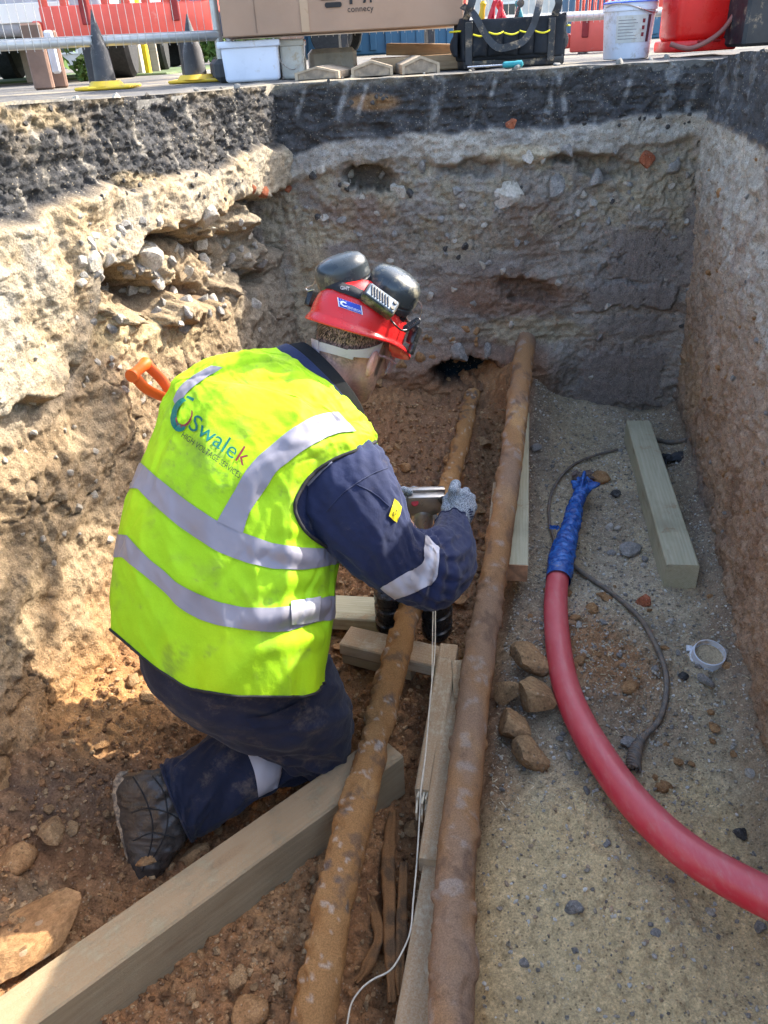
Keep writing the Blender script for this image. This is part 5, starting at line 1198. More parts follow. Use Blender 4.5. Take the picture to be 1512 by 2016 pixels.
lt = Loft([(360, 1180, 1.95, 540, 1180, 1.9, .09), (420, 1250, 2.0, 590, 1230, 1.98, .085), (500, 1300, 2.12, 605, 1260, 2.12, .075), (545, 1345, 2.25, 608, 1310, 2.25, .06)], 60, 64, 2.2, wr_tr(881)); lt.mesh('trouser_leg', 0, 59, 50, M_TROU)
lt = Loft([(605, 1290, 2.28, 600, 1350, 2.26, .05), (540, 1275, 2.28, 540, 1350, 2.27, .055), (470, 1262, 2.30, 470, 1330, 2.3, .05), (420, 1255, 2.32, 420, 1310, 2.32, .045)], 60, 64, 2.2, wr_tr(882)); lt.mesh('trouser_leg', 0, 59, 50, M_TROU)

# ---- boot: toe in the soil, sole turned to the left
M_BOOT = plain('boot_leather', (.045, .040, .036), .33, .35, 22, .45, 70, .004, dirt=.2, dcol=(.20, .14, .09), spec=.45)
M_SOLE = plain('boot_sole', (.13, .105, .08), .8, .3, 30, .5, 90, .004, dirt=.6)
def wr_boot(P, v, a):
    x, y = proj(P); r = .004*fbm(np.stack([v*9, a*1.3, v*0], 1), 1, 4, 891, .55, True) + .0025*np.sin((y+.9*x)/6.5)*blob(x, y, 318, 1570, 50, 60, 0, .6)
    return r
boot = Loft([(243, 1524, 1.90, 322, 1512, 1.86, .030), (232, 1542, 1.89, 348, 1535, 1.85, .052), (232, 1575, 1.88, 366, 1572, 1.85, .056), (236, 1612, 1.87, 376, 1612, 1.85, .056), (245, 1650, 1.86, 366, 1655, 1.85, .052), (256, 1690, 1.85, 340, 1692, 1.85, .050), (268, 1718, 1.85, 318, 1718, 1.85, .040), (284, 1732, 1.85, 300, 1732, 1.85, .015)], 150, 96, 2.5, wr_boot)
pb = boot.mesh('boot', 0, 149, 140, M_BOOT)
bv_b = bv_loft(boot)
for pts in ([(262, 1530), (285, 1570), (300, 1620), (296, 1670), (280, 1715)], [(300, 1528), (322, 1560), (330, 1610), (322, 1650), (300, 1690)], [(258, 1600), (290, 1592), (330, 1600), (362, 1620)], [(262, 1655), (300, 1640), (345, 1650)]): binding('seam', pts, bv_b, .0016, 40, .0008, pb)
for k in range(5): binding('lace', [(338+k*3, 1548+k*17), (350+k*2, 1553+k*17), (364, 1550+k*17)], bv_b, .0022, 12, .001, pb)
bm = B(); so_ = spline(np.array([(236, 1518), (225, 1536), (222, 1570), (228, 1610), (238, 1650), (250, 1692), (266, 1724), (290, 1738)], float), 40)
si_ = spline(np.array([(252, 1518), (246, 1540), (246, 1575), (251, 1612), (260, 1650), (272, 1690), (286, 1716), (300, 1728)], float), 40)
rings = []
for k in range(40):
    e = 1.895-.045*k/39; w_ = .050 if 3 < k < 36 else .034; rr_ = .0015*((k//2) % 2)
    o1, i1 = so_[k]-np.array([rr_*900, 0]), si_[k]
    rings.append([bm.bm.verts.new(ad(*o1, e-w_)), bm.bm.verts.new(ad(*i1, e-w_)), bm.bm.verts.new(ad(*i1, e+w_)), bm.bm.verts.new(ad(*o1, e+w_))])
for A_, B_ in zip(rings, rings[1:]):
    for k in range(4): bm.bm.faces.new((A_[k], A_[(k+1) % 4], B_[(k+1) % 4], B_[k]))
bm.bm.faces.new(rings[0]); bm.bm.faces.new(rings[-1][::-1])
pchild(bm.out('sole', M_SOLE, smooth=True, bev=.003, angle=40), pb)
b2 = Loft([(425, 1250, 2.33, 425, 1312, 2.33, .045), (400, 1250, 2.33, 400, 1310, 2.33, .045), (372, 1255, 2.35, 380, 1305, 2.35, .04), (362, 1270, 2.36, 366, 1290, 2.36, .02)], 40, 48, 2.3, None); b2.mesh('boot', 0, 39, 36, M_BOOT)

# ---- gloves
t = NT('knit_glove'); n0 = t.noise(420, 3, .6); col = t.mix(t.ramp(n0, .42, .6), (.10, .125, .16), (.40, .45, .50)); col = t.mix(t.math('MULTIPLY', t.ramp(t.noise(30, 6), .5, .7), .35), col, (.25, .22, .19))
M_GLOVE = t.fin(col, .9, t.bump(n0, .6, .002), spec=.15)
def hand(name, palm, fingers, thumb, wrist, r=.0105, fine=.0026):
    def f(p):
        d_ = np.full(len(p), 9.0)
        for (a_, b_, ra, rb) in palm: d_ = smin(d_, s_cap(p, a_, b_, ra, rb), .010)
        for ch_, rr_ in fingers:
            for a_, b_ in zip(ch_, ch_[1:]): d_ = smin(d_, s_cap(p, a_, b_, rr_, rr_*.93), .004)
        for a_, b_ in zip(thumb, thumb[1:]): d_ = smin(d_, s_cap(p, a_, b_, r*1.15, r*1.02), .007)
        return d_ + .0007*fbm(p, 90, 2, 899)
    pts = np.array([q for a_ in palm for q in a_[:2]] + [q for ch_, _ in fingers for q in ch_] + list(thumb)); lo_ = pts.min(0)-.045; hi_ = pts.max(0)+.045
    V, Q = surf_nets(f, [np.arange(lo_[k], hi_[k], fine) for k in range(3)]); return pchild(npmesh(name, V, Q, M_GLOVE))
D = 2.13; hA = lambda x, y, d_=D: ad(x, y, d_)
gl = hand('glove', [(hA(895, 1050, 2.08), hA(905, 1010), .030, .033), (hA(905, 1010), hA(893, 986, 2.13), .031, .019), (hA(905, 1010), hA(908, 976, 2.13), .031, .020), (hA(908, 1010), hA(921, 982, 2.14), .030, .020), (hA(910, 1016), hA(927, 998, 2.14), .028, .018)],
     [([hA(893, 986, 2.13), hA(893, 966, 2.12), hA(897, 955, 2.14), hA(893, 962, 2.17)], .0150),
      ([hA(908, 976, 2.14), hA(917, 968, 2.17), hA(908, 972, 2.22), hA(896, 982, 2.22)], .0125), ([hA(921, 982, 2.15), hA(928, 980, 2.19), hA(916, 986, 2.24), hA(902, 990, 2.23)], .0122),
      ([hA(927, 998, 2.15), hA(930, 1000, 2.19), hA(918, 1004, 2.23), hA(905, 1004, 2.22)], .0112)],
     [hA(884, 1022, 2.11), hA(877, 1002, 2.12), hA(880, 984, 2.14), hA(886, 974, 2.16)], None)
D2 = 2.26
hand('glove', [(hA(768, 992, 2.27), hA(780, 995, D2), .034, .034), (hA(780, 992, D2), hA(796, 974, D2), .032, .024), (hA(780, 996, D2), hA(798, 1008, D2), .032, .024)],
     [([hA(800, 968, D2), hA(815, 964, 2.32), hA(835, 968, 2.33)], .011), ([hA(802, 980, D2), hA(818, 980, 2.33), hA(838, 982, 2.34)], .0115), ([hA(803, 992, D2), hA(818, 994, 2.33), hA(836, 996, 2.34)], .011), ([hA(800, 1004, D2), hA(815, 1008, 2.32), hA(832, 1008, 2.33)], .010)],
     [hA(785, 975, 2.25), hA(795, 966, 2.22), hA(806, 969, 2.20)], None)
M_LOGO = plain('glove_print', (.02, .03, .07), .6, .2)
V_ = np.array([v.co[:] for v in gl.data.vertices]); bvg = BVHTree.FromPolygons([tuple(v) for v in V_.tolist()], [tuple(p.vertices) for p in gl.data.polygons])
for k in range(5):
    x0 = 922+k*.9; y0 = 1004+k*4.6-1.5
    print_on('glove_logo', [[(0, 0), (8, -1.5), (8, 1.6), (0, 3)] if k % 2 else [(0, 0), (5, -1), (5, 2), (0, 3)]], affine(bvg, (x0, y0), (1, 0), (0, 1), .001), M_LOGO, 3, gl)

# ---- helmet
hat = empty('helmet', tuple(HC)); pchild(hat); hat.location = (0, 0, 0); hat.matrix_parent_inverse = Matrix(); hat.matrix_world = Matrix.Translation(HC) @ Matrix(RH.tolist()).to_4x4()
HM = Matrix.Translation(HC) @ Matrix(RH.tolist()).to_4x4(); hat.matrix_local = PM @ HM
def hchild(o, par=None):
    o.parent = par or hat; return o      # helmet parts are modelled in the helmet's own frame
M_HELM = plain('helmet_plastic', (.62, .018, .018), .26, .06, 8, .04, 60, .001, dirt=.10, dcol=(.4, .2, .15), spec=.55)
RZ = .046
nu, nv = 120, 60; V = []
def dome(th, ph, o=0.0):
    """th round the head (0 = right, pi/2 = front), ph 0 rim to pi/2 crown"""
    x = math.cos(th); y = math.sin(th); c = math.cos(ph)**.66; s = math.sin(ph)**.95
    a_, b_ = .106+o, .127+o; rid = .005*math.exp(-(x*c*.112/.018)**2)*sst(.35, .7, ph) + .0025*math.exp(-((abs(x*c*.112)-.040)/.009)**2)*sst(.4, .8, ph)
    return np.array([a_*x*c, b_*y*c-.004, RZ+(.112+o)*s+rid])
for i in range(nv):
    for j in range(nu):
        th = 2*math.pi*j/nu; y = math.sin(th)
        if i < 9:                                     # brim, longer at the front, hooked down at the back
            k = 1-i/9; ex = .007+.036*max(0, y)**2.2; p = dome(th, 0); n_ = np.array([math.cos(th), math.sin(th), 0]); p = p+n_*ex*k; p[2] += -.004*k-.020*k*k*max(0, y)**2 + .0-.012*k*max(0, -y)
            if i == 0: p[2] -= .006
            if i == 1: p += n_*ex/9*.9; p[2] -= .003
            V.append(p)
        else: V.append(dome(th, (i-9)/(nv-10)*math.pi/2))
shell = hchild(npmesh('shell', np.array(V), gridq(nv, nu, True)[:, ::-1], M_HELM)); sm = shell.modifiers.new('thickness', 'SOLIDIFY'); sm.thickness = .003; sm.offset = -1
Vd = np.array([dome(2*math.pi*j/nu, i/29*math.pi/2) for i in range(30) for j in range(nu)]); bvd = BVHTree.FromPolygons([tuple(v) for v in Vd.tolist()], gridq(30, nu, True).tolist())
RHi = np.array(RH).T
def dhit(x, y, off):
    """where a sight line meets the dome, in the helmet's frame"""
    o_ = RHi @ (CO-HC); d_ = RHi @ ray(x, y); h_ = bvd.ray_cast(Vector(o_), Vector(d_).normalized())
    if h_[0] is None: return None
    n_ = h_[1] if h_[1].dot(Vector(d_)) < 0 else -h_[1]; return h_[0]+n_*off
# lamp strap
M_STRAP = plain('elastic_strap', (.02, .021, .024), .85, .2, 20, .4, 400)
V = []
for j in range(100):
    th = 2*math.pi*j/100
    for dz_, o_ in ((.056, .0018), (.056, .004), (.078, .0045), (.078, .0018)):
        ph = math.asin(min(1, (dz_/.112)**(1/.95))); p = dome(th, ph, 0); n_ = np.array([math.cos(th), math.sin(th), .3]); V.append(p+n_*o_)
hchild(npmesh('lamp_strap', np.array(V), gridq(100, 4, True) if False else np.concatenate([gridq(100, 4, True), np.array([[99*4+k, k, (k+1) % 4, 99*4+(k+1) % 4] for k in range(4)])]), M_STRAP))
M_GTXT = plain('grey_print', (.3, .3, .32), .6, .1)
print_on('strap_letters', glyphs('GHT', 1), lambda x, y: dhit(671+x*8.5, 573-y*10+x*1.2, .0062), M_GTXT, .3, hat, False).parent = hat
# battery box of the head lamp
M_GRYP = plain('grey_rubber', (.10, .14, .18), .5, .12, 14, .2, 150, dirt=.2, dcol=(.3, .27, .22)); M_BLKD = plain('dusty_black_plastic', (.022, .022, .023), .35, .3, 24, .25, 120, dirt=.35, dcol=(.30, .24, .15))
bc = dhit(741, 598, .014); bn = (Vector(bc)-Vector((0, -.004, .045))).normalized()
xd = Vector(RHi @ (cr*.90-cu*.44)); xd = (xd-bn*xd.dot(bn)).normalized(); yd = bn.cross(xd); fr = Matrix((xd, yd, bn)).transposed().to_4x4()
box_ = hchild(B().box(bc, (.084, .040, .030), fr, bev=.006, seg=2).out('battery_box', M_BLKD, smooth=True))
hchild(B().box(bc+bn*.016, (.074, .033, .004), fr, bev=.0015).out('box_cover', M_GRYP, smooth=True), box_)
for k in range(7):
    rb_ = B().box(bc+bn*.0195+xd*(-.028+k*.0072), (.0030, .026, .0025), fr @ Matrix.Rotation(.45, 4, 'Z'), bev=.0006)
    hchild(rb_.out('rib', M_BLKD), box_)
for k in (-1, 1): hchild(B().cyl(bc+bn*.018+xd*.030+yd*k*.008, bc+bn*.021+xd*.030+yd*k*.008, .005, .0045, 14).out('switch', M_BLKD, smooth=True), box_)
# sticker
M_BLU = plain('blue_sticker', (.015, .05, .36), .35, .05); M_WHT = plain('white_print', (.8, .8, .8), .5, .04)
su = (43, 15); sv = (-2.5, -17)
ro = lambda a_: [(-a_, -a_*.5), (1+a_, -a_*.5), (1+a_, 1+a_*.5), (-a_, 1+a_*.5)]
st_ = print_on('sticker', [ro(.05)], lambda x, y: dhit(669+su[0]*x+sv[0]*y, 604+su[1]*x+sv[1]*y, .0012), M_WHT, .15, None, False); hchild(st_)
hchild(print_on('sticker_field', [ro(0)], lambda x, y: dhit(669+su[0]*x+sv[0]*y, 604+su[1]*x+sv[1]*y, .0020), M_BLU, .15, None, False), st_)
hchild(print_on('sticker_letters', glyphs('CENTURION', 1), lambda x, y: dhit(669+su[0]*(.33+x*.112)+sv[0]*(.12+y*.42), 604+su[1]*(.33+x*.112)+sv[1]*(.12+y*.42), .0028), M_WHT, .4, None, False), st_)
hchild(print_on('sticker_mark', cres(.22, .48, .30, .17, .02, 0, .6, 5.6, .55, 16)+[[(.22+.2*math.cos(a_)-.02, .48+.42*math.sin(a_)), (.22+.2*math.cos(a_)+.02, .48+.42*math.sin(a_)), (.22+.2*math.cos(a_), .48+.42*math.sin(a_)+.09)] for a_ in (.9, 1.6, 2.3, 3.0, 3.7)],
       lambda x, y: dhit(669+su[0]*x+sv[0]*y, 604+su[1]*x+sv[1]*y, .0028), M_WHT, .3, None, False), st_)
# ear defenders folded up over the crown
M_CUP = plain('ear_cup', (.030, .038, .042), .27, .25, 9, .1, 50, .002, dirt=.32, dcol=(.27, .24, .15), spec=.55)
def cup(px_, py_, off, axc, longc, sc_=(1.10, .90)):
    p = dhit(px_, py_, 0)
    c_ = Vector(RHi @ (ad(px_, py_, off)-HC)); ax_ = Vector(RHi @ (axc[0]*cr+axc[1]*cu+axc[2]*cf)).normalized(); lg_ = Vector(RHi @ (longc[0]*cr+longc[1]*cu+longc[2]*cf)); lg_ = (lg_-ax_*lg_.dot(ax_)).normalized(); sh_ = ax_.cross(lg_)
    m = Matrix.Translation(c_) @ Matrix((lg_*sc_[0], sh_*sc_[1], ax_*1.3)).transposed().to_4x4()
    o = hchild(B().lathe([(.030, -.034), (.053, -.033), (.057, -.027), (.0575, -.019), (.0555, -.0175), (.0555, -.015), (.0590, -.013), (.0585, .006), (.056, .015), (.048, .0235), (.036, .028), (.018, .0305), (.003, .031)], 40, m).out('ear_defender', M_CUP, smooth=True, angle=40))
    hchild(B().lathe([(.032, -.050), (.048, -.049), (.053, -.044), (.053, -.036), (.048, -.033)], 36, m).out('cushion', M_BLKC, smooth=True), o)
    return c_, ax_, lg_
cL = cup(673, 537, 1.79, (-.30, .80, -.50), (.93, .30, 0)); cR = cup(776, 566, 1.80, (.42, .72, -.55), (.62, -.78, 0))
M_WIRES = plain('spring_wire', (.5, .45, .42), .3, .1, metal=.8)
def hwp(x, y, d_): return Vector(RHi @ (ad(x, y, d_)-HC))
hchild(B().tube(spline(np.array([hwp(818, 588, 1.80), hwp(830, 602, 1.83), hwp(826, 626, 1.85), hwp(806, 632, 1.84), hwp(792, 612, 1.80)]), 40).tolist(), .0013, 6).out('cup_wire', M_WIRES, smooth=True))
hchild(B().tube(spline(np.array([hwp(624, 545, 1.80), hwp(617, 560, 1.84), hwp(603, 566, 1.86), hwp(606, 572, 1.86), hwp(618, 570, 1.85)]), 40).tolist(), .0013, 6).out('cup_wire', M_WIRES, smooth=True))
# lamp and cable clips on the right side
bb = B(); c_ = hwp(815, 660, 1.86); hchild(bb.box(c_, (.022, .030, .045), .3, bev=.005, seg=2).out('lamp_housing', M_BLK, smooth=True))
coil = [hwp(797+i*.45+5*math.cos(i*.9), 648-i*.30+6*math.sin(i*.9), 1.81) for i in range(60)]; hchild(B().tube(coil, .0022, 6).out('coiled_cord', M_BLK, smooth=True, angle=80))
hchild(B().tube(spline(np.array([hwp(768, 628, 1.775), hwp(778, 640, 1.775), hwp(790, 650, 1.79), hwp(800, 650, 1.80)]), 30).tolist(), .0025, 6).out('lamp_cord', M_BLK, smooth=True, angle=80))
hchild(B().box(c_+Vector((.008, 0, -.03)), (.014, .02, .03), .3, bev=.004, seg=2).out('strap_clip', M_BLK, smooth=True))
hchild(B().box(hwp(613, 588, 1.88), (.016, .030, .040), .3, bev=.004, seg=2).out('strap_clip', M_BLK, smooth=True))
# adjusting band round the nape and its hangers
M_BAND = plain('clear_plastic_band', (.48, .40, .42), .35, .08, 10, .08, 60, dirt=.15)
def bandm(name, a0, a1, z0, z1, o_, n=60, th=.0025, mat=None, par=None):
    V = []
    for k in range(n):
        f_ = k/(n-1); a_ = math.radians(a0+(a1-a0)*f_); zl = z0(f_) if callable(z0) else z0; zh = z1(f_) if callable(z1) else z1
        for (r_, z_) in ((o_, zl), (o_+th, zl), (o_+th, zh), (o_, zh)):
            s_ = math.sqrt(max(.2, 1-((z_-.030)/.115)**2)); V.append([(.078*s_+r_)*math.cos(a_), -.008+(.099*s_+r_)*math.sin(a_), z_])
    Q = gridq(n, 4, True); o = npmesh(name, np.array(V), np.concatenate([Q, [[0, 1, 2, 3], [(n-1)*4+3, (n-1)*4+2, (n-1)*4+1, (n-1)*4]]]), mat or M_BAND, smooth=False)
    return hchild(o, par)
bnd = bandm('nape_band', -165, -28, lambda f_: -.040+.012*f_, lambda f_: -.020+.010*f_, .003)
bandm('band_slider', -122, -92, -.045, -.013, .0065, 20, .004, par=bnd)
bandm('hanger', -40, 10, lambda f_: -.026+.02*f_, lambda f_: -.008+.042*f_**1.5, .003)
bandm('hanger', -172, -160, -.036, .03, .004, 12)
bandm('hanger', 165, 190, -.02, .03, .004, 12)
# safety glasses
t = NT('glasses_plastic'); t.b.inputs['Transmission Weight'].default_value = .75; M_GL = t.fin((.85, .6, .6), .12, None, spec=.5)
def gl_(pts, r): return spline(np.array(pts), 30).tolist()
hchild(B().tube(gl_([(.086, .0, .002), (.082, .045, .004), (.074, .085, .0)], 0), .003, 6).out('glasses_arm', M_GL, smooth=True, angle=80))
V = []
for i in range(24):
    a_ = math.radians(15+150*i/23)
    for j in range(8): z_ = .012-.045*j/7; V.append([.074*math.cos(a_)*1.02, .035+.088*math.sin(a_)+.004*math.sin(j/7*3.1), z_])
g_ = hchild(npmesh('glasses_lens', np.array(V), gridq(24, 8), M_GL)); sm = g_.modifiers.new('thickness', 'SOLIDIFY'); sm.thickness = .002
# ================================================================== street level
def road_z(X, Y):
    z = np.full(np.shape(X), 1.5); z = z + .030*sst(2.9, 2.2, Y)*sst(-.3, -.9, X) + .03*sst(3.4, 2.7, Y)*sst(.8, 1.2, X)
    return z
t = NT('road_asphalt'); v = t.n('ShaderNodeTexVoronoi'); v.inputs['Scale'].default_value = 90; t.l(t.tc.outputs['Object'], v.inputs['Vector'])
col = t.mix(t.ramp(t.noise(3, 8, .7), .3, .7), (.075, .073, .07), (.14, .135, .125)); col = t.mix(t.math('MULTIPLY', t.ramp(t.noise(1.8, 8, .75), .48, .62), .75), col, (.30, .25, .17)); col = t.mix(t.ramp(v.outputs['Distance'], .1, .5, .5, 0), col, (.22, .21, .2))
M_ROAD = t.fin(col, .9, t.bump(v.outputs['Distance'], .6, .004), spec=.2)
# the road is a sheet with the pit left open: rings of vertices from the pit's edge outwards
edge = []
for Y in np.linspace(-2.2, 3.44, 80): edge.append((float(lw_top(Y))+.02, Y))
for X in np.linspace(-.33, 1.40, 40): edge.append((X, 3.47 - .30*float(sst(1.26, 1.66, X))))
for Y in np.linspace(3.30, -2.2, 80): edge.append((float(rw_x(Y))-.045, Y))
for X in np.linspace(.66, -1.6, 30)[1:-1]: edge.append((X, -2.2))
edge = np.array(edge); c0 = np.array([0, 1.4]); rings = []; dirn = edge-c0; L_ = np.linalg.norm(dirn, axis=1, keepdims=True); u_ = dirn/L_
for k, dd in enumerate([0, .04, .09, .16, .26, .42, .7, 1.2, 2.2, 5, 12, 30, 80, 260]):
    q = edge+u_*dd; z = road_z(q[:, 0], q[:, 1]); P3 = np.stack([q[:, 0], q[:, 1], z], 1)
    if dd < 1: P3[:, 2] += .007*fbm(P3, 16, 4, 901)*(1 if k else 1.4)
    if k == 0: P3[:, :2] += (u_*.010*fbm(P3, 20, 4, 903)[:, None])
    if dd > 1: P3[:, 2] = 1.5
    rings.append(P3)
    if k == 0: lowr = P3.copy(); lowr[:, 2] -= .07; lowr[:, :2] += u_*.06; rings.insert(0, lowr)
struct(npmesh('road', np.concatenate(rings), gridq(len(rings), len(edge), True), M_ROAD))
def g3(x, y, z=1.5): return Vector(az(x, y, z))
def base(x, y, Y=None): p = ay(x, y, Y) if Y else az(x, y, 1.5); return Vector((p[0], p[1], 1.5))
def up_at(Y, x, y):      # height seen at a pixel at distance Y
    return float(ay(x, y, Y)[2])

# ---- white tub with the cardboard box on top
M_TUB = plain('tub_plastic', (.66, .70, .80), .35, .05, 6, .06, 60, dirt=.10); M_TUBC = plain('clouded_plastic', (.50, .48, .43), .3, .12, 10, .1, 60, dirt=.35)
Yt = 4.02
def tubbox(name, x0, x1, yb, yt, Y, depth, mat, rimmat=None):
    a = ay(x0, yb, Y); b = ay(x1, yb, Y); w = (b-a)[0]; zt = float(ay((x0+x1)/2, yt, Y)[2]); h_ = zt-1.5; cx = (a[0]+b[0])/2; cy = Y+depth/2
    o = empty(name, (cx, cy, 1.5)); bm = B(); 
    r = [(-w/2*.9, 0), (-w/2, h_)]; bm.box((0, 0, h_/2-.004), (w*.93, depth*.93, h_-.008), bev=.016, seg=3); bb = bm.bm
    for v in bb.verts:
        k = 1-.06*(1-v.co.z/h_); v.co.x *= k; v.co.y *= k
    bm.out('tub_body', mat, o, True); B().box((0, 0, h_-.022), (w, depth, .026), bev=.006, seg=2).out('lid', rimmat or mat, o, True)
    return o, h_, w
tub, ht, wt = tubbox('plastic_tub', 436, 558, 162, 74, 3.93, .30, M_TUB); tag(tub, 'white plastic tub with lid under the left end of the cardboard box', 'tub')
tub2, h2, w2_ = tubbox('plastic_tub', 553, 604, 156, 72, 3.98, .20, M_TUBC); tag(tub2, 'clouded translucent tub with a wire handle right of the white tub', 'tub')
Pp = spline(np.array([(-.055, -.105, h2-.03), (-.05, -.112, h2-.09), (-.0, -.114, h2-.125), (.05, -.112, h2-.09), (.062, -.105, h2-.02)]), 30); B().tube(Pp.tolist(), .002, 6).out('wire_handle', M_WIRES, tub2, True)
M_CARD = plain('cardboard', (.33, .215, .145), .85, .08, 4, .12, 120, dirt=.08); M_TAPE = plain('packing_tape', (.40, .27, .17), .25, .06, 6, .1, 40)
Yb_ = 3.86; p0 = ay(430, 71, Yb_); p1 = ay(905, 48, Yb_+.08); zb = 1.5+ht+.004; bw = math.hypot(p1[0]-p0[0], .08); an_ = math.atan2(.08, p1[0]-p0[0])
bx_ = empty('cardboard_box', ((p0[0]+p1[0])/2, Yb_+.04+.24, zb), (0, 0, an_)); tag(bx_, 'large brown cardboard box lying across the white tub', 'box')
hb = .34; B().box((0, 0, hb/2), (bw, .46, hb), bev=.004).out('carton', M_CARD, bx_)
B().box((-.16*bw, -.232, hb/2), (.034, .003, hb-.01)).out('tape', M_TAPE, bx_); B().box((0, -.005, hb+.002), (bw*.98, .06, .002)).out('tape', M_TAPE, bx_)
B().box((-.36*bw, -.2315, hb/2), (.002, .002, hb-.02)).out('fold_seam', plain('crease', (.2, .13, .09), .9), bx_)
M_INK = plain('black_ink', (.02, .018, .018), .7, .1)
def inbox(me, ox, oz, s_): 
    return print_on('printed_letters', me, lambda x, y: Vector((ox+x*s_, -.2335, oz+y*s_)), M_INK, 9, bx_, False)
def boxxz(x, y): # photo pixel on the box front
    n_ = Vector((math.sin(an_), -math.cos(an_), 0)); o_ = Vector(bx_.location)+n_*.232; d_ = Vector(ray(x, y)); q = Vector(CO)+d_*((o_-Vector(CO)).dot(n_)/d_.dot(n_)); l_ = q-Vector(bx_.location); return l_.x*math.cos(an_)+l_.y*math.sin(an_), l_.z
for me, (x, y), s_ in ((glyphs('connec', 1, 0, 1.05), (684, 24), .032), (glyphs('y', 1), (729, 22), .032)):
    ox, oz = boxxz(x, y); o = inbox(me, ox, oz, s_); o.parent = bx_
ox, oz = boxxz(652, 8)
def rr(x0, y0, x1, y1, r, n=6):
    pts = []
    for cx, cy, a0 in ((x1-r, y1-r, 0), (x0+r, y1-r, 90), (x0+r, y0+r, 180), (x1-r, y0+r, 270)):
        for k in range(n+1): a_ = math.radians(a0+90*k/n); pts.append((cx+r*math.cos(a_), cy+r*math.sin(a_)))
    return pts
u = .0021
inkp = [rr(-13*u, -6*u, 21*u, 3*u, 4*u), rr(-22*u, 7*u, 12*u, 15*u, 3.5*u), rr(-13*u, 19*u, 21*u, 27*u, 3.5*u), [(37*u, -2*u), (43*u, -2*u), (43*u, 30*u), (37*u, 30*u)], [(44*u, 22*u), (72*u, 26*u), (72*u, 30*u), (44*u, 30*u)],
        [(64*u, -1*u), (69*u, -1*u), (78*u, 22*u), (78*u, 30*u), (73*u, 30*u)], [(78*u, -1*u), (82*u, -1*u), (82*u, 30*u), (78*u, 30*u)]]
print_on('printed_logo', inkp, lambda x, y: Vector((ox+x, -.2335, oz+y)), M_INK, 9, bx_, False).parent = bx_

# ---- ridged cable cover tiles and boards on the far edge
M_TILE = plain('cover_tile', (.24, .19, .14), .9, .25, 30, .5, 120, dirt=.3); M_TILET = plain('tile_rim', (.34, .27, .19), .9, .2, 30, .4, 150)
def tile(x0, x1, yb, yt, Y, L, lab, rz):
    a = ay(x0, yb, Y); b = ay(x1, yb, Y); w = (b-a)[0]; h_ = float(ay((x0+x1)/2, yt, Y)[2])-1.5; o = empty('cover_tile', ((a[0]+b[0])/2, Y, 1.503), (0, 0, rz)); tag(o, lab, 'cover tile', 'ridged cover tiles on the far edge')
    oc = [(-w/2, 0, 0), (w/2, 0, 0), (w/2, 0, h_*.55), (0, 0, h_), (-w/2, 0, h_*.55)]; ic = [(p_[0]*.84, 0, .004+p_[2]*.80) for p_ in oc]
    B().poly([(p_[0]*.85, .004, p_[2]*.82+.002) for p_ in oc], (0, L-.004, 0)).out('core', M_TILE, o)
    bm = B()
    for k in (2, 3):
        q1, q2 = oc[k], oc[k+1]; r1, r2 = (q1[0]*.86, 0, q1[2]*.83), (q2[0]*.86, 0, q2[2]*.83); bm.poly([q1, q2, r2, r1], (0, L, 0))
    bm.poly([oc[1], oc[2], (oc[2][0]*.86, 0, oc[2][2]*.83), (oc[1][0]*.86, 0, 0)], (0, L, 0)); bm.poly([oc[4], oc[0], (oc[0][0]*.86, 0, 0), (oc[4][0]*.86, 0, oc[4][2]*.83)], (0, L, 0))
    bm.out('tile_shell', M_TILET, o)
tile(580, 668, 158, 132, 3.66, .42, 'leftmost ridged cover tile beside the clouded tub', -.14); tile(692, 774, 152, 120, 3.64, .34, 'middle ridged cover tile with speckled end', -.02); tile(792, 866, 144, 111, 3.66, .36, 'rightmost ridged cover tile beside the tool bag', .04)
def onroad(name, x0, x1, yb, yt, Y, D_, mat, lab, cat, rz=0, bev=.005):
    a = ay(x0, yb, Y); b = ay(x1, yb, Y); w = (b-a)[0]; h_ = float(ay((x0+x1)/2, yt, Y)[2])-1.5
    o = B().box((0, 0, h_/2), (w, D_, h_), bev=bev).out(name, mat); o.location = ((a[0]+b[0])/2, Y+D_/2, 1.503); o.rotation_euler = (0, 0, rz); tag(o, lab, cat); return o
M_STONE = plain('kerb_concrete', (.42, .38, .32), .9, .2, 14, .4, 90, dirt=.3)
onroad('concrete_block', 607, 700, 132, 96, 4.25, .22, M_STONE, 'grey concrete block behind the leftmost cover tile', 'block', .1, .02)
T_ROUGH = timber('rough_board', (.36, .22, .12), (.48, .33, .19), .5)
o = beam('timber_board', ay(768, 92, 4.4)*[1, 1, 0]+[0, 0, 1.62], ay(905, 80, 4.3)*[1, 1, 0]+[0, 0, 1.60], .14, .05, T_ROUGH, 'rusty brown board lying behind the tiles left of the tool bag', None)
onroad('plywood_sheet', 735, 925, 132, 112, 4.0, .4, T_ROUGH, 'low dark board under the brown board beside the tool bag', 'board', .03)

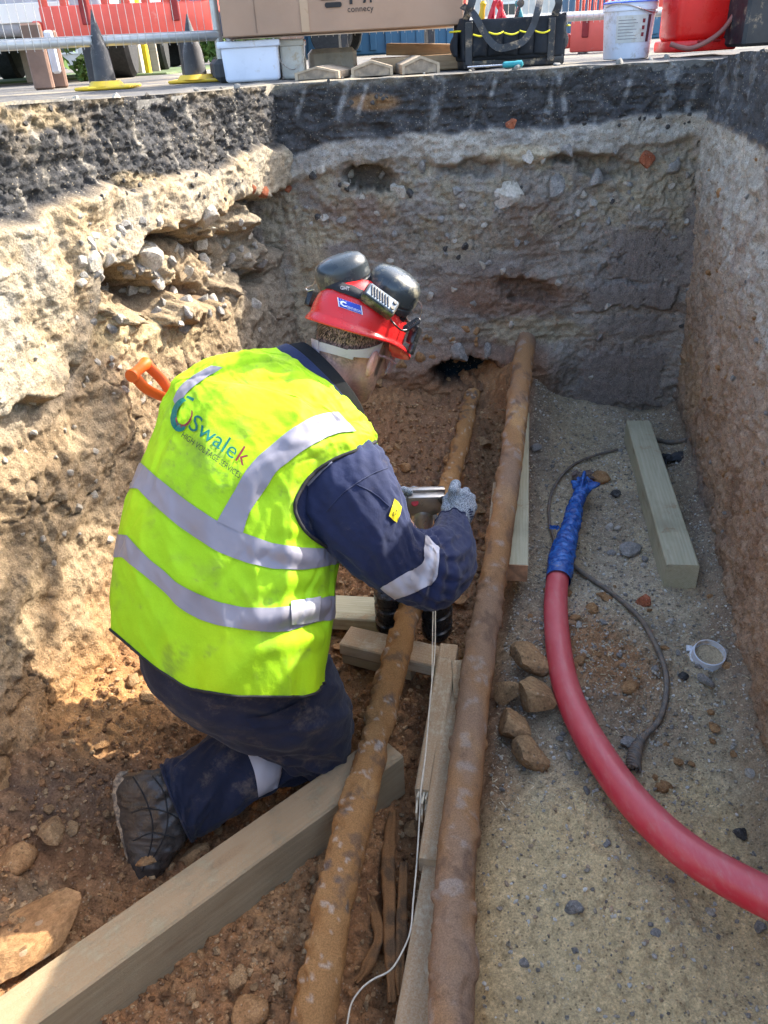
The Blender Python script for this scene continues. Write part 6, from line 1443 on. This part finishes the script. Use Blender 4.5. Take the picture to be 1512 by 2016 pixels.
# ---- tool bag
M_BAG = cloth('bag_fabric', (.016, .019, .024), .25, .85, 500, .4, dirt=.25); M_YEL = plain('yellow_piping', (.72, .62, .02), .6, .1, 20); M_BAGB = plain('bag_base', (.02, .022, .026), .45, .2, 12, .2, 80, dirt=.3)
Yg_ = 3.85; a = ay(905, 132, Yg_); b = ay(1120, 125, Yg_); bw = (b-a)[0]; bag = empty('tool_bag', ((a[0]+b[0])/2, Yg_, 1.503), (0, 0, .06)); tag(bag, 'open black tool bag with yellow-edged pockets and hanging shoulder strap', 'tool bag')
hB = up_at(Yg_, 1010, 20)-1.5
B().box((0, .13, .022), (bw*.93, .26, .044), bev=.008, seg=2).out('base', M_BAGB, bag, True)
def wallp(name, x0, x1, y0, y1, z0, z1, bul, n=24, m=14, mat=M_BAG, sd=3):
    V = []
    for i in range(n):
        for j in range(m):
            f_, g_ = i/(n-1), j/(m-1); x = x0+(x1-x0)*f_; y = y0+(y1-y0)*f_; nn_ = Vector((y1-y0, -(x1-x0), 0)).normalized(); e = bul*math.sin(math.pi*min(1, f_))**.6*math.sin(math.pi*min(1, .15+g_*.8))
            V.append((x+nn_.x*e, y+nn_.y*e, z0+(z1-z0)*g_))
    V = np.array(V); V += .004*fbm(V, 25, 3, 911+sd)[:, None]; o = npmesh(name, V, gridq(n, m), mat, bag); s_ = o.modifiers.new('thickness', 'SOLIDIFY'); s_.thickness = .006; return o
x_ = bw*.46
wallp('bag_side', -x_, x_, 0, 0, .03, hB*.86, .012); wallp('bag_side', x_, -x_, .26, .26, .03, hB*.86, .012, sd=4); wallp('bag_end', x_, x_, .0, .26, .03, hB*.9, .02, sd=5); wallp('bag_end', -x_, -x_, .26, 0, .03, hB*.9, .02, sd=6)
xs_ = np.linspace(-x_*.86, x_*.66, 6)
for k in range(5):
    zt = hB*(.60+.02*((k*3) % 2)); wallp('pocket', xs_[k]+.002, xs_[k+1]-.002, -.012, -.012, .045, zt, .012, 14, 10, sd=7+k)
    P_ = [(xs_[k]+.002+(xs_[k+1]-xs_[k]-.004)*f_, -.022-.012*math.sin(math.pi*f_), zt+.002-.008*math.sin(math.pi*f_)) for f_ in np.linspace(0, 1, 10)]; B().tube(P_, .0035, 6).out('piping', M_YEL, bag, True)
for sx in (-1, 1):
    wallp('end_pocket', sx*x_*1.0, sx*x_*1.14, .02 if sx > 0 else .2, .2 if sx > 0 else .02, .05, hB*.66, .03, 12, 10, sd=20+sx)
    P_ = [(sx*x_*1.02+sx*.03*math.sin(math.pi*f_)+sx*.01, .02+.18*f_, hB*.66+.004) for f_ in np.linspace(0, 1, 10)]; B().tube(P_, .0035, 6).out('piping', M_YEL, bag, True)
B().box((-x_*.93, -.016, hB*.45), (.030, .006, hB*.75), bev=.002).out('webbing', M_BAGB, bag); B().box((x_*.70, -.016, hB*.45), (.030, .006, hB*.75), bev=.002).out('webbing', M_BAGB, bag)
def web(pts, w=.028, name='shoulder_strap'):
    P_ = spline(np.array(pts), 50); bm = bmesh.new(); r_ = []
    for k in range(50):
        T = (P_[min(k+1, 49)]-P_[max(k-1, 0)]); T /= np.linalg.norm(T); s_ = np.cross(T, [0, -1, .1]); s_ /= np.linalg.norm(s_); r_.append([bm.verts.new(P_[k]+s_*w/2), bm.verts.new(P_[k]-s_*w/2), bm.verts.new(P_[k]-s_*w/2+np.array([0, .003, 0])), bm.verts.new(P_[k]+s_*w/2+np.array([0, .003, 0]))])
    for A_, B_ in zip(r_, r_[1:]):
        for q in range(4): bm.faces.new((A_[q], A_[(q+1) % 4], B_[(q+1) % 4], B_[q]))
    me = bpy.data.meshes.new(name); bm.to_mesh(me); bm.free(); link(name, me, M_BAGB, bag)
web([(-x_*1.0, .06, hB*1.12), (-x_*.85, -.03, hB*.95), (-x_*.60, -.045, hB*.55), (-x_*.38, -.055, hB*.36), (-x_*.10, -.06, hB*.38), (x_*.12, -.055, hB*.46), (x_*.30, -.04, hB*.70), (x_*.40, -.03, hB*1.0), (x_*.52, .02, hB*1.3)])
web([(-x_*.98, .0, hB*.86), (-x_*.9, -.02, hB*1.1), (-x_*.7, .0, hB*1.4), (0, .05, hB*1.55)], .03, 'handle_strap')
web([(x_*.75, -.01, hB*.86), (x_*.80, -.02, hB*1.1), (x_*.6, .0, hB*1.4), (0, .05, hB*1.55)], .03, 'handle_strap')
M_PINK = plain('red_grip', (.6, .03, .05), .35, .1); M_GRIPY = plain('yellow_grip', (.75, .5, .03), .4, .1); M_SILV = plain('chrome', (.5, .5, .5), .25, .1, metal=.9); M_TEAL = plain('teal_grip', (.02, .22, .25), .3, .1)
for k, (fx, col_, cn, nm) in enumerate([(-.45, M_PINK, 'red', 'pliers'), (-.32, M_PINK, 'red', 'pliers'), (-.12, M_PINK, 'pink', 'screwdriver'), (-.62, M_GRIPY, 'yellow', 'screwdriver'), (.05, M_SILV, 'silver', 'spanner'), (.25, M_TEAL, 'teal', 'screwdriver')]):
    p_ = Vector(bag.location)+Vector((fx*x_, .05+.02*k, hB*.72)); o = empty(nm, p_, (.3*math.sin(k*2.1), .35*math.cos(k*1.7), 0))
    tag(o, {0: 'red-handled pliers standing at the left in the tool bag', 1: 'second pair of red-handled pliers in the tool bag', 2: 'pink-handled screwdriver in the middle of the tool bag', 3: 'yellow-handled screwdriver at the left end of the tool bag', 4: 'silver spanner sticking out of the tool bag', 5: 'teal-handled screwdriver behind the bag strap'}[k], nm)
    if nm == 'pliers':
        for s_ in (-1, 1): B().tube([(s_*.004, 0, 0), (s_*.018, 0, .03), (s_*.016, 0, .08), (s_*.010, 0, .10)], [.006, .009, .009, .006], 8).out('grip', col_, o, True)
        B().box((0, 0, -.02), (.018, .008, .05), bev=.002).out('jaw', M_SILV, o)
    elif nm == 'spanner': B().box((0, 0, .02), (.014, .004, .12), bev=.001).out('shank', M_SILV, o); B().cyl((0, -.003, .09), (0, .003, .09), .016, seg=20).out('ring', M_SILV, o, True)
    else: B().lathe([(.006, 0), (.013, .01), (.015, .04), (.011, .07), (.014, .09), (.008, .10)], 12).out('grip', col_, o, True); B().cyl((0, 0, -.08), (0, 0, .002), .003, seg=8).out('shank', M_SILV, o, True)
# screwdriver lying before the bag
p1_ = ay(922, 136, 3.60); p2_ = ay(1012, 122, 3.62); sd_ = empty('screwdriver', ((p1_[0]+p2_[0])/2, 3.60, 1.518), (0, math.pi/2, .10)); tag(sd_, 'teal and black screwdriver lying in front of the tool bag', 'screwdriver')
B().lathe([(.006, .045), (.011, .05), (.012, .06), (.012, .10), (.014, .11), (.013, .125), (.006, .13)], 14).out('grip', M_TEAL, sd_, True); B().cyl((0, 0, -.10), (0, 0, .046), .0032, seg=8).out('shank', M_SILV, sd_, True)

# ---- white bucket
M_BUCK = plain('bucket_plastic', (.60, .63, .70), .4, .08, 10, .1, 60, dirt=.32, dcol=(.38, .33, .27)); M_LABEL = plain('paper_label', (.55, .54, .50), .8, .1, 18, .1, 90, dirt=.3); M_LID = plain('blue_lid', (.02, .10, .55), .35, .08)
Yk = 4.0; a = ay(1198, 118, Yk); b = ay(1292, 118, Yk); rb = (b-a)[0]/2; hk = up_at(Yk, 1245, 6)-1.5; bk = empty('bucket', ((a[0]+b[0])/2, Yk+rb, 1.503)); tag(bk, 'white plastic bucket with dirty paper label and blue lid', 'bucket')
B().lathe([(rb*.90, 0), (rb*.93, .004), (rb*1.04, hk*.86), (rb*1.10, hk*.865), (rb*1.10, hk*.93), (rb*1.06, hk*.935), (rb*1.07, hk)], 48).out('bucket_body', M_BUCK, bk, True)
B().lathe([(rb*1.12, hk), (rb*1.12, hk*1.02), (rb*.95, hk*1.05), (rb*.5, hk*1.05), (.01, hk*1.05)], 48).out('lid', M_LID, bk, True)
def cyl_patch(name, r_, a0, a1, z0, z1, mat, par, n=20):
    V = []
    for i in range(n):
        a_ = math.radians(a0+(a1-a0)*i/(n-1))
        for z_ in (z0, z1): k = .93+.11*z_/(hk*.86); V.append((rb*k*r_*math.cos(a_), rb*k*r_*math.sin(a_), z_))
    return npmesh(name, np.array(V), gridq(n, 2), mat, par)
cyl_patch('label', 1.012, -135, -62, hk*.30, hk*.78, M_LABEL, bk)
for k in range(7): cyl_patch('label_line', 1.018, -130, -85-(k*17) % 12, hk*(.36+.055*k), hk*(.375+.055*k), plain('grey_ink', (.28, .27, .27), .8) if k == 0 else bpy.data.materials['grey_ink'], bk, 12)
for k in range(3): cyl_patch('hazard_mark', 1.018, -75, -68, hk*(.40+.12*k), hk*(.47+.12*k), M_PRINTR, bk, 6)
cyl_patch('label_edge', 1.013, -60, -50, hk*.30, hk*.78, plain('maroon_paper', (.10, .03, .04), .8), bk, 6)
P_ = [(rb*1.12*math.cos(a_), rb*1.12*math.sin(a_), hk*.9+.10*max(0, -math.cos(a_/1.0))*0+.02*math.sin(a_*2)) for a_ in np.linspace(-2.9, -.1, 24)]; B().tube(P_, .003, 6).out('handle', M_WIRES, bk, True)

# ---- red jerrycan with a hose, dark case beside it
M_REDC = plain('red_can_plastic', (.62, .012, .010), .33, .1, 5, .06, 50, dirt=.08)
Yj = 3.9; a = ay(1326, 110, Yj); b = ay(1452, 98, Yj); wj = (b-a)[0]; zj = 1.52; jc = empty('jerrycan', ((a[0]+b[0])/2, Yj, zj), (0, 0, .12)); tag(jc, 'red plastic can with a brown hose across its front', 'can')
B().box((0, .11, .022), (wj*1.02, .22, .045), bev=.010, seg=2).out('foot', M_REDC, jc, True); B().box((0, .11, .20), (wj*.97, .20, .32), bev=.03, seg=4).out('can_body', M_REDC, jc, True)
for k in range(3): B().box((-.10*wj+k*.26*wj, .002, .038), (.13*wj, .012, .010), bev=.003).out('slot_shade', plain('shaded_slot_red', (.3, .01, .01), .6) if k == 0 else bpy.data.materials['shaded_slot_red'], jc)  # raised darker bars paint the shade of slots; nothing is cut in
h_ = spline(np.array([(-wj*.62, -.01, .035), (-wj*.48, -.035, .020), (-wj*.30, -.04, .016), (0, -.035, .045), (.22*wj, -.03, .09), (.40*wj, -.02, .17), (.42*wj, 0, .26), (.3*wj, .05, .37)]), 60)
B().tube(h_.tolist(), .010, 10).out('hose', plain('brown_hose', (.24, .09, .07), .5, .2), jc, True)
M_DARK = plain('black_case', (.022, .024, .028), .5, .25, 8, .2, 60, dirt=.2)
onroad('tool_case', 1455, 1600, 100, -60, 3.75, .3, M_DARK, 'black case at the right end of the far edge', 'case', .05, .012).location.z = 1.53

# ---- loose stones and spoil along the edge
for k in range(70):
    i = random.randrange(0, 198); q = edge[i]+u_[i]*random.uniform(.02, .5); r = random.uniform(.006, .022); o = place('stone', random.choice(ST+STC+STB), (q[0], q[1], 1.5+float(road_z(q[0], q[1]))-1.5+r*.3), r)
    tag(o, 'small stone lying loose on the road edge above the pit', 'stone', 'loose stones on the road edge')

# ---- mesh fence panels: tubes and thin wires
M_GALV = plain('galvanised', (.45, .45, .43), .4, .12, 12, .1, 90, metal=.75); M_GALV.node_tree.nodes['Principled BSDF'].inputs['Metallic'].default_value = .45
def fence(A, Bq, lab, z0=.19):
    A = Vector(A); Bq = Vector(Bq); L = (Bq-A).length; d_ = (Bq-A).normalized(); o = empty('mesh_fence', A, (0, 0, math.atan2(d_.y, d_.x))); tag(o, lab, 'fence', 'mesh fence panels round the works')
    B().cyl((0, 0, z0), (L, 0, z0), .021, seg=16).out('bottom_rail', M_GALV, o, True); B().cyl((0, 0, 2.0), (L, 0, 2.0), .019, seg=14).out('top_rail', M_GALV, o, True)
    for x in (0, L): B().cyl((x, 0, 0), (x, 0, 2.05), .019, seg=14).out('post', M_GALV, o, True)
    n = int(L/.036)
    w0 = B().cyl((0, -.022, z0-.03), (0, -.022, 1.97), .0012, seg=4, cap=False).out('wire', M_GALV, o)
    w0.location.x = .03
    for k in range(1, min(n, 95)):
        c = w0.copy(); COL.objects.link(c); c.location.x = .03+k*(L-.06)/min(n, 95)
    h0 = B().cyl((0, -.024, 0), (L, -.024, 0), .0018, seg=4, cap=False).out('wire', M_GALV, o); h0.location.z = z0+.02
    for k in range(1, 9): c = h0.copy(); COL.objects.link(c); c.location.z = z0+.02+k*.22
    bmf = B().box((0, 0, .05), (.60, .20, .09), bev=.02); f_ = bmf.out('fence_foot', plain('rubber_foot', (.05, .05, .05), .9) if 'rubber_foot' not in bpy.data.materials else bpy.data.materials['rubber_foot'], o); f_.rotation_euler.z = math.pi/2
A1 = ay(-120, 110, 3.78); A2 = ay(432, 92, 4.28); A1[2] = A2[2] = 1.5
fence(A1, A2, 'mesh fence panel in front of the red barriers at the left'); A3 = ay(1560, 20, 4.9); A3[2] = 1.5; A2b = A2+[.05, .02, 0]
fence(A2b, A3, 'mesh fence panel running behind the box, bag and bucket')

# ---- red barriers beyond the fence
M_BARR = plain('faded_red_plastic', (.66, .10, .07), .5, .14, 3, .08, 40, dirt=.12, dcol=(.6, .45, .38))
def barrier(x0, x1, yb, Y0, Y1, lab, nslot=8, xo=0):
    A = Vector(ay(x0, yb, Y0)); Bq = Vector(ay(x1, yb, Y1)); A.z = Bq.z = 0; z0 = up_at(Y0, x0, yb)-1.5; L = (Bq-A).length; d_ = (Bq-A).normalized()
    o = empty('road_barrier', (A.x, A.y, 1.5), (0, 0, math.atan2(d_.y, d_.x))); tag(o, lab, 'barrier')
    bm = B(); zs_ = z0+.185; bm.box((L/2, .03, (z0+zs_)/2), (L, .06, zs_-z0), bev=.012, seg=2); bm.out('barrier_panel', M_BARR, o, True)
    for k in range(nslot+1):
        x = .03+(L-.06)*k/nslot; B().box((x, .03, zs_+.26), (L/nslot*.40, .05, .56), bev=.012, seg=2).out('upright', M_BARR, o, True)
    B().box((L/2, .03, zs_+.56), (L, .065, .12), bev=.015, seg=2).out('top_rail', M_BARR, o, True)
    for x in (.25*L, .78*L): B().box((x, -.003, z0+.15), (.045, .012, .13), bev=.005).out('recess_shade', plain('shaded_recess_red', (.22, .02, .02), .7) if 'shaded_recess_red' not in bpy.data.materials else bpy.data.materials['shaded_recess_red'], o)  # dark blocks on the face, shade of recesses put into their colour
    for x in (.22*L, .80*L): B().box((x, .03, z0/2), (.05, .12, z0), bev=.005).out('barrier_foot', M_DARK, o)
    B().box((-.03, .03, z0+.07), (.06, .05, .09), bev=.012).out('hinge_lug', M_BARR, o, True); B().box((L+.03, .03, z0+.16), (.06, .05, .09), bev=.012).out('hinge_lug', M_BARR, o, True)
barrier(92, 424, 86, 5.4, 5.7, 'faded red plastic barrier with slots beyond the fence at the left', 8)
barrier(610, 905, 70, 6.4, 6.6, 'red barrier whose lower edge shows under the cardboard box', 8)
barrier(1120, 1240, 104, 6.2, 6.0, 'bright red slatted barrier between tool bag and white bucket', 9)
barrier(1295, 1420, 22, 6.6, 6.6, 'red barrier seen between the bucket and the red can', 6)

# ---- black posts on yellow feet
M_POST = plain('black_cone', (.05, .05, .055), .6, .25, 8, .2, 60, dirt=.3, dcol=(.30, .28, .26)); M_YFOOT = plain('yellow_foot', (.75, .50, .04), .55, .1, 10, .1, 60, dirt=.25)
for (x, yb, yt, Y, w, lab) in [(205, 182, 16, 3.98, .13, 'black cone on a yellow foot, left of the pair behind the fence'), (384, 166, 26, 4.30, .15, 'black cone on a yellow foot nearer the white tub')]:
    b_ = ay(x, yb, Y); h_ = up_at(Y, x, yt)-1.5; o = empty('traffic_cone', (b_[0], Y+.06, 1.502)); tag(o, lab, 'traffic cone', 'black cones on yellow feet')
    B().box((0, .03, .008), (.25, .22, .014), bev=.005).out('foot_plate', M_YFOOT, o); B().lathe([(w*.62, .014), (w*.52, .03), (w*.5, .034)], 28).out('collar', M_YFOOT, o, True)
    B().lathe([(w*.36, .034), (w*.30, h_*.48), (w*.24, h_*.58), (w*.03, h_*.97), (.002, h_)], 28).out('cone_body', M_POST, o, True)

# ---- bare tree on the right of the works; its boughs throw the branching shadow on the sunlit side
M_BARK = plain('bark', (.16, .13, .10), .9, .3, 8, .6, 40)
tr = empty('bare_tree', (8.5, 6.6, 1.5)); tag(tr, 'leafless tree beside the works, outside the right of the picture', 'tree'); SV = np.array(SUN_TO)
def bough(pix, r0, r1, t_):
    pts = []
    for x, y in pix:
        h_ = bvl.ray_cast(Vector(CO), Vector(ray(x, y)).normalized())[0]
        if h_ is not None: pts.append(np.array(h_)+SV*t_)
    return pts, r0, r1
BG = [bough([(170, 640), (178, 720), (195, 800), (215, 880), (228, 945)], .085, .075, 7.4), bough([(228, 945), (150, 955), (85, 1010), (40, 1110), (8, 1220)], .07, .045, 7.4),
      bough([(135, 1005), (105, 1080), (95, 1160), (95, 1250)], .055, .035, 7.4), bough([(228, 945), (270, 1000), (300, 1070), (310, 1150)], .055, .035, 7.4), bough([(195, 800), (120, 790), (60, 800)], .035, .02, 7.4), bough([(60, 1060), (20, 1050), (2, 1080)], .015, .008, 7.4)]
root = np.array([8.5, 6.6, 1.5]); fork = np.array([7.6, 6.0, 5.4]); inv = Matrix.Translation(tr.location).inverted()
def tt_(pts, rad, nm): o = B().tube(spline(np.array(pts), 30).tolist(), np.interp(np.linspace(0, 1, 30), np.linspace(0, 1, len(rad)), rad), 10).out(nm, M_BARK, tr, True, angle=80); o.matrix_parent_inverse = inv
tt_([root-[0, 0, .1], root+[-.1, 0, 2], fork], [.20, .15, .11], 'trunk'); tt_([fork, (fork+BG[0][0][0])/2+[0, 0, .4], BG[0][0][0]], [.11, .07, .05], 'limb'); tt_([fork, fork+[.8, .5, 1.5], fork+[1.2, 1.2, 3]], [.09, .06, .02], 'limb'); tt_([fork, fork+[-.6, .9, 1.6], fork+[-.8, 1.6, 3]], [.09, .06, .02], 'limb')
for pts, r0, r1 in BG: tt_(pts, [r0, (r0+r1)/2, r1], 'branch')

# ---- street beyond
M_GRASS = plain('verge_grass', (.07, .10, .035), .9, .35, 3, .5, 30)
def slab(name, x0, x1, yb, Y, D_, z0, z1, mat, lab=None, cat=None, **k):
    a = ay(x0, yb, Y); b = ay(x1, yb, Y); o = B().box(((a[0]+b[0])/2, Y+D_/2, (z0+z1)/2), ((b-a)[0], D_, z1-z0), bev=k.get('bev', .01)).out(name, mat)
    if lab: tag(o, lab, cat)
    return o
# brown boards and sacking at the left
M_SACK = plain('brown_board', (.20, .12, .085), .7, .25, 6, .3, 40)
o = slab('board', 68, 108, 180, 4.7, .03, 1.50, 1.50+.30, M_SACK, 'dark brown board leaning behind the fence at the far left', 'board'); o = slab('board', 100, 135, 178, 4.9, .03, 1.50, 1.50+.27, M_SACK, 'second brown board right of the first behind the fence', 'board')
slab('white_panel', 104, 122, 150, 4.85, .02, 1.57, 1.77, plain('pale_panel', (.6, .62, .66), .5), 'pale folded sheet between the two brown boards', 'sheet')
# old timber gate posts and palings
T_PALING = timber('paling', (.30, .26, .22), (.42, .37, .31), .1)
pal = empty('paling_fence', tuple(base(180, 0, 9.0))); tag(pal, 'weathered upright timber palings beyond the red barrier', 'fence'); x0 = ay(176, 0, 9.0)[0]; x1 = ay(292, 0, 9.0)[0]
for k in range(9):
    o = B().box((0, 0, .6), (.075, .03, 1.2+.05*math.sin(k*2.3)), bev=.004).out('paling', T_PALING, pal); o.location = (x0-pal.location.x+(x1-x0)*k/8.6, 0, 0)
B().box(((x1-x0)/2, .04, .35), (x1-x0, .04, .09)).out('rail', T_PALING, pal)
slab('gate_post', 240, 262, 160, 8.6, .15, 1.5, 3.2, plain('concrete_post', (.46, .42, .36), .9, .15), 'grey concrete post standing among the palings', 'post'); slab('gate_post', 272, 286, 160, 8.3, .12, 1.5, 3.0, bpy.data.materials['concrete_post'], 'second concrete post beside the yellow marker post', 'post')
slab('marker_post', 289, 300, 160, 8.0, .06, 1.5, 2.6, plain('yellow_paint', (.80, .58, .02), .5), 'yellow marker post left of the parked trailer', 'post')
slab('wooden_pole', 52, 92, 160, 7.0, .25, 1.5, 6.5, plain('pole_wood', (.30, .25, .19), .9, .2, 6, .4, 30), 'weathered wooden pole behind the van at the left edge', 'pole')
# bushes: leaves through a volume on thin stems
M_LEAF = plain('leaf', (.10, .17, .035), .6, .4, 3, .2, 40, spec=.3)
def bush(name, c, r, n, lab, leaf=.05):
    o = empty(name, c); tag(o, lab, 'bush'); g = np.random.default_rng(int(abs(c[0]*97)+n)); q = g.normal(size=(n, 3)); q /= np.linalg.norm(q, axis=1)[:, None]; q *= (g.uniform(.15, 1, (n, 1))**.45); q = q*(1+.35*fbm(q*2+c[0], 1, 3, 5))[:, None]*np.array(r); q[:, 2] += r[2]*.9
    a_ = g.normal(size=(n, 3)); a_ /= np.linalg.norm(a_, axis=1)[:, None]; b_ = np.cross(a_, g.normal(size=(n, 3))); b_ /= np.linalg.norm(b_, axis=1)[:, None]; s_ = leaf*g.uniform(.5, 1.2, (n, 1))
    V = np.stack([q-a_*s_, q+b_*s_*.45, q+a_*s_, q-b_*s_*.45], 1).reshape(-1, 3); npmesh('foliage', V, np.arange(n*4).reshape(-1, 4), M_LEAF, o, smooth=False)
    bm = B()
    for k in range(5): bm.tube([(0, 0, 0), tuple(g.normal(size=3)*np.array(r)*.2+[0, 0, r[2]*.5]), tuple(g.normal(size=3)*np.array(r)*.4+[0, 0, r[2]*1.2])], [.03*r[2], .02*r[2], .01*r[2]], 5)
    stuff(bm.out('stems', bpy.data.materials['pole_wood'], o))
bush('bush', tuple(base(150, 0, 6.6)), (.13, .10, .09), 500, 'low green shrub growing under the red barrier at the left', .03); bush('bush', tuple(base(232, 0, 9.4)), (.20, .15, .05), 400, 'low green growth at the foot of the palings', .03)
bush('bush', tuple(base(380, 0, 26)), (2.2, 1.4, .75), 2200, 'large leafy bush behind the parked trailer', .16); bush('bush', tuple(base(20, 0, 16)), (1.6, 1.2, 1.7), 2200, 'tall bush behind the white van at the left edge', .12)
struct(slab('verge', -260, 330, 150, 7.6, 5.5, 1.40, 1.515, M_GRASS))

# vehicles
M_PAINTW = plain('white_paint', (.68, .70, .72), .25, .03, 2, .02, 20, spec=.5, Coat_Weight=.5); M_GLASS = plain('dark_glass', (.03, .04, .045), .08, .1, spec=.7); M_TYRE = plain('tyre', (.02, .02, .02), .85, .2, 20, .3, 60); M_RIM = plain('wheel_rim', (.4, .4, .42), .35, .1, metal=.7); M_LAMP = plain('lamp_glass', (.7, .72, .75), .12, .05, spec=.7); M_PLATE = plain('number_plate', (.75, .74, .68), .5, .03)
def wheel(par, loc, r=.33, w=.22):
    o = B().lathe([(r*.55, -w/2), (r*.92, -w/2), (r, -w*.35), (r, w*.35), (r*.92, w/2), (r*.55, w/2)], 32, Matrix.Rotation(math.pi/2, 4, 'Y')).out('wheel', M_TYRE, par, True); o.location = loc
    B().lathe([(r*.56, -w*.42), (r*.5, -w*.30), (r*.15, -w*.22), (.01, -w*.2), (.01, w*.2), (r*.15, w*.22), (r*.5, w*.3), (r*.56, w*.42)], 24, Matrix.Rotation(math.pi/2, 4, 'Y')).out('rim', M_RIM, o, True)
vn = empty('parked_van', tuple(base(-62, 0, 6.3)), (0, 0, .12)); tag(vn, 'white van parked at the far left, its front end showing', 'van')
bm = B(); prof = [(0, .32), (0, .75), (.05, .98), (.75, 1.15), (1.35, 1.85), (1.9, 2.0), (4.6, 2.0), (4.7, 1.9), (4.7, .32)]
bm.poly([(-.9, y, z) for y, z in prof], (1.8, 0, 0)); bm.out('van_body', M_PAINTW, vn, True, bev=.04, seg=3)
B().poly([(-.78, .83, 1.225), (.78, .83, 1.225), (.72, 1.30, 1.775), (-.72, 1.30, 1.775)], (0, -.012, .012)).out('windscreen', M_GLASS, vn)
B().box((0, -.05, .42), (1.78, .16, .26), bev=.05, seg=3).out('bumper', plain('grey_bumper', (.35, .36, .38), .6), vn, True); B().box((0, -.02, .82), (.9, .05, .20), bev=.02).out('grille', M_DARK, vn, True)
for s_ in (-1, 1): B().box((s_*.68, -.005, .80), (.34, .08, .24), bev=.04, seg=3).out('headlight', M_LAMP, vn, True); wheel(vn, (s_*.80, .85, .33)); wheel(vn, (s_*.80, 3.8, .33)); B().box((s_*1.02, 1.1, 1.22), (.16, .10, .24), bev=.03, seg=2).out('wing_mirror', M_DARK, vn, True)
pl_ = B().box((.42, -.14, .42), (.50, .01, .11), bev=.003).out('number_plate', M_PLATE, vn); print_on('plate_letters', glyphs('HX', 1), lambda x, y: Vector((.42+.08+x*.09, -.147, .385+y*.09)), M_INK, 9, pl_, False).parent = pl_
tr_ = empty('parked_trailer', tuple(base(365, 0, 15.5)), (0, 0, -.1)); tag(tr_, 'dark blue pickup parked in the street behind the cone', 'pickup')
M_DBLUE = plain('dark_blue_paint', (.03, .045, .08), .3, .1, 2, .05, 20, spec=.5)
bm = B(); bm.poly([(x, -.85, z) for x, z in [(-1.15, .4), (-1.15, .85), (.1, .9), (.45, 1.5), (2.0, 1.5), (2.2, .95), (3.2, .9), (3.2, .4)]], (0, 1.7, 0)); bm.out('pickup_body', M_DBLUE, tr_, True, bev=.05, seg=2)
B().poly([(.30, -.86, .98), (.58, -.86, 1.40), (1.85, -.86, 1.40), (1.98, -.86, .98)], (0, -.01, 0)).out('side_window', M_GLASS, tr_)
for x in (-.62, 2.5):
    for y in (-.78, .78):
        o = B().lathe([(.18, -.1), (.31, -.1), (.33, -.07), (.33, .07), (.31, .1), (.18, .1)], 28, Matrix.Rotation(math.pi/2, 4, 'X')).out('wheel', M_TYRE, tr_, True); o.location = (x, y, .33); B().lathe([(.17, -.09), (.05, -.06), (.01, -.05), (.01, .05), (.05, .06), (.17, .09)], 20, Matrix.Rotation(math.pi/2, 4, 'X')).out('rim', M_RIM, o, True)
tr_.name = 'parked_pickup'
# blue site cabins beyond, with small notices
M_CAB = plain('cabin_blue', (.045, .13, .21), .5, .12, 1.5, .1, 14)
def cabin(x0, x1, Y, h_, mat, lab, notices):
    a = ay(x0, 100, Y); b = ay(x1, 100, Y); L = (b-a)[0]; o = empty('site_cabin', (a[0], Y, 1.5)); tag(o, lab, 'cabin')
    B().box((L/2, 1.2, h_/2), (L, 2.4, h_), bev=.03).out('cabin_body', mat, o)
    n = int(L/.28); r0 = None
    for k in range(min(n, 60)):
        if r0 is None: r0 = B().box((0, -.02, h_/2), (.12, .045, h_-.15), bev=.01).out('panel_rib', mat, o); r0.location.x = .14
        else: c = r0.copy(); COL.objects.link(c); c.location.x = .14+k*(L-.28)/(min(n, 60)-1)
    for (nx_, nz_) in notices: B().box((nx_*L, -.06, nz_), (.34, .012, .26)).out('notice', M_PLATE, o)
cabin(600, 900, 17, 2.6, M_CAB, 'blue ribbed site cabin seen under the cardboard box', [(.10, .62), (.52, .72), (.86, .62)])
cabin(1150, 1330, 17, 2.6, M_CAB, 'blue ribbed site cabin seen behind the bucket', [(.3, .7)])
cabin(1345, 1800, 20, 2.8, plain('cabin_grey', (.30, .32, .34), .6), 'grey site cabin beyond the right end of the fence', [])
# buildings closing the street
M_BRICK = plain('brick_far', (.33, .19, .13), .9, .2, 2.5, .3, 30); M_ROOF = plain('roof_tiles', (.16, .10, .08), .9, .2, 2, .3, 20); M_REND = plain('render_far', (.55, .52, .46), .9, .1, 2)
def house(X, Y, w, d_, h_, mat, lab, nw):
    o = empty('house', (X, Y, 1.5)); tag(o, lab, 'house'); B().box((0, d_/2, h_/2), (w, d_, h_), bev=.02).out('wall', mat, o)
    B().poly([(-w/2-.3, -.3, h_), (-w/2-.3, d_+.3, h_), (-w/2-.3, d_/2, h_+2.2)], (w+.6, 0, 0)).out('roof', M_ROOF, o); ch_ = B().box((w*.3, d_/2, h_+2.3), (.7, .6, 1.2), bev=.02).out('chimney', mat, o)
    for st_y in (1.3, 3.9):
        for k in range(nw):
            wf = B().box((-w/2+w*(k+.5)/nw, -.03, st_y), (1.3, .08, 1.25), bev=.01).out('window', M_PLATE, o); B().box((-w/2+w*(k+.5)/nw, -.075, st_y), (1.1, .02, 1.05)).out('pane', M_GLASS, wf)
house(-26, 46, 10, 8, 5.4, M_BRICK, 'brick house far beyond the left barrier', 3); house(-13, 50, 9, 8, 5.2, M_REND, 'cream rendered house beyond the red barrier', 3); house(-2, 52, 10, 8, 5.4, M_BRICK, 'brick house hidden mostly by the cardboard box', 3); house(12, 50, 11, 8, 5.2, M_REND, 'pale house beyond the tool bag', 3); house(27, 48, 12, 8, 5.4, M_BRICK, 'brick house far beyond the right end', 3)
